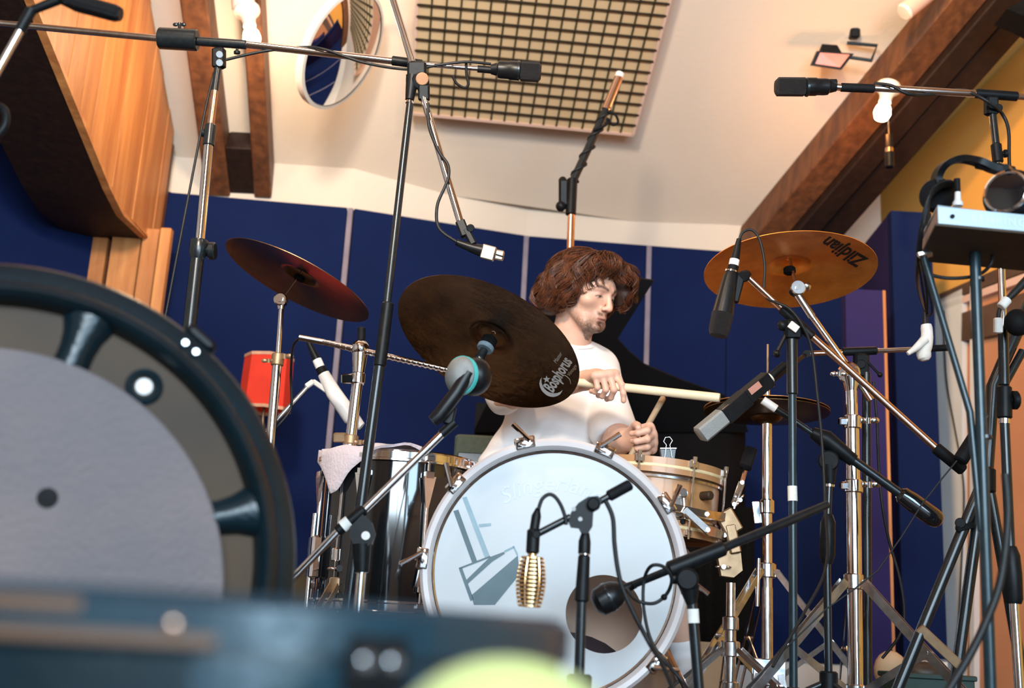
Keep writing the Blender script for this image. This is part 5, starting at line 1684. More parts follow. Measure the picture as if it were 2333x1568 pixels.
MB().tube(L(Y - .02, (1068, 848), (1040, 895), (1000, 948), (985, 960)), [rp(15, Y), rp(17, Y), rp(17, Y), rp(14, Y)], 16).build('handle', 'mic_black', mt)
MB().bar(P(1030, 925, Y), P(1020, 968, Y), 0.02, 0.016, RIGHT, 0.003).build('clip', 'black_plastic', mt)

# --- white microphone by the floor tom
Y = 3.26
t = thing('microphone_stand', 'thin chrome boom arm slanting up behind the drum case', 'mic stand', floor_of(P(560, 1200, Y)))
q0 = P(560, 1034, Y)
MB().tube([q0, P(706, 876, Y)], rp(5.5, Y), 12).build('boom', 'chrome_worn', t)
MB().tube([q0, (q0.x, q0.y, 0.03)], 0.011, 12).build('upright', 'black_metal', t)
MB().cyl(q0 - Z * 0.03, q0 + Z * 0.02, 0.02, bev=0.004).build('clutch', 'black_plastic', t)
mic_tripod(t, q0, 0.12, 0.24)
mt = thing('white_microphone', 'white barrel microphone on a bracket left of the ride stand', 'microphone', P(780, 920, Y))
MB().tube(L(Y, (703, 780), (722, 820)), [rp(6, Y), rp(10, Y)], 12).build('connector', 'black_plastic', mt)
MB().cyl(P(722, 820, Y), P(730, 838, Y), rp(11, Y)).build('white_ring', 'tape_white', mt)
MB().cyl(P(730, 838, Y), P(738, 856, Y), rp(12, Y)).build('collar', 'black_rubber', mt)
MB().tube(L(Y, (737, 852), (760, 895), (800, 952), (824, 972)), [rp(14, Y), rp(18, Y), rp(19, Y), rp(10, Y)], 18).build('body', 'plastic_white', mt)
mb = MB().bar(P(696, 882, Y), P(716, 868, Y), 0.016, 0.02, UP, 0.004)
mb.bar(P(712, 868, Y), P(758, 900, Y), 0.014, 0.012, UP, 0.003)
mb.build('bracket', 'plastic_white', mt)
cable('black cable dropping from the boom end to the white microphone arm', ((684, 770, 3.0), (668, 790, 3.05), (663, 850, 3.2), (664, 920, 3.24), (655, 945, 3.24), (620, 985, 3.24), (570, 1040, 3.24)), 0.0038, 3.2)

# --- top-left foreground stand and microphone
Y = 1.75
t = thing('microphone_stand', 'chrome boom arm slanting in at the top left corner', 'mic stand', P(-60, 260, Y))
MB().tube(L(Y, (58, 48), (-40, 225)), rp(10, Y), 14).build('boom', 'chrome', t)
MB().tube(L(Y, (45, 70), (72, 22)), rp(14, Y), 14).build('boom_sleeve', 'black_plastic', t)
MB().tube(L(Y, (70, 25), (118, 6), (160, -8)), [rp(11, Y), rp(12, Y), rp(10, Y)], 12).build('mic_arm', 'black_plastic', t)
MB().tube(smooth_path(L(Y, (-30, 230), (8, 248), (14, 275), (2, 300), (-30, 330)), 4), rp(9, Y), 10).build('clutch_lever', 'black_plastic', t)
q = P(-30, 240, Y)
MB().tube([P(-36, 215, Y), (q.x - 0.03, q.y, 0.02)], 0.012, 12).build('upright', 'black_metal', t)
mic_tripod(t, (q.x - 0.03, q.y), 0.12, 0.2, (170, 230, 290))
mt = thing('condenser_microphone', 'black ridged microphone at the top left corner', 'microphone', P(200, 10, Y))
MB().tube(L(Y, (90, -30), (180, 8), (262, 30), (276, 33)), [rp(16, Y), rp(24, Y), rp(23, Y), rp(17, Y)], 8).build('body', 'mic_black', mt)
MB().tube(L(Y - .008, (150, -6), (270, 28)), rp(16, Y), 6).build('grille', 'grille_black', mt)

# ================================================================== CASES IN THE FOREGROUND
Y = 1.4
cn = Vector((0.36, -1, 0.0)).normalized()
cc = P(-40, 1280, Y)
CR = rp(695, 1.43)
cs_o = thing('drum_case', 'large round black drum case with a spoked rim and grey centre disc', 'drum case', Vector((cc.x, cc.y + 0.1, 0)))
cx_, cy_, _ = frame(cn, Z)


def flat_foot(mb):
    """the case stands on a flat foot cut into its round outline"""
    mb.v = [(p[0], p[1], max(p[2], 0.002)) for p in mb.v]
    return mb


flat_foot(MB().lathe(cc, cn, [(CR * 0.60, -0.035), (CR * 0.88, -0.035), (CR * 0.88, -0.05), (CR * 0.60, -0.05)], 96, caps=False)).build('recess_panel', 'case_brown', cs_o)
flat_foot(MB().lathe(cc, cn, [(CR * 0.85, -0.05), (CR * 0.855, -0.03), (CR * 0.872, -0.008), (CR * 0.892, 0.0), (CR * 0.915, -0.004), (CR * 0.935, -0.018), (CR * 0.985, -0.024), (CR, -0.032), (CR, -0.26), (CR * 0.8, -0.27), (0.001, -0.27)], 128, caps=False)).build('outer_rim', 'case_black', cs_o)
flat_foot(MB().lathe(cc - cn * 0.26, cn, [(CR + 0.001, -0.01), (CR + 0.008, -0.008), (CR + 0.008, 0.012), (CR + 0.001, 0.014)], 128, caps=False)).build('back_band', 'strap_brown', cs_o)
dcc = PP(-72, 1345, cc, cn)
DR = CR * 0.775
dsc = flat_foot(MB().lathe(dcc, cn, [(0.001, -0.008), (DR, -0.008), (DR + 0.003, -0.011), (DR + 0.003, -0.04)], 128, caps=False)).build('centre_disc', 'case_grey', cs_o)
q = PP(108, 1135, cc - cn * 0.008, cn)
MB().lathe(q, cn, [(0.0125, 0.0006), (0.0001, 0.0008)], 24, caps=False).build('vent_hole', 'black_rubber', dsc)
for k in range(6):
    a = math.radians(14 + 60 * k)
    d = cx_ * math.cos(a) - cy_ * math.sin(a)
    if k in (2, 3):
        continue
    s = d.cross(cn)
    mb = MB()
    p0, p1 = cc + d * CR * 0.60 - cn * 0.030, cc + d * CR * 0.90 - cn * 0.030
    prof = [(-0.034, -0.012), (-0.028, 0.004), (-0.016, 0.018), (0.0, 0.022), (0.016, 0.018), (0.028, 0.004), (0.034, -0.012)]
    vs = []
    for j in range(7):
        u = j / 6
        q = lerp(p0, p1, u)
        fl = 1.0 + 0.8 * max(0, u - 0.6) / 0.4
        for (w, h) in prof:
            vs.append(q + s * w * fl * 0.72 + cn * h)
    fs = [(j * 7 + i, j * 7 + i + 1, (j + 1) * 7 + i + 1, (j + 1) * 7 + i) for j in range(6) for i in range(6)]
    fs += [tuple(range(7)), tuple(range(42, 49))]
    flat_foot(mb.add(vs, fs)).build('spoke', 'case_black', cs_o, 70)
q = PP(328, 882, cc - cn * 0.035, cn)
MB().lathe(q, cn, [(0.024, 0), (0.024, 0.003), (0.018, 0.006), (0.014, 0.002), (0.013, 0)], 28, caps=False).build('eyelet', 'case_black', cs_o)
MB().lathe(q, cn, [(0.0105, 0.001), (0.0105, 0.003), (0.0001, 0.004)], 24).build('eyelet_glint', 'plastic_white', cs_o)  # white disc painted as the glint on the eyelet
lt = PP(462, 760, cc, cn)
dl = (lt - cc).normalized()
sl = dl.cross(cn)
lb_ = cc + dl * (CR + 0.006) - cn * 0.05
MB().box(lb_, sl * 0.024, dl * 0.008, cn * 0.02, 0.005).build('latch', 'black_plastic', cs_o)
for sg in (-1, 1):
    MB().cyl(cc + dl * CR * 0.955 + sl * 0.009 * sg - cn * 0.022, cc + dl * CR * 0.955 + sl * 0.009 * sg - cn * 0.014, 0.004, seg=10).build('rivet', 'rivet', cs_o)

# low round case right in front of the lens
D_ = 0.80
dirx = (450 - 1130) / F_
fc = Vector((dirx * D_, D_, 0))
fr_ = 0.252
zt_f = CAMZ + 70 / F_ * (D_ - fr_)
fcs = thing('drum_case', 'low black round case close to the lens with a riveted latch', 'drum case', fc)
MB().lathe(fc, Z, [(0.001, 0), (fr_ - 0.01, 0), (fr_ - 0.004, 0.01), (fr_ - 0.004, zt_f - 0.026)], 120).build('case_body', 'case_front', fcs)
MB().lathe(fc, Z, [(fr_ - 0.006, zt_f - 0.027), (fr_ + 0.0015, zt_f - 0.026), (fr_ + 0.002, zt_f - 0.006), (fr_ - 0.004, zt_f), (0.001, zt_f)], 120).build('lid', 'case_front', fcs)
MB().lathe(fc, Z, [(fr_ + 0.0005, zt_f - 0.0255), (fr_ + 0.0035, zt_f - 0.0248), (fr_ + 0.0035, zt_f - 0.0195), (fr_ + 0.0005, zt_f - 0.0188)], 60, caps=False, hint=Vector((-0.35, -0.94, 0)), a0=-1.6, a1=0.66).build('brown_band', 'band_dark', fcs)  # brown band round the left part of the lid
MB().lathe(fc, Z, [(fr_ + 0.0005, zt_f - 0.0125), (fr_ + 0.0035, zt_f - 0.012), (fr_ + 0.0035, zt_f - 0.006), (fr_ + 0.0005, zt_f - 0.0055)], 30, caps=False, hint=Vector((-0.35, -0.94, 0)), a0=-1.6, a1=0.42).build('brown_band', 'band_dark', fcs)  # second, shorter brown band above it
MB().lathe(fc, Z, [(fr_ - 0.0035, 0.012), (fr_ - 0.001, 0.016), (fr_ - 0.001, zt_f - 0.03), (fr_ - 0.0035, zt_f - 0.028)], 60, caps=False, hint=Vector((-0.35, -0.94, 0)), a0=-1.7, a1=0.62).build('dark_panel', 'case_black', fcs)  # darker panel on the lower left of the case
ld = (P(842, 1508, 0.6) - fc)
ld.z = 0
ld.normalize()
ls = Vector((-ld.y, ld.x, 0))
q = PP(842, 1510, fc + ld * fr_, ld)
MB().box(fc + ld * (fr_ + 0.001) + Z * q.z, ls * 0.0175, ld * 0.003, Z * 0.013, 0.002).build('latch_plate', 'black_plastic', fcs)
for sg in (-1, 1):
    c0 = fc + ld * (fr_ + 0.004) + Z * q.z + ls * 0.0077 * sg
    MB().cyl(c0, c0 + ld * 0.003, 0.0042, seg=14, bev=0.001).build('rivet', 'rivet', fcs)
c0 = fc + Vector((-0.5, -0.86, 0)).normalized() * (fr_ + 0.001)
q = P(395, 1424, 0.55)
dd = (q - fc)
dd.z = 0
dd.normalize()
MB().ball(fc + dd * (fr_ + 0.002) + Z * q.z, 0.004, 10).build('strap_stud', 'copper_lit_tube', fcs)

# yellow-green cloth bundle on the floor before the case
yc = P(1140, 1700, 0.5)
t_y = floor_of(P(1140, 1560, 0.5))
vs, fs = [], []
RX, NH = 28, 12
htop = P(1140, 1497, 0.5).z
for j in range(NH + 1):
    u = j / NH
    if u < 0.3:
        zz, prof_r = (htop - 0.05) * u / 0.3, 0.054
    else:
        _a = (u - 0.3) / 0.7 * math.pi / 2
        zz, prof_r = htop - 0.05 + 0.05 * math.sin(_a) ** 0.85, 0.054 * math.cos(_a)
    for k in range(RX):
        a = 2 * math.pi * k / RX
        w = 1 + 0.08 * math.sin(3 * a + 2 * u) + 0.05 * math.sin(7 * a)
        vs.append(t_y + Vector((math.cos(a) * max(prof_r, 0.0005) * w * 0.92 + 0.003 * u, math.sin(a) * max(prof_r, 0.0005) * w * 0.8, zz)))
for j in range(NH):
    for k in range(RX):
        fs.append((j * RX + k, j * RX + (k + 1) % RX, (j + 1) * RX + (k + 1) % RX, (j + 1) * RX + k))
fs += [tuple(reversed(range(RX))), tuple(NH * RX + k for k in range(RX))]
MB().add(vs, fs).build('cloth_bundle', 'yellow_cloth', None, 70, label='blurred pale yellow-green cloth bundle at the bottom edge', category='cloth')

# ================================================================== FURNITURE BEHIND THE KIT
# red lamp
Y = 4.35
t = thing('red_lamp', 'slim lamp with a red faceted shade and cream braid', 'lamp', floor_of(P(598, 1000, Y)))
c0, c1 = P(601, 934, Y), P(606, 816, Y)
h_ = (c1 - c0).length
def facets(r0, r1, z0, z1, o=c0):
    vs = []
    for r_, z_ in ((r0, z0), (r1, z1)):
        for k in range(8):
            a = 2 * math.pi * (k + 0.25) / 8
            vs.append(o + Z * z_ + Vector((math.cos(a), math.sin(a), 0)) * r_)
    return vs, [(k, (k + 1) % 8, 8 + (k + 1) % 8, 8 + k) for k in range(8)]
r0_, r1_ = 0.098, 0.092
vs, fs = facets(r0_, r1_, 0, h_)
v2, f2 = facets(r0_ - 0.004, r1_ - 0.004, 0, h_)
sh = MB().add(vs, fs).add(v2, [f[::-1] for f in f2]).build('shade', 'lamp_red', t, 20)
for z_, r_ in ((0, r0_), (h_, r1_)):
    vs, fs = facets(r_ + 0.002, r_ + 0.002, z_ - 0.006, z_ + 0.006)
    v2, f2 = facets(r_ - 0.005, r_ - 0.005, z_ - 0.006, z_ + 0.006)
    MB().add(vs, fs).add(v2, [f[::-1] for f in f2]).build('braid', 'lamp_trim', sh, 20)
MB().tube([(c0.x, c0.y, 0.02), (c0.x, c0.y, c0.z + h_ * 0.6)], 0.006, 10).build('pole', 'brass_worn', t)
MB().tube([c0 + Z * (h_ * 0.62) - Vector((r1_, 0, 0)), c0 + Z * (h_ * 0.62) + Vector((r1_, 0, 0))], 0.003, 6).build('shade_carrier', 'brass_worn', t)
MB().lathe(floor_of(c0), Z, [(0.11, 0), (0.11, 0.012), (0.03, 0.03), (0.01, 0.05)], 24).build('base', 'brass_worn', t)

# grand piano
pn = thing('grand_piano', 'black grand piano with its lid raised behind the drummer', 'piano', floor_of(P(1450, 1100, 4.45)))
o0 = P(1400, 950, 4.38)
lid_n = Vector((0.05, -0.86, -0.5)).normalized()
def PL(px, py):
    return PP(px, py, o0, lid_n)
lid_pts = [(1080, 985), (1130, 880), (1228, 690), (1262, 652), (1450, 634), (1490, 640), (1407, 772), (1432, 800), (1470, 832), (1560, 870), (1650, 902), (1690, 935), (1705, 985)]
MB().prism([PL(x, y) for x, y in lid_pts], -lid_n * 0.022).build('lid', 'black_lid', pn)
xa, xb = PL(1080, 985).x, P(1728, 1000, 4.35).x
yb0 = PL(1400, 985).y
zt_p = PL(1400, 985).z
z_p0 = zt_p - 0.33
out = [Vector((xa, yb0 + 0.02, 0)), Vector((xb - 0.10, yb0 + 0.02, 0)), Vector((xb - 0.02, yb0 + 0.08, 0)), Vector((xb, yb0 + 0.2, 0)), Vector((xb - 0.05, yb0 + 0.42, 0)), Vector((xb - 0.35, yb0 + 0.5, 0)), Vector((xa, yb0 + 0.55, 0))]
MB().prism([p + Z * z_p0 for p in out], Z * 0.42).build('case', 'black_lid', pn)
MB().prism([p * 1.0 + Z * (z_p0 - 0.03) for p in out], Z * 0.028).build('bottom_board', 'black_lid', pn)
for (lx, ly) in ((xa + 0.15, yb0 + 0.14), (xb - 0.14, yb0 + 0.16), (xb - 0.5, yb0 + 0.4)):
    MB().lathe((lx, ly, 0), Z, [(0.03, 0), (0.03, 0.05), (0.045, 0.07), (0.07, z_p0 - 0.06), (0.075, z_p0 - 0.03)], 12).build('leg', 'black_lid', pn)
# dark sheet below the piano, down almost to the floor on the right
dq0, dq1 = P(1545, 1240, 4.25), P(1720, 1240, 4.25)
nW = 18
vs, fs = [], []
for j in range(2):
    zz = (z_p0 + 0.05) if j else 0.14
    for k in range(nW + 1):
        u = k / nW
        vs.append(Vector((dq0.x + (dq1.x - dq0.x) * u, dq0.y + 0.012 * math.sin(u * 26), zz)))
for k in range(nW):
    fs.append((k, k + 1, nW + 2 + k, nW + 1 + k))
n0 = len(vs)
vs += [p + Vector((0, 0.008, 0)) for p in vs]
fs += [tuple(i + n0 for i in f[::-1]) for f in fs]
MB().add(vs, fs).build('dark_sheet', 'felt_black', pn)

MB().box(P(1086, 1035, 3.95) - Z * 0.16, (0.075, 0, 0), (0, 0.1, 0), (0, 0, 0.19), 0.008)
t = thing('amplifier', 'small grey-green cabinet just behind the floor tom', 'amplifier', floor_of(P(1086, 1035, 3.95)))
ap = P(1086, 1002, 3.95)
MB().box((ap.x, ap.y, ap.z / 2), (0.07, 0, 0), (0, 0.1, 0), (0, 0, ap.z / 2), 0.008).build('cabinet', 'amp_green', t)
MB().box((ap.x, ap.y - 0.101, ap.z * 0.45), (0.058, 0, 0), (0, 0.004, 0), (0, 0, ap.z * 0.38), 0.003).build('grille_cloth', 'felt_black', t)
MB().box((ap.x, ap.y - 0.103, ap.z * 0.9), (0.058, 0, 0), (0, 0.004, 0), (0, 0, 0.022), 0.003).build('control_panel', 'black_metal', t)
# olive bag on the floor at left
bg = P(700, 1290, 4.1)
vs, fs = [], []
for j in range(9):
    u = j / 8
    for k in range(24):
        a = 2 * math.pi * k / 24
        rr_ = 0.22 * math.sqrt(max(0, 1 - u ** 2.4)) * (1 + 0.06 * math.sin(3 * a + 3 * u)) + 0.002
        vs.append(Vector((bg.x + rr_ * math.cos(a), bg.y + rr_ * 0.7 * math.sin(a), u * (bg.z - 0.0))))
for j in range(8):
    for k in range(24):
        fs.append((j * 24 + k, j * 24 + (k + 1) % 24, (j + 1) * 24 + (k + 1) % 24, (j + 1) * 24 + k))
fs += [tuple(reversed(range(24))), tuple(8 * 24 + k for k in range(24))]
MB().add(vs, fs).build('gig_bag', 'bag_olive', None, 60, label='slumped dark olive bag on the floor below the navy panels', category='bag')
# tan box behind the snare stand
t = thing('cardboard_box', 'plain tan box on the floor behind the snare stand', 'box', floor_of(P(1622, 1500, 4.0)))
q0, q1 = P(1592, 1465, 4.0), P(1650, 1465, 4.0)
MB().box(((q0.x + q1.x) / 2, 4.05, q0.z / 2), ((q1.x - q0.x) / 2, 0, 0), (0, 0.06, 0), (0, 0, q0.z / 2 - 0.004)).build('box_body', 'card_tan', t)
MB().box(((q0.x + q1.x) / 2, 4.05, q0.z), ((q1.x - q0.x) / 2 + 0.003, 0, 0), (0, 0.063, 0), (0, 0, 0.004)).build('box_lid', 'card_tan', t)
# green crate low at right
t = thing('storage_crate', 'dark green crate on the floor at the lower right', 'crate', floor_of(P(2120, 1560, 3.6)))
q0, q1 = P(2048, 1541, 3.6), P(2215, 1541, 3.6)
cx0, cw = (q0.x + q1.x) / 2, (q1.x - q0.x) / 2
MB().box((cx0, 3.68, q0.z / 2), (cw, 0, 0), (0, 0.10, 0), (0, 0, q0.z / 2), 0.004).build('crate_body', 'crate_green', t)
MB().box((cx0, 3.68, q0.z + 0.004), (cw + 0.006, 0, 0), (0, 0.106, 0), (0, 0, 0.008), 0.003).build('crate_rim', 'crate_green', t)
MB().ball((cx0 - 0.01, 3.66, q0.z + 0.012), (0.06, 0.05, 0.035), 18).build('leather_pouch', 'leather_dark', None, label='dark rounded pouch lying on the green crate', category='pouch')
# seat-back of a pale shape low behind the crash stand
t = thing('floor_cushion', 'pale rounded cushion on the floor behind the right cymbal stand', 'cushion', floor_of(P(2030, 1520, 3.9)))
MB().ball(P(2030, 1530, 3.9), (0.055, 0.05, 0.065), 18).build('pad', 'card_tan', t)

# ================================================================== MIXER TABLE AT THE RIGHT
Yn, Yf = 1.98, 2.16
zb_m = P(2138, 512, Yn).z
nl, nr = P(2138, 512, Yn), P(2480, 512, Yn)
fl, frr = P(2100, 590, Yf), P(2480, 590, Yf)
t = thing('monitor_mixer', 'grey personal monitor mixer box on a stand at the right edge', 'mixer', (nl.x + 0.12, 2.07, zb_m))
th = P(2138, 472, Yn).z - zb_m
skew = Vector((1, -0.02, 0)).normalized()
x0, x1 = nl.x, nl.x + 0.30
dz = -0.012
def MXp(u, v, w):
    """u along the front, v depth, w height"""
    return Vector((x0 + (x1 - x0) * u + 0.035 * v, Yn + (Yf - Yn) * v, zb_m + dz * u + th * w))
mb = MB()
mb.add([MXp(u, v, w) for w in (0.06, 0.96) for v in (0.004, 1) for u in (0, 1)], [(0, 2, 3, 1), (4, 5, 7, 6), (0, 1, 5, 4), (2, 6, 7, 3), (0, 4, 6, 2), (1, 3, 7, 5)])
mb.build('chassis', 'mixer_side', t)
fp = MB().prism([MXp(0, -0.01, 0.06), MXp(1, -0.01, 0.06), MXp(1, -0.01, 1.0), MXp(0, -0.01, 1.0)], (0, 0.004, 0)).build('front_panel', 'mixer_front', t)
MB().prism([MXp(0, 0, 1.0), MXp(0.3, 0.1, 1.12), MXp(0.9, 0.9, 1.35), MXp(0, 1.0, 1.3)], (0, 0, 0.004)).build('control_top', 'mixer_front', t)
MB().cyl(MXp(0.085, -0.012, 0.5), MXp(0.085, -0.03, 0.5), 0.004, seg=12).build('jack_socket', 'black_rubber', t)
vs, fs = text_mesh('BEHRINGER', 0, 0.0, 1.35)
w_ = max(v[0] for v in vs)
MB().add([MXp(0.2 + 0.42 * v[0] / w_, -0.014, 0.33 + 0.42 * v[1] / 0.72) for v in vs], fs).build('maker_lettering', 'mixer_text', fp)
for k in range(5):
    MB().cyl(MXp(0.42 + 0.12 * k, 0.3, 1.12), MXp(0.42 + 0.12 * k, 0.3, 1.4), 0.007, seg=12, bev=0.001).build('control_knob', 'plastic_white' if k % 2 else 'black_rubber', t)

tt = thing('mixer_stand', 'dark steel stand with a brown tray under the monitor mixer', 'stand', floor_of(P(2240, 1400, 2.08)))
mb = MB()
mb.add([MXp(u, v, w) for w in (-0.10, 0.03) for v in (-0.02, 1.08) for u in (-0.02, 1.02)], [(0, 2, 3, 1), (4, 5, 7, 6), (0, 1, 5, 4), (2, 6, 7, 3), (0, 4, 6, 2), (1, 3, 7, 5)])
mb.build('tray', 'tray_brown', tt)
pt_ = PZ(2221, 575, zb_m - 0.006)
pb_ = to_floor(P(2222, 590, pt_.y), P(2256, 1540, pt_.y), 0.01)
MB().tube([pt_, pb_], rp(13, 2.1), 14).build('post', 'steel_blue', tt)
for k, (x, y) in enumerate(((2230, 640), (2246, 1000))):
    q = P(x, y, pt_.y)
    MB().cyl(q, q + Z * 0.006, rp(14.5, 2.1), seg=14).build('post_collar', 'black_metal', tt)
s0 = PZ(2104, 584, zb_m - 0.008)
MB().tube([s0, P(2210, 940, 2.11), P(2235, 1210, 2.1)], rp(8.5, 2.1), 12).build('strut', 'steel_blue', tt)
MB().bar(s0 + Vector((-0.012, 0, 0.0)), s0 + Vector((0.016, -0.01, 0.006)), 0.012, 0.02, Z, 0.003).build('strut_bracket', 'chrome_worn', tt)
for a in (60, 190, 310):
    d = Vector((math.cos(math.radians(a)), math.sin(math.radians(a)), 0))
    MB().tube([pb_ + Z * 0.10, pb_ + d * 0.24 + Z * 0.005], 0.009, 10).build('leg', 'steel_blue', tt)

hp = thing('headphones', 'black studio headphones with a silver ring resting on the mixer', 'headphones', P(2290, 500, 2.02))
Y = 2.05
band = smooth_path(L(Y, (2136, 432, 2.12), (2134, 405, 2.12), (2150, 378, 2.1), (2185, 363, 2.08), (2225, 368), (2265, 385), (2310, 398), (2338, 425)), 5)
vs, fs = [], []
for i, p in enumerate(band):
    tg_ = (band[min(i + 1, len(band) - 1)] - band[max(i - 1, 0)]).normalized()
    nrm = tg_.cross(FWD).normalized()
    for (a_, b_) in ((-1, -1), (1, -1), (1, 1), (-1, 1)):
        vs.append(p + FWD * 0.017 * a_ + nrm * 0.0062 * b_)
for i in range(len(band) - 1):
    for k in range(4):
        fs.append((i * 4 + k, i * 4 + (k + 1) % 4, (i + 1) * 4 + (k + 1) % 4, (i + 1) * 4 + k))
fs += [(3, 2, 1, 0), tuple(len(vs) - 4 + k for k in range(4))]
MB().add(vs, fs).build('headband', 'black_plastic', hp, 60)
MB().bar(P(2222, 372, Y), P(2312, 392, Y), 0.03, 0.016, FWD, 0.005).build('headband_pad', 'black_rubber', hp)
ec = P(2292, 436, 1.99)
en = (CAM - ec).normalized() * 0.85 + Vector((-0.35, 0, 0.35))
en.normalize()
ex, ey, _ = frame(en, UP)
cup = MB().lathe(ec, en, [(0.001, -0.035), (0.036, -0.035), (0.047, -0.03), (0.049, -0.016), (0.044, -0.006), (0.040, 0.0)], 40, hint=UP).build('ear_cup', 'black_plastic', hp)
MB().lathe(ec, en, [(0.034, 0.0), (0.037, 0.004), (0.041, 0.002), (0.042, -0.004)], 40, caps=False).build('silver_ring', 'chrome', cup)
MB().lathe(ec, en, [(0.035, 0.001), (0.02, 0.004), (0.001, 0.005)], 40).build('cup_plate', 'black_gloss', cup)
MB().lathe(ec, en, [(0.044, -0.034), (0.051, -0.042), (0.05, -0.054), (0.04, -0.058), (0.03, -0.052)], 40, caps=False).build('ear_pad', 'black_rubber', cup)
ec2 = P(2136, 446, 2.13)
MB().lathe(ec2, (0.5, 0.6, 0.1), [(0.001, -0.02), (0.028, -0.02), (0.034, -0.008), (0.034, 0.004), (0.02, 0.014), (0.001, 0.014)], 28).build('ear_cup', 'black_rubber', hp)
MB().tube([P(2310, 398, Y), ec + UP * 0.045], 0.006, 8).build('yoke', 'black_metal', hp)

# plugs and the bunch of cables spilling over the mixer's left side
for k in range(9):
    a = random.uniform(-1, 1)
    x_s = 2186 - 3 * k
    pts = [(2184, 432 - 1.5 * k, 2.06 + 0.006 * k), (2165 - 3 * k, 412 + 3 * k, 2.06 + 0.008 * k), (2130 - 2.5 * k, 425 + 6 * k, 2.07 + 0.008 * k), (2108 + 1.5 * k, 470 + 5 * k, 2.08 + 0.006 * k), (2098 + 2 * (k % 3), 520 + 6 * a, 2.1), (2090 + 3 * (k % 4), 585 + 10 * a, 2.14)]
    if k % 3 == 0:
        pts += [(2100 + 4 * k, 640 + 10 * k, 2.2), (2112, 720, 2.3)]
    MB().tube(smooth_path(L(2.1, *pts), 5), 0.0026, 6).build('monitor_cable', 'cable', None, 60, label='thin black cable in the tangle beside the monitor mixer', category='cable', group='cables bunched at the monitor mixer')
for (a, b, c_, lab) in (((2182, 470), (2182, 436), (2180, 408), 'white jack plug upright on the monitor mixer'),):
    pt2 = thing('jack_plug', lab, 'plug', P(*a, 2.05))
    MB().lathe(P(*a, 2.05), P(*b, 2.05) - P(*a, 2.05), [(rp(12, 2.05), 0), (rp(13, 2.05), 0.006), (rp(8, 2.05), 0.012), (rp(7, 2.05), 0.028)], 14).build('plug_body', 'plastic_white', pt2)
    MB().tube(L(2.05, b, c_), [rp(7, 2.05), rp(8, 2.05)], 12).build('strain_relief', 'black_rubber', pt2)
cable('black cable hanging in a shallow sag below the mixer tray', ((2106, 588, 2.158), (2100, 604, 2.15), (2110, 622, 2.14), (2160, 634, 2.14), (2225, 628, 2.12), (2256, 604, 2.1), (2262, 580, 2.1)), 0.0035, 2.14)
wt = thing('taped_plug', 'white taped cable plug hanging on the boom grip', 'plug', P(2105, 780, 3.1))
MB().tube(L(3.1, (2108, 705), (2108, 742)), [0.006, 0.009], 10).build('cable_end', 'cable', wt)
MB().tube(smooth_path(L(3.1, (2110, 740), (2112, 770), (2104, 800), (2108, 822)), 3), [0.014, 0.016, 0.016, 0.017, 0.019, 0.021, 0.02, 0.02, 0.018, 0.010], 12).build('tape_wrap', 'tape_white', wt)
MB().tube(smooth_path(L(3.08, (2108, 772), (2088, 792), (2068, 806)), 3), [0.013, 0.012, 0.011, 0.010, 0.008, 0.007, 0.006], 10).build('tape_tail', 'tape_white', wt)
cable('cable dropping from the mixer tangle to the taped plug', ((2092, 585, 2.16), (2090, 640, 2.3), (2098, 680, 2.7), (2108, 708, 3.08)), 0.004, 2.4)

# black tripod stands low on the right
Y = 2.75
t = thing('tripod_stand', 'heavy black tripod with splayed legs behind the mixer stand', 'mic stand', floor_of(P(2240, 1500, Y)))
hubp = P(2246, 1080, Y)
for (a, b, r_) in (((2246, 1080), (2070, 1510), 13), ((2236, 1130), (2180, 1530), 13), ((2250, 1090), (2330, 1540), 12)):
    lg = MB().tube([P(*a, Y), to_floor(P(*a, Y), P(*b, Y), 0.012)], rp(r_, Y), 12).build('leg', 'black_metal', t)
MB().tube(L(Y, (2246, 1120), (2262, 880), (2310, 770), (2345, 690)), [rp(14, Y), rp(15, Y), rp(16, Y), rp(14, Y)], 12).build('raised_arm', 'black_metal', t)
MB().cyl(P(2186, 1052, Y), P(2226, 990, Y), rp(17, Y), bev=0.004).build('arm_grip', 'black_rubber', t)
MB().tube(L(Y, (2222, 996), (2330, 800)), rp(10, Y), 12).build('arm', 'black_metal', t)
MB().cyl(P(2246, 1066, Y), P(2246, 1124, Y), rp(22, Y), bev=0.005).build('hub', 'black_plastic', t)
mb = MB().bar(P(2094, 1430, Y - .01), P(2190, 1520, Y - .01), rp(22, Y), 0.01, UP, 0.002)
mb.build('brace', 'brass_worn', t)
mb = MB().cyl(P(2188, 1192, Y - .02), P(2188, 1192, Y + .02), rp(12, Y), bev=0.002)
mb.bar(P(2178, 1206, Y - .012), P(2218, 1196, Y - .012), 0.014, 0.012, UP, 0.002)
mb.build('leg_clip', 'black_plastic', t)
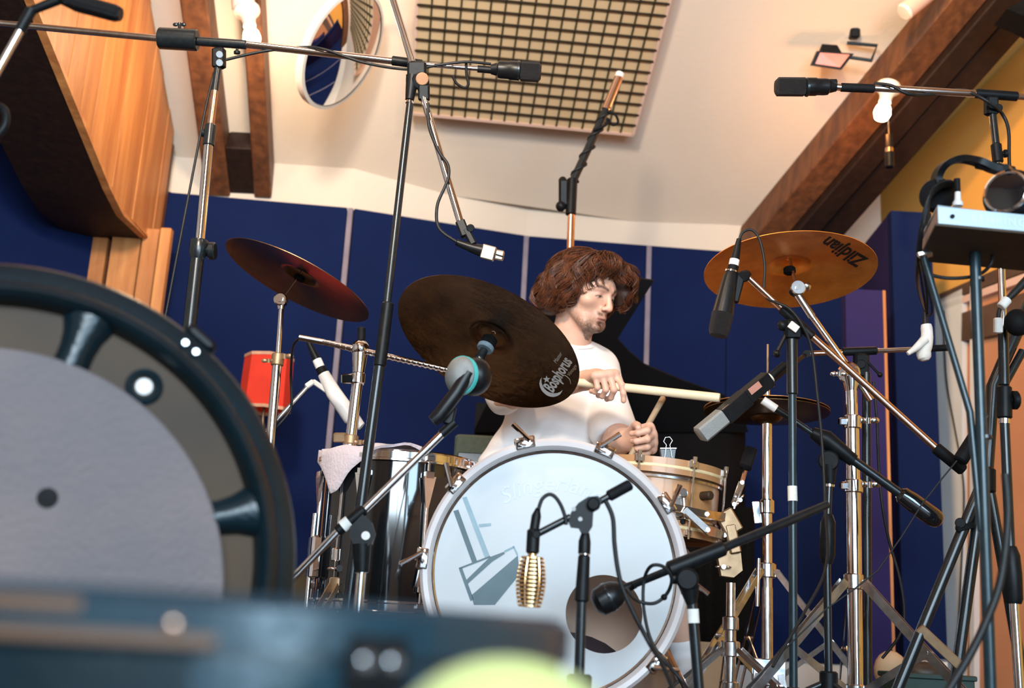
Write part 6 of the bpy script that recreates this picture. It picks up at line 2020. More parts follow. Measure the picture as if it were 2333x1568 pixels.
# clamp and plug on the right-edge stand
t = thing('cable_clamp', 'black cable reel and white taped plug on the right-edge stand', 'cable clamp', P(2300, 760, 2.55))
MB().ball(P(2318, 735, 2.55), (0.03, 0.025, 0.032), 16).build('reel', 'black_rubber', t)
MB().tube(smooth_path(L(2.55, (2345, 632), (2310, 668), (2288, 690), (2276, 710), (2274, 745)), 4), [0.010, 0.010, 0.010, 0.009, 0.009, 0.008, 0.007, 0.006, 0.006, 0.005, 0.005, 0.005, 0.005, 0.005, 0.005, 0.005, 0.005], 10).build('cable_end', 'cable', t)
MB().cyl(P(2296, 682, 2.54), P(2280, 700, 2.54), 0.011, bev=0.002).build('tape_band', 'tape_white', t)
MB().box(P(2274, 742, 2.54), RIGHT * 0.009, FWD * 0.008, UP * 0.018, 0.003).build('tape_flag', 'tape_white', t)
cable('grey cable curving down in front of the mixer stand legs', ((2290, 1080), (2296, 1180), (2280, 1320), (2245, 1420), (2205, 1500), (2150, 1590)), 0.007, 1.9)
MB().tube(smooth_path([PR(x_, y_, 0.055) for x_, y_ in ((2150, 708), (2152, 800), (2158, 880), (2176, 980), (2190, 1060), (2196, 1130), (2192, 1250), (2186, 1380), (2180, 1540))], 6), 0.004, 8).build('microphone_cable', 'cable', None, 60, label='thin dark cable snaking down the white door casing', category='cable')
cable('thin black cable hanging past the purple-lit screen to the floor', ((1990, 870), (1998, 960), (2002, 1060), (2010, 1150), (2025, 1230), (2050, 1320), (2060, 1400), (2048, 1450), (2010, 1500)), 0.004, 3.15)
cable('thin taut cord slanting from the lower middle up to the right stand', ((1700, 1568), (1880, 1390), (2000, 1300), (2100, 1150), (2180, 1050)), 0.0018, 2.7, 2)

# ================================================================== THE DRUMMER
def cap(a, b, ra, rb, k=0.02, op=1):
    return ('cap', np.array(a, float), np.array(b, float), ra, rb, k, op)


def ell(c, r, R=None, k=0.02, op=1):
    return ('ell', np.array(c, float), np.array(r, float), np.eye(3) if R is None else np.array(R, float), None, k, op)


def prim_d(p, Q):
    if p[0] == 'cap':
        a, b, ra, rb = p[1], p[2], p[3], p[4]
        ab = b - a
        t = np.clip(((Q - a) @ ab) / max(ab @ ab, 1e-12), 0, 1)
        return np.linalg.norm(Q - a - t[:, None] * ab, axis=1) - (ra + (rb - ra) * t)
    q = (Q - p[1]) @ p[3].T if False else (Q - p[1]) @ p[3]
    k0 = np.linalg.norm(q / p[2], axis=1)
    k1 = np.linalg.norm(q / (p[2] ** 2), axis=1)
    return k0 * (k0 - 1.0) / np.maximum(k1, 1e-9)


def prim_bound(p):
    if p[0] == 'cap':
        return (p[1] + p[2]) / 2, np.linalg.norm(p[1] - p[2]) / 2 + max(p[3], p[4])
    return p[1], float(p[2].max())


def field(prims, Q, rad=0.0):
    """smooth union / carving of the primitives, skipping those far away; Q is (blocks, n, 3)"""
    nb, n, _ = Q.shape
    D = np.full((nb, n), 0.2)
    cen = Q.mean(axis=1)
    for p in prims:
        c, r = prim_bound(p)
        sel = np.linalg.norm(cen - c, axis=1) < r + rad + p[5] + 0.035
        if not sel.any():
            continue
        q = Q[sel].reshape(-1, 3)
        d = prim_d(p, q).reshape(-1, n)
        k = p[5]
        o = D[sel]
        if p[6] > 0:
            h = np.clip(0.5 + 0.5 * (o - d) / k, 0, 1)
            D[sel] = o * (1 - h) + d * h - k * h * (1 - h)
        else:
            h = np.clip(0.5 - 0.5 * (o + d) / k, 0, 1)
            D[sel] = o * (1 - h) - d * h + k * h * (1 - h)
    return D


def sdf_mesh(prims, h, warp=None):
    """surface nets on sparse blocks of 8 cells"""
    lo = np.min([prim_bound(p)[0] - prim_bound(p)[1] for p in prims if p[6] > 0], axis=0) - 0.03
    hi = np.max([prim_bound(p)[0] + prim_bound(p)[1] for p in prims if p[6] > 0], axis=0) + 0.03
    B = 8
    bs = B * h
    nb = np.ceil((hi - lo) / bs).astype(int)
    I = np.stack(np.meshgrid(*[np.arange(k) for k in nb], indexing='ij'), -1).reshape(-1, 3)
    cen = lo + (I + 0.5) * bs
    dc = field(prims, cen[:, None, :], 0.0)[:, 0]
    I = I[np.abs(dc) < bs * 1.5]
    g = np.stack(np.meshgrid(*[np.arange(B + 1)] * 3, indexing='ij'), -1).reshape(-1, 3)
    N = (nb * B + 2).astype(np.int64)
    cid = lambda c: (c[..., 0] * N[1] + c[..., 1]) * N[2] + c[..., 2]
    cells_id, cells_v, edges = [], [], []
    for s in range(0, len(I), 1500):
        J = I[s:s + 1500]
        G = J[:, None, :] * B + g[None]
        Q = lo + G * h
        D = field(prims, Q, bs * 0.9)
        if warp is not None:
            D = D + warp(Q.reshape(-1, 3)).reshape(D.shape)
        D = D.reshape(-1, B + 1, B + 1, B + 1)
        S = D < 0
        cor = np.stack([S[:, i:B + i, j:B + j, k:B + k] for i in (0, 1) for j in (0, 1) for k in (0, 1)], -1)
        mix = cor.any(-1) & ~cor.all(-1)
        b, x, y, z = np.nonzero(mix)
        val = np.stack([D[b, x + i, y + j, z + k] for i in (0, 1) for j in (0, 1) for k in (0, 1)], -1)
        off = np.array([(i, j, k) for i in (0, 1) for j in (0, 1) for k in (0, 1)], float)
        acc = np.zeros((len(b), 3))
        cnt = np.zeros(len(b))
        for e0 in range(8):
            for e1 in range(e0 + 1, 8):
                if np.abs(off[e0] - off[e1]).sum() != 1:
                    continue
                a, c = val[:, e0], val[:, e1]
                m_ = (a < 0) != (c < 0)
                t = np.where(m_, a / np.where(np.abs(a - c) < 1e-12, 1, a - c), 0)
                acc += np.where(m_[:, None], off[e0] + t[:, None] * (off[e1] - off[e0]), 0)
                cnt += m_
        gc = J[b] * B + np.stack([x, y, z], -1)
        cells_id.append(cid(gc))
        cells_v.append(lo + (gc + acc / cnt[:, None]) * h)
        for ax in range(3):
            u = [slice(0, B)] * 3
            w = [slice(0, B)] * 3
            w[ax] = slice(1, B + 1)
            s0, s1 = S[(slice(None), *u)], S[(slice(None), *w)]
            b, x, y, z = np.nonzero(s0 != s1)
            edges.append((ax, J[b] * B + np.stack([x, y, z], -1), s0[b, x, y, z]))
    ids = np.concatenate(cells_id)
    V = np.concatenate(cells_v)
    ids, first = np.unique(ids, return_index=True)
    V = V[first]
    F = []
    for ax, c, sg in edges:
        a1, a2 = [(1, 2), (2, 0), (0, 1)][ax]
        e1, e2 = np.eye(3, dtype=int)[a1], np.eye(3, dtype=int)[a2]
        quad = [c - e1 - e2, c - e2, c, c - e1]
        idx = []
        ok = np.ones(len(c), bool)
        for q in quad:
            k = cid(q)
            j = np.clip(np.searchsorted(ids, k), 0, len(ids) - 1)
            ok &= ids[j] == k
            idx.append(j)
        f = np.stack(idx, -1)[ok]
        sg = sg[ok]
        f[~sg] = f[~sg][:, ::-1]
        F.append(f)
    return V, np.concatenate(F)


def mesh_obj(name, V, F, ma, parent, colors=None, smooth_it=0):
    if smooth_it:
        e = np.concatenate([F[:, [0, 1]], F[:, [1, 2]], F[:, [2, 3]], F[:, [3, 0]]])
        for _ in range(smooth_it):
            acc = np.zeros_like(V)
            cnt = np.zeros(len(V))
            np.add.at(acc, e[:, 0], V[e[:, 1]])
            np.add.at(cnt, e[:, 0], 1)
            np.add.at(acc, e[:, 1], V[e[:, 0]])
            np.add.at(cnt, e[:, 1], 1)
            V = V * 0.5 + 0.5 * acc / np.maximum(cnt, 1)[:, None]
    og = np.array(ORG[parent])
    me = bpy.data.meshes.new(name)
    me.from_pydata((V - og).tolist(), [], F.tolist())
    me.materials.append(MAT[ma])
    me.polygons.foreach_set('use_smooth', [True] * len(me.polygons))
    if colors is not None:
        at = me.color_attributes.new('tone', 'FLOAT_COLOR', 'POINT')
        at.data.foreach_set('color', np.concatenate([colors, np.ones((len(V), 1))], 1).astype(np.float32).ravel())
    me.update()
    o = bpy.data.objects.new(name, me)
    COL.objects.link(o)
    o.parent = parent
    ORG[o] = ORG[parent]
    return o, V


def attr_mat(name, rough, sss=0.0, bump=None):
    M = mat(name, (0.5, 0.5, 0.5), rough, sss=sss, bump=bump)
    nt = M.node_tree
    a = nt.nodes.new('ShaderNodeAttribute')
    a.attribute_name = 'tone'
    nt.links.new(a.outputs['Color'], nt.nodes['Principled BSDF'].inputs['Base Color'])
    return M


attr_mat('skin', 0.5, 0.12, (260, 0.06))
mat('shirt_white', (0.80, 0.77, 0.76), 0.9, 0, 0.2, noise=(7, (0.76, 0.73, 0.72), 3), bump=(400, 0.12), sheen=0.2)
mat('shorts_grey', (0.30, 0.26, 0.22), 0.9, noise=(12, (0.25, 0.22, 0.18), 3))
mat('sock_white', (0.74, 0.72, 0.72), 0.9, noise=(30, (0.66, 0.64, 0.65), 3))
mat('hair_brown', (0.105, 0.032, 0.012), 0.5, 0, 0.22, noise=(40, (0.035, 0.011, 0.005), 4))
mat('hair_root', (0.030, 0.010, 0.005), 0.6, noise=(60, (0.018, 0.007, 0.004), 3))

v3 = lambda p: np.array((p[0], p[1], p[2]), float)
PN = lambda x, y, Y: v3(P(x, y, Y))
HC = PN(1333, 667, 3.42)
_yaw, _pit, _rol = math.radians(49), math.radians(19), math.radians(-3)
hf = np.array((math.sin(_yaw) * math.cos(_pit), -math.cos(_yaw) * math.cos(_pit), -math.sin(_pit)))
hr_ = np.array((-math.cos(_yaw), -math.sin(_yaw), 0.0))
hu = np.cross(hr_, hf)
hr_, hu = hr_ * math.cos(_rol) + hu * math.sin(_rol), hu * math.cos(_rol) - hr_ * math.sin(_rol)
HM = np.stack([hr_, hf, hu], 1)          # columns: subject's right, forward, up
HS = 1.0


def HL(x, y, z):
    return HC + HM @ (np.array((x, y, z)) * HS)


def hcap(a, b, ra, rb, k=0.01, op=1):
    return cap(HL(*a), HL(*b), ra * HS, rb * HS, k, op)


def hell(c, r, k=0.01, op=1, rz=0.0, rx=0.0):
    R = HM
    if rz or rx:
        cz, sz, cx, sx = math.cos(rz), math.sin(rz), math.cos(rx), math.sin(rx)
        R = HM @ np.array(((cz, -sz, 0), (sz, cz, 0), (0, 0, 1))) @ np.array(((1, 0, 0), (0, cx, -sx), (0, sx, cx)))
    return ell(HL(*c), np.array(r) * HS, R, k, op)


head = [
    hell((0, -0.014, 0.036), (0.074, 0.094, 0.084)),
    hell((0, 0.036, 0.020), (0.066, 0.056, 0.062), 0.02),
    hell((0, 0.034, -0.045), (0.054, 0.056, 0.066), 0.025),
    hcap((0.052, -0.004, -0.045), (0.034, 0.058, -0.088), 0.016, 0.015, 0.022),
    hcap((-0.052, -0.004, -0.045), (-0.034, 0.058, -0.088), 0.016, 0.015, 0.022),
    hcap((0.034, 0.058, -0.088), (-0.034, 0.058, -0.088), 0.015, 0.015, 0.022),
    hell((0, 0.081, -0.096), (0.020, 0.015, 0.016), 0.014),
    hell((0.046, 0.056, -0.022), (0.022, 0.022, 0.018), 0.02),
    hell((-0.046, 0.056, -0.022), (0.022, 0.022, 0.018), 0.02),
    hcap((0.012, 0.090, 0.022), (0.044, 0.074, 0.022), 0.0085, 0.008, 0.014),
    hcap((-0.012, 0.090, 0.022), (-0.044, 0.074, 0.022), 0.0085, 0.008, 0.014),
    hell((0.030, 0.101, 0.003), (0.017, 0.016, 0.011), 0.010, -1),
    hell((-0.030, 0.101, 0.003), (0.017, 0.016, 0.011), 0.010, -1),
    hell((0.031, 0.0745, 0.001), (0.0150, 0.0138, 0.0125), 0.004),
    hell((-0.031, 0.0745, 0.001), (0.0150, 0.0138, 0.0125), 0.004),
    hcap((0, 0.089, 0.016), (0, 0.106, -0.024), 0.0072, 0.0092, 0.010),
    hell((0, 0.109, -0.032), (0.0105, 0.0105, 0.0095), 0.007),
    hell((0.0125, 0.098, -0.036), (0.0072, 0.0095, 0.0070), 0.006),
    hell((-0.0125, 0.098, -0.036), (0.0072, 0.0095, 0.0070), 0.006),
    hell((0.0065, 0.103, -0.0435), (0.004, 0.005, 0.003), 0.003, -1),
    hell((-0.0065, 0.103, -0.0435), (0.004, 0.005, 0.003), 0.003, -1),
    hell((0, 0.082, -0.060), (0.026, 0.014, 0.016), 0.012),
    hcap((0.019, 0.087, -0.0665), (0.004, 0.0955, -0.0635), 0.0038, 0.0048, 0.005),
    hcap((-0.019, 0.087, -0.0665), (-0.004, 0.0955, -0.0635), 0.0038, 0.0048, 0.005),
    hcap((0.014, 0.088, -0.0730), (-0.014, 0.088, -0.0730), 0.0052, 0.0052, 0.005),
    hcap((0.021, 0.0945, -0.0688), (-0.021, 0.0945, -0.0688), 0.0016, 0.0016, 0.003, -1),
    hell((0, 0.092, -0.083), (0.015, 0.008, 0.005), 0.006, -1),
    hell((0.077, -0.008, -0.006), (0.009, 0.021, 0.032), 0.006, 1, 0.35, 0.15),
    hell((-0.077, -0.008, -0.006), (0.009, 0.021, 0.032), 0.006, 1, -0.35, 0.15),
    hell((0.0855, -0.003, -0.002), (0.005, 0.012, 0.018), 0.004, -1, 0.35, 0.15),
]
NB_ = PN(1300, 812, 3.50)
neck_top = HL(0, -0.028, -0.055)
SHL, SHR = PN(1362, 842, 3.56), PN(1165, 842, 3.50)
ELL_, WRL = PN(1402, 1000, 3.40), PN(1428, 1002, 3.20)
ELR, WRR = PN(1146, 906, 3.33), PN(1338, 866, 3.20)
PEL = PN(1248, 1128, 3.58)
HIPL, HIPR = PN(1310, 1135, 3.56), PN(1190, 1135, 3.54)
KNL, ANL = PN(1528, 1285, 3.22), PN(1560, 1508, 3.28)
KNR, ANR = PN(1180, 1275, 3.14), PN(1225, 1500, 3.30)
mid = lambda a, b, t: a + (b - a) * t

skin = list(head)
skin += [
    cap(neck_top, mid(neck_top, NB_, 0.6), 0.052, 0.055, 0.02), cap(mid(neck_top, NB_, 0.5), NB_, 0.054, 0.062, 0.02),
    cap(HL(0, 0.045, -0.075), mid(neck_top, NB_, 0.75), 0.022, 0.03, 0.03),
    cap(SHL, SHR, 0.045, 0.045, 0.03), cap(mid(NB_, PEL, .3), PEL, 0.08, 0.10, 0.05), cap(NB_, mid(NB_, PEL, .3), 0.052, 0.08, 0.02),
    cap(SHL, mid(SHL, ELL_, .5), 0.050, 0.045, 0.02), cap(mid(SHL, ELL_, .5), ELL_, 0.045, 0.040, 0.02),
    cap(ELL_, mid(ELL_, WRL, .35), 0.040, 0.041, 0.02), cap(mid(ELL_, WRL, .35), WRL, 0.041, 0.028, 0.02),
    cap(SHR, mid(SHR, ELR, .5), 0.050, 0.045, 0.02), cap(mid(SHR, ELR, .5), ELR, 0.045, 0.039, 0.02),
    cap(ELR, mid(ELR, WRR, .35), 0.039, 0.041, 0.02), cap(mid(ELR, WRR, .35), WRR, 0.041, 0.027, 0.02),
    cap(HIPL, KNL, 0.082, 0.058, 0.03), cap(HIPR, KNR, 0.082, 0.058, 0.03), cap(HIPL, HIPR, 0.10, 0.10, 0.03),
    cap(KNL, mid(KNL, ANL, .3), 0.054, 0.052, 0.02), cap(mid(KNL, ANL, .3), ANL, 0.052, 0.034, 0.02),
    cap(KNR, mid(KNR, ANR, .3), 0.054, 0.052, 0.02), cap(mid(KNR, ANR, .3), ANR, 0.052, 0.034, 0.02),
]


def nrm(v):
    v = np.array(v, float)
    return v / np.linalg.norm(v)


def hand(W, f, n, s, curls, thumb, spread=0.0, sc=1.0):
    """W wrist, f towards the knuckles, n back of the hand, s towards the thumb; curls = three bends per finger, index first"""
    f, n = nrm(f), nrm(n)
    n = nrm(n - f * (n @ f))
    s = nrm(s - f * (s @ f) - n * (s @ n))
    out = []
    base = [(0.033, 0.090), (0.011, 0.094), (-0.011, 0.089), (-0.031, 0.079)]
    ln = [(0.044, 0.026, 0.021), (0.049, 0.030, 0.022), (0.045, 0.028, 0.022), (0.035, 0.021, 0.019)]
    rad = [0.0104, 0.0106, 0.0102, 0.0092]
    out.append(cap(W - f * 0.01, W + f * 0.03, 0.027 * sc, 0.028 * sc, 0.015))
    tips = []
    for i, ((so, fo), L3) in enumerate(zip(base, ln)):
        kn = W + (s * so + f * fo) * sc
        out.append(cap(W + (s * so * 0.55 + f * 0.018) * sc, kn, 0.0170 * sc, 0.0142 * sc, 0.016))
        out.append(ell(kn + n * 0.002, np.array((0.0115, 0.0115, 0.0115)) * sc, None, 0.006))
        p = kn
        ang = 0.0
        side = spread * so * 8
        for j in range(3):
            ang += curls[i][j]
            d = nrm(f * math.cos(ang) - n * math.sin(ang) + s * side)
            q = p + d * L3[j] * sc
            r0 = rad[i] * sc * (1 - 0.09 * j)
            out.append(cap(p, q, r0, r0 * 0.92, 0.003))
            out.append(ell(q, np.array((r0, r0, r0)) * 0.98, None, 0.002))
            p = q
        tips.append(p)
    # thumb: from the side of the palm near its base
    t0 = W + (s * 0.022 + f * 0.024 - n * 0.006) * sc
    p = t0
    for j, (L1, r0, r1) in enumerate(((0.040, 0.0165, 0.0125), (0.033, 0.0118, 0.0108), (0.026, 0.0108, 0.0088))):
        d = nrm(f * thumb[j][0] + s * thumb[j][1] + n * thumb[j][2])
        q = p + d * L1 * sc
        out.append(cap(p, q, r0 * sc, r1 * sc, 0.008 if j == 0 else 0.003))
        p = q
    return out, tips


# right hand: over the stick, fingers hanging towards the camera; left hand: fist round an upright stick
fR = np.array((0.42, -0.80, -0.02))
hR, tipsR = hand(WRR + nrm(fR) * 0.012, fR, (-0.10, -0.28, 0.95), (1, 0.4, 0.0),
                 [(0.95, 0.55, 0.3), (1.35, 1.05, 0.7), (1.4, 1.15, 0.8), (1.4, 1.2, 0.8)],
                 [(0.6, 0.75, -0.35), (0.85, 0.3, -0.5), (0.9, -0.1, -0.5)], 0.04, 0.93)
fL = np.array((0.62, -0.74, -0.06))
hL, tipsL = hand(WRL + nrm(fL) * 0.008, fL, (0.62, 0.60, 0.42), (-0.30, -0.25, 0.9),
                 [(1.0, 1.25, 0.8), (1.15, 1.4, 0.9), (1.2, 1.45, 0.9), (1.2, 1.4, 0.9)],
                 [(0.75, 0.55, -0.25), (0.8, 0.1, -0.6), (0.75, -0.05, -0.7)], 0.0, 0.98)
skin += hR + hL

man = thing('person', 'drummer in a white T-shirt looking down over the kit, a stick in each hand', 'person', (PEL[0], PEL[1], 0))
V, F = sdf_mesh(skin, 0.0029)
q = ((V - HC) @ HM) / HS
X_, Y_, Z_ = q[:, 0], q[:, 1], q[:, 2]
rngh = np.abs(np.sin(V[:, 0] * 2311.7 + V[:, 1] * 1733.3 + V[:, 2] * 2777.1) * 43758.5453) % 1.0
col = np.tile(np.array((0.60, 0.355, 0.26)), (len(V), 1))
col *= (1 + 0.05 * np.sin(V[:, [0]] * 61) * np.sin(V[:, [2]] * 47))


def blend(mask, c):
    global col
    col = col * (1 - mask[:, None]) + np.array(c) * mask[:, None]


sm = lambda a, b, x: np.clip((x - a) / (b - a), 0, 1) ** 2 * (3 - 2 * np.clip((x - a) / (b - a), 0, 1))
inh = (np.abs(X_) < 0.1) & (Y_ > -0.06) & (Y_ < 0.14) & (Z_ < 0.13) & (Z_ > -0.14)
# rosy cheeks, nose tip, ears
blend(inh * 0.16 * np.exp(-(((np.abs(X_) - 0.045) / 0.02) ** 2 + ((Z_ + 0.025) / 0.02) ** 2)), (0.62, 0.27, 0.2))
blend(inh * 0.4 * np.exp(-((X_ / 0.014) ** 2 + ((Z_ + 0.034) / 0.014) ** 2)) * (Y_ > 0.08), (0.60, 0.25, 0.18))
# stubble along the jaw and cheeks
jl = sm(-0.022, -0.075, Z_ + 0.25 * np.maximum(0, Y_ - 0.03) * 0) * sm(-0.03, 0.0, Y_) * (1 - sm(0.035, 0.02, np.abs(X_)) * sm(-0.085, -0.06, Z_) * (Y_ > 0.06))
zj = -0.062 - 0.66 * (np.clip(Y_, -0.03, 0.07) + 0.004)
under = sm(zj - 0.020, zj - 0.004, Z_)
dens = inh * jl * (0.30 + 0.35 * sm(-0.07, -0.10, Z_)) * (0.55 + 0.9 * rngh)
blend(np.clip(dens, 0, 0.8) * (Y_ > -0.03) * under, (0.055, 0.024, 0.014))
# moustache, soul patch, chin beard
ms = inh * (Y_ > 0.07) * np.exp(-(((Z_ + 0.0555 - 0.12 * np.abs(X_)) / 0.0062) ** 2)) * sm(0.030, 0.018, np.abs(X_)) * (0.35 + 0.65 * sm(0.002, 0.010, np.abs(X_)))
blend(np.clip(ms * (0.55 + 0.6 * rngh), 0, 0.9), (0.045, 0.018, 0.010))
sp_ = inh * (Y_ > 0.07) * np.exp(-((X_ / 0.009) ** 2 + ((Z_ + 0.087) / 0.010) ** 2))
blend(np.clip(sp_ * (0.7 + 0.5 * rngh), 0, 0.92), (0.030, 0.013, 0.008))
ch = inh * (Y_ > 0.045) * sm(-0.092, -0.106, Z_) * sm(0.045, 0.02, np.abs(X_))
blend(np.clip(ch * (0.45 + 0.5 * rngh), 0, 0.85), (0.045, 0.02, 0.012))
# lips
lp = inh * (Y_ > 0.082) * np.exp(-(((Z_ + 0.0685) / 0.0062) ** 4)) * sm(0.024, 0.017, np.abs(X_))
blend(np.clip(lp * 0.75, 0, 1), (0.42, 0.155, 0.12))
ml = inh * (Y_ > 0.08) * np.exp(-(((Z_ + 0.0688) / 0.0014) ** 2)) * sm(0.024, 0.019, np.abs(X_))
blend(np.clip(ml * 0.8, 0, 1), (0.13, 0.04, 0.03))
# brows, shadowed lids, lashes
br = inh * (Y_ > 0.05) * np.exp(-(((Z_ - 0.0205 - 0.006 * np.sin((np.abs(X_) - 0.012) * 60)) / 0.0054) ** 2)) * sm(0.009, 0.015, np.abs(X_)) * sm(0.056, 0.046, np.abs(X_))
blend(np.clip(br * (0.75 + 0.3 * rngh), 0, 0.95), (0.035, 0.014, 0.008))
ey = np.abs(X_) - 0.031
lid = inh * (Y_ > 0.06) * np.exp(-((ey / 0.017) ** 4 + ((Z_ - 0.004) / 0.010) ** 4))
blend(np.clip(lid * 0.4, 0, 1), (0.36, 0.18, 0.13))
eyew = inh * (Y_ > 0.06) * (np.abs(ey) < 0.0115) * (np.abs(Z_ + 0.0035) < 0.0030 * np.sqrt(np.maximum(0, 1 - (ey / 0.0115) ** 2)))
blend(eyew * 0.9, (0.55, 0.50, 0.46))
iris = eyew * (np.abs(ey) < 0.0052)
blend(iris * 0.95, (0.03, 0.018, 0.012))
lash = inh * (Y_ > 0.06) * np.exp(-(((Z_ + 0.0002 + 26 * ey ** 2 * 1.0) / 0.0017) ** 2)) * (np.abs(ey) < 0.0145)
blend(np.clip(lash * 0.95, 0, 1), (0.022, 0.010, 0.007))
# nostril shade is real; finger nails
for tp, fdir in [(t_, 1) for t_ in tipsR + tipsL]:
    d = np.linalg.norm(V - tp, axis=1)
    blend(np.clip(0.35 * np.exp(-(d / 0.007) ** 2), 0, 1), (0.68, 0.36, 0.29))
body, _ = mesh_obj('body', V, F, 'skin', man, col, 1)

# ------------------------------------------------------------------ shirt
cst = mid(NB_, PEL, 0.30)
ax_t = nrm(NB_ - PEL)
sx_t = nrm((SHL - SHR) - ax_t * ((SHL - SHR) @ ax_t))
ay_t = np.cross(ax_t, sx_t)
RT = np.stack([sx_t, ay_t, ax_t], 1)
slL = mid(SHL, ELL_, 0.90)
slR = mid(SHR, ELR, 0.95)
out_l = nrm(slL - SHL)
shirt = [
    ell(mid(NB_, PEL, 0.34), (0.180, 0.125, 0.165), RT, 0.05), cap(mid(SHL, SHR, 0.12) - ax_t * 0.01, mid(SHL, SHR, 0.88) - ax_t * 0.01, 0.082, 0.082, 0.04), ell(NB_ - ax_t * 0.03, (0.115, 0.092, 0.075), RT, 0.04),
    ell(mid(NB_, PEL, 0.74) , (0.172, 0.140, 0.19), RT, 0.06),
    cap(mid(SHL, SHR, 0.0), mid(SHL, NB_, 0.8), 0.064, 0.062, 0.04), cap(SHR, mid(SHR, NB_, 0.8), 0.064, 0.062, 0.04),
    cap(SHL, slL, 0.064, 0.074, 0.014), cap(SHR, slR, 0.064, 0.056, 0.03),
    cap(mid(NB_, PEL, 0.9) - sx_t * 0.09, mid(NB_, PEL, 0.9) + sx_t * 0.09, 0.115, 0.115, 0.05),
    cap(mid(NB_, PEL, 0.78) - sx_t * 0.10, mid(NB_, PEL, 0.9) - sx_t * 0.12, 0.10, 0.095, 0.05),
]
# neck opening
nk = nrm(neck_top - NB_)
shirt += [cap(NB_ + nk * 0.082, NB_ + nk * 0.2, 0.058, 0.075, 0.008, -1)]
# sleeve mouths cut square
for sl, sh_, w in ((slL, SHL, 0.0), (mid(SHR, ELR, 1.08), SHR, 0.0)):
    d = nrm(sl - sh_)
    shirt += [ell(sl + d * 0.085, (0.10, 0.10, 0.055), np.stack([nrm(np.cross(d, (0.3, 1, 0.2))), nrm(np.cross(d, np.cross(d, (0.3, 1, 0.2)))), d], 1), 0.008, -1)]
elb = ELR


def wrinkle(Q):
    t = (Q - NB_) @ (-ax_t)
    u = (Q - NB_) @ sx_t
    w = (Q - NB_) @ ay_t
    a = 0.0075 * np.sin(30 * t + 26 * u + 6 * np.sin(11 * u + 1)) * np.clip((t - 0.08) / 0.2, 0, 1)
    b = 0.0050 * np.sin(44 * u - 20 * t + 4 * np.sin(15 * t + 3))
    return a + b * np.clip((t - 0.02) / 0.15, 0, 1)


V, F = sdf_mesh(shirt, 0.0058, wrinkle)
mesh_obj('t_shirt', V, F, 'shirt_white', man, None, 2)
cring = []
cx0 = nrm(np.cross(nk, (0, 1, 0)))
cy0 = np.cross(nk, cx0)
for k in range(36):
    a = 2 * math.pi * k / 36
    cring.append(Vector(NB_ + nk * (0.022 + 0.012 * math.cos(a - 2.2)) + (cx0 * math.cos(a) + cy0 * math.sin(a)) * 0.0705))
MB().tube(cring, 0.0062, 8, closed=True).build('collar', 'shirt_white', man, 60)
# shorts
sh_pr = [cap(HIPL, mid(HIPL, KNL, 0.72), 0.098, 0.086, 0.04), cap(HIPR, mid(HIPR, KNR, 0.72), 0.098, 0.086, 0.04), cap(HIPL, HIPR, 0.115, 0.115, 0.04), cap(PEL - np.array((0.05, 0, 0)), PEL + np.array((0.05, 0, 0)), 0.115, 0.115, 0.04)]
V, F = sdf_mesh(sh_pr, 0.008)
mesh_obj('shorts', V, F, 'shorts_grey', man, None, 2)
for an, kn_ in ((ANL, KNL), (ANR, KNR)):
    V, F = sdf_mesh([cap(mid(an, kn_, 0.18), an, 0.043, 0.038, 0.02), cap(an, an + np.array((0.0, -0.05, -0.03)), 0.038, 0.036, 0.02)], 0.005)
    mesh_obj('sock', V, F, 'sock_white', man, None, 1)
    ft = np.array((an[0], an[1], 0.0))
    V, F = sdf_mesh([cap(ft + np.array((0, 0.045, 0.045)), ft + np.array((0, -0.15, 0.034)), 0.036, 0.032, 0.02), cap(ft + np.array((0.012, -0.03, 0.03)), ft + np.array((0.008, -0.17, 0.028)), 0.034, 0.027, 0.02), cap(an, ft + np.array((0, 0.03, 0.05)), 0.037, 0.038, 0.02)], 0.006)
    V[:, 2] = np.maximum(V[:, 2], 0.004)
    mesh_obj('shoe', V, F, 'shoe_white', man, None, 1)

# ------------------------------------------------------------------ hair: a soft volume and several hundred wavy locks
hv = [
    hell((0, -0.022, 0.053), (0.090, 0.104, 0.080), 0.02),
    hell((0.078, -0.030, -0.004), (0.038, 0.066, 0.070), 0.03),
    hell((-0.082, -0.020, -0.002), (0.042, 0.072, 0.074), 0.03),
    hell((0, -0.092, -0.010), (0.088, 0.050, 0.088), 0.03),
    hell((0.060, -0.075, -0.055), (0.046, 0.044, 0.050), 0.03),
    hell((0.010, 0.062, 0.097), (0.066, 0.042, 0.030), 0.02),
    hell((-0.052, 0.084, 0.072), (0.044, 0.044, 0.040), 0.02),
    hell((-0.078, 0.078, 0.030), (0.030, 0.042, 0.048), 0.02),
    hell((0.060, 0.052, 0.062), (0.026, 0.034, 0.036), 0.02),
]


def hvol(Q):
    return field(hv, Q[:, None, :], 0.5)[:, 0]


def hgrad(Q):
    e = 0.002
    g_ = np.stack([hvol(Q + e * np.eye(3)[i]) - hvol(Q - e * np.eye(3)[i]) for i in range(3)], 1)
    return g_ / np.maximum(np.linalg.norm(g_, axis=1), 1e-9)[:, None]


def hw(Q):
    l = (Q - HC) @ HM
    return 0.006 + 0.0035 * np.sin(95 * l[:, 0] + 40 * l[:, 2]) * np.sin(80 * l[:, 2] + 30 * l[:, 1])


hair = thing('x', 'x', 'x', (0, 0, 0)) if False else None
V, F = sdf_mesh(hv, 0.0045, hw)
l = ((V - HC) @ HM)
hobj, _ = mesh_obj('hair', V, F, 'hair_root', man, None, 1)
NS, NP = 3000, 17
NC = 130
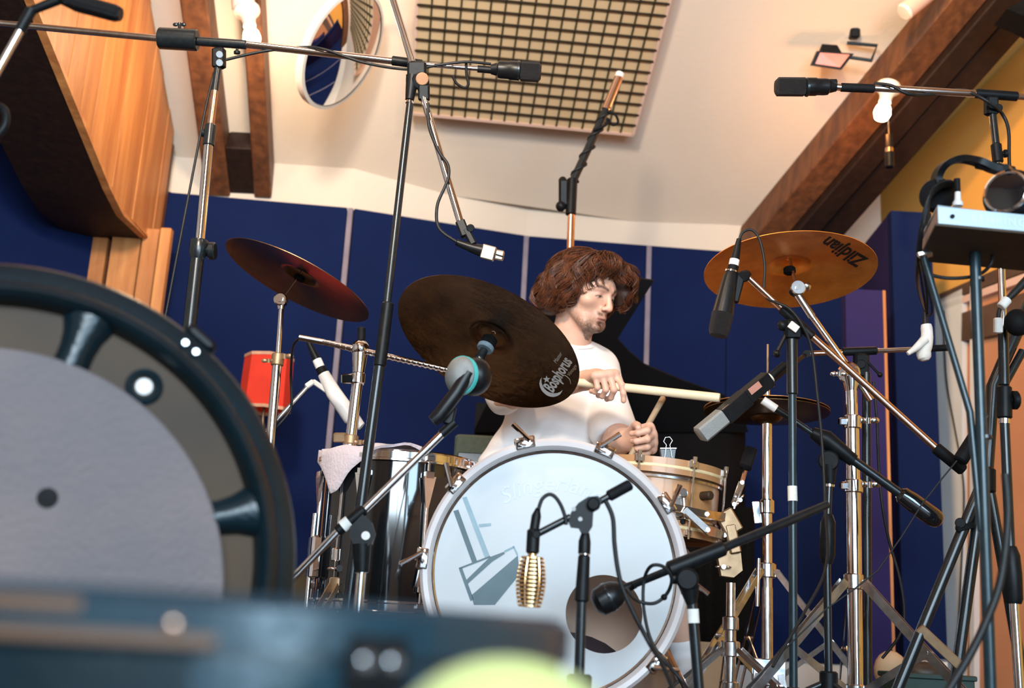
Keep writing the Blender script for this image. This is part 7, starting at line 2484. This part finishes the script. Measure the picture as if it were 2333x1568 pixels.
# start points: on the volume, towards the crown and the parting
th_ = rng.uniform(0, 2 * math.pi, NS)
ph_ = np.arccos(rng.uniform(-0.25, 1.0, NS))
dirs = np.stack([np.sin(ph_) * np.cos(th_), np.sin(ph_) * np.sin(th_), np.cos(ph_)], 1) @ HM.T
org = HL(0, -0.01, 0.035)
T = np.full(NS, 0.05)
for _ in range(40):
    T += np.clip(hvol(org + dirs * T[:, None]) * -0.9, -0.02, 0.02)
Pp = org + dirs * T[:, None]
lay = rng.uniform(-0.004, 0.008, NS)
cl_c = Pp[rng.choice(NS, NC, replace=False)]
own = np.argmin(((Pp[:, None, :] - cl_c[None]) ** 2).sum(2), axis=1)
phase = rng.uniform(0, 6.28, NC)[own] + rng.normal(0, 0.22, NS)
freq = rng.uniform(0.55, 0.95, NC)[own] + rng.normal(0, 0.02, NS)
amp = rng.uniform(0.004, 0.011, NC)[own]
step = rng.uniform(0.0085, 0.0115, NC)[own] * rng.uniform(0.92, 1.08, NS)
lay = lay * 0.5 + rng.uniform(-0.005, 0.010, NC)[own] * 0.8
paths = [Pp.copy()]
down = -hu
cur = Pp.copy()
part = HL(0.012, 0.02, 0.14)
for j in range(NP - 1):
    g_ = hgrad(cur)
    l = (cur - HC) @ HM
    away = cur - part
    away /= np.maximum(np.linalg.norm(away, axis=1), 1e-6)[:, None]
    d = np.array((0, 0, -1.0)) * 0.75 + down * 0.25 + away * 0.8
    d = d - g_ * (d * g_).sum(1)[:, None]
    d /= np.maximum(np.linalg.norm(d, axis=1), 1e-6)[:, None]
    sd = np.cross(g_, d)
    wv = np.sin(phase + j * freq)
    wv2 = np.cos(phase * 1.7 + j * freq * 0.9)
    d2 = d + sd * wv[:, None] * 0.85
    # strands draw together into their lock
    cm = np.stack([np.bincount(own, cur[:, k_], NC) / np.maximum(np.bincount(own, minlength=NC), 1) for k_ in range(3)], 1)[own]
    d2 = d2 + (cm - cur) * (6.0 + 10.0 * j / NP)
    nxt = cur + d2 * step[:, None]
    dv_ = hvol(nxt)
    nxt = nxt - g_ * (dv_ - lay - amp * wv2 * (j / NP) * 1.6)[:, None] * 0.85
    cur = nxt
    paths.append(cur.copy())
paths = np.stack(paths, 1)
mb = MB()
for i in range(NS):
    p = paths[i]
    ll = (p - HC) @ HM
    # keep the face open
    bad = (ll[:, 1] > 0.045) & (ll[:, 2] < 0.050) & (ll[:, 0] > -0.058) & (ll[:, 0] < 0.075)
    bad |= (ll[:, 2] < -0.085)
    n_ok = int(np.argmax(bad)) if bad.any() else NP
    if n_ok < 4:
        continue
    rr0 = rng.uniform(0.0009, 0.0019)
    pts = p[:n_ok]
    mb.tube(pts.tolist(), [rr0 * (0.75 + 0.5 * math.sin(math.pi * k / (n_ok - 1))) * (1 - 0.55 * k / (n_ok - 1)) for k in range(n_ok)], 4)
lk = mb.build('lock', 'hair_brown', hobj, 80)
lk['kind'] = 'stuff'
# loose fringe locks over the temple and forehead
for i, pts in enumerate((((0.052, 0.060, 0.078), (0.066, 0.062, 0.055), (0.068, 0.066, 0.034), (0.058, 0.074, 0.020), (0.050, 0.080, 0.028)),
                         ((0.042, 0.074, 0.078), (0.056, 0.078, 0.056), (0.060, 0.080, 0.036), (0.052, 0.088, 0.026)),
                         ((0.030, 0.084, 0.080), (0.042, 0.092, 0.060), (0.046, 0.094, 0.042), (0.038, 0.098, 0.034)),
                         ((0.064, 0.044, 0.060), (0.078, 0.044, 0.034), (0.080, 0.046, 0.010), (0.074, 0.054, -0.006), (0.066, 0.060, 0.002)),
                         ((0.070, 0.030, 0.050), (0.086, 0.028, 0.020), (0.088, 0.028, -0.010), (0.084, 0.034, -0.032), (0.078, 0.040, -0.040)),
                         ((0.060, 0.056, 0.070), (0.074, 0.056, 0.044), (0.076, 0.058, 0.024), (0.070, 0.066, 0.008), (0.062, 0.074, 0.012)))):
    for k in range(6):
        off = rng.uniform(-0.005, 0.005, 3)
        pp = smooth_path([Vector(HL(*(np.array(q_) + off))) for q_ in pts], 5)
        n_ = len(pp)
        MB().tube(pp, [0.0015 * (1 - 0.7 * j / (n_ - 1)) for j in range(n_)], 6).build('fringe_lock', 'hair_brown', hobj, 80)

# ------------------------------------------------------------------ sticks and seat
Y = 3.09
q0, q1 = P(1312, 871, 3.16), P(1640, 907, 3.04)
dv = (q1 - q0).normalized()
MB().lathe(q0, dv, [(0.001, 0), (0.0105, 0.002), (0.0115, 0.01), (0.0128, (q1 - q0).length - 0.006), (0.0118, (q1 - q0).length), (0.001, (q1 - q0).length + 0.001)], 16).build('drumstick', 'stick_wood', None, label='pale thick drumstick held level in the upper hand', category='drumstick', origin=q0)
fist = (hL and WRL + nrm(fL) * 0.085)
g0 = Vector(tipsL[1]) * 0.5 + Vector(WRL + nrm(fL) * 0.075) * 0.5
a_ = P(1512, 905, 3.16)
dv = (a_ - g0).normalized()
b_ = g0 - dv * 0.06
ln = (a_ - b_).length
MB().lathe(b_, dv, [(0.001, 0), (0.006, 0.002), (0.0078, 0.01), (0.0082, ln * 0.6), (0.0085, ln - 0.03), (0.0085, ln - 0.004), (0.006, ln), (0.001, ln + 0.001)], 14).build('drumstick', 'stick_dark', None, label='darker drumstick standing up out of the lower fist', category='drumstick', origin=b_)
th_o = thing('drum_throne', 'round black drum stool under the drummer', 'stool', (PEL[0], PEL[1], 0))
sz = PEL[2] - 0.125
MB().lathe((PEL[0], PEL[1], 0), Z, [(0.001, sz - 0.09), (0.15, sz - 0.09), (0.17, sz - 0.07), (0.172, sz - 0.02), (0.15, sz), (0.001, sz)], 32).build('seat', 'black_rubber', th_o)
MB().tube([(PEL[0], PEL[1], 0.1), (PEL[0], PEL[1], sz - 0.09)], 0.015, 12).build('post', 'chrome', th_o)
for k in range(3):
    a = 0.5 + 2.094 * k
    MB().tube([(PEL[0], PEL[1], 0.22), (PEL[0] + 0.2 * math.cos(a), PEL[1] + 0.2 * math.sin(a), 0.012)], 0.009, 8).build('leg', 'chrome', th_o)
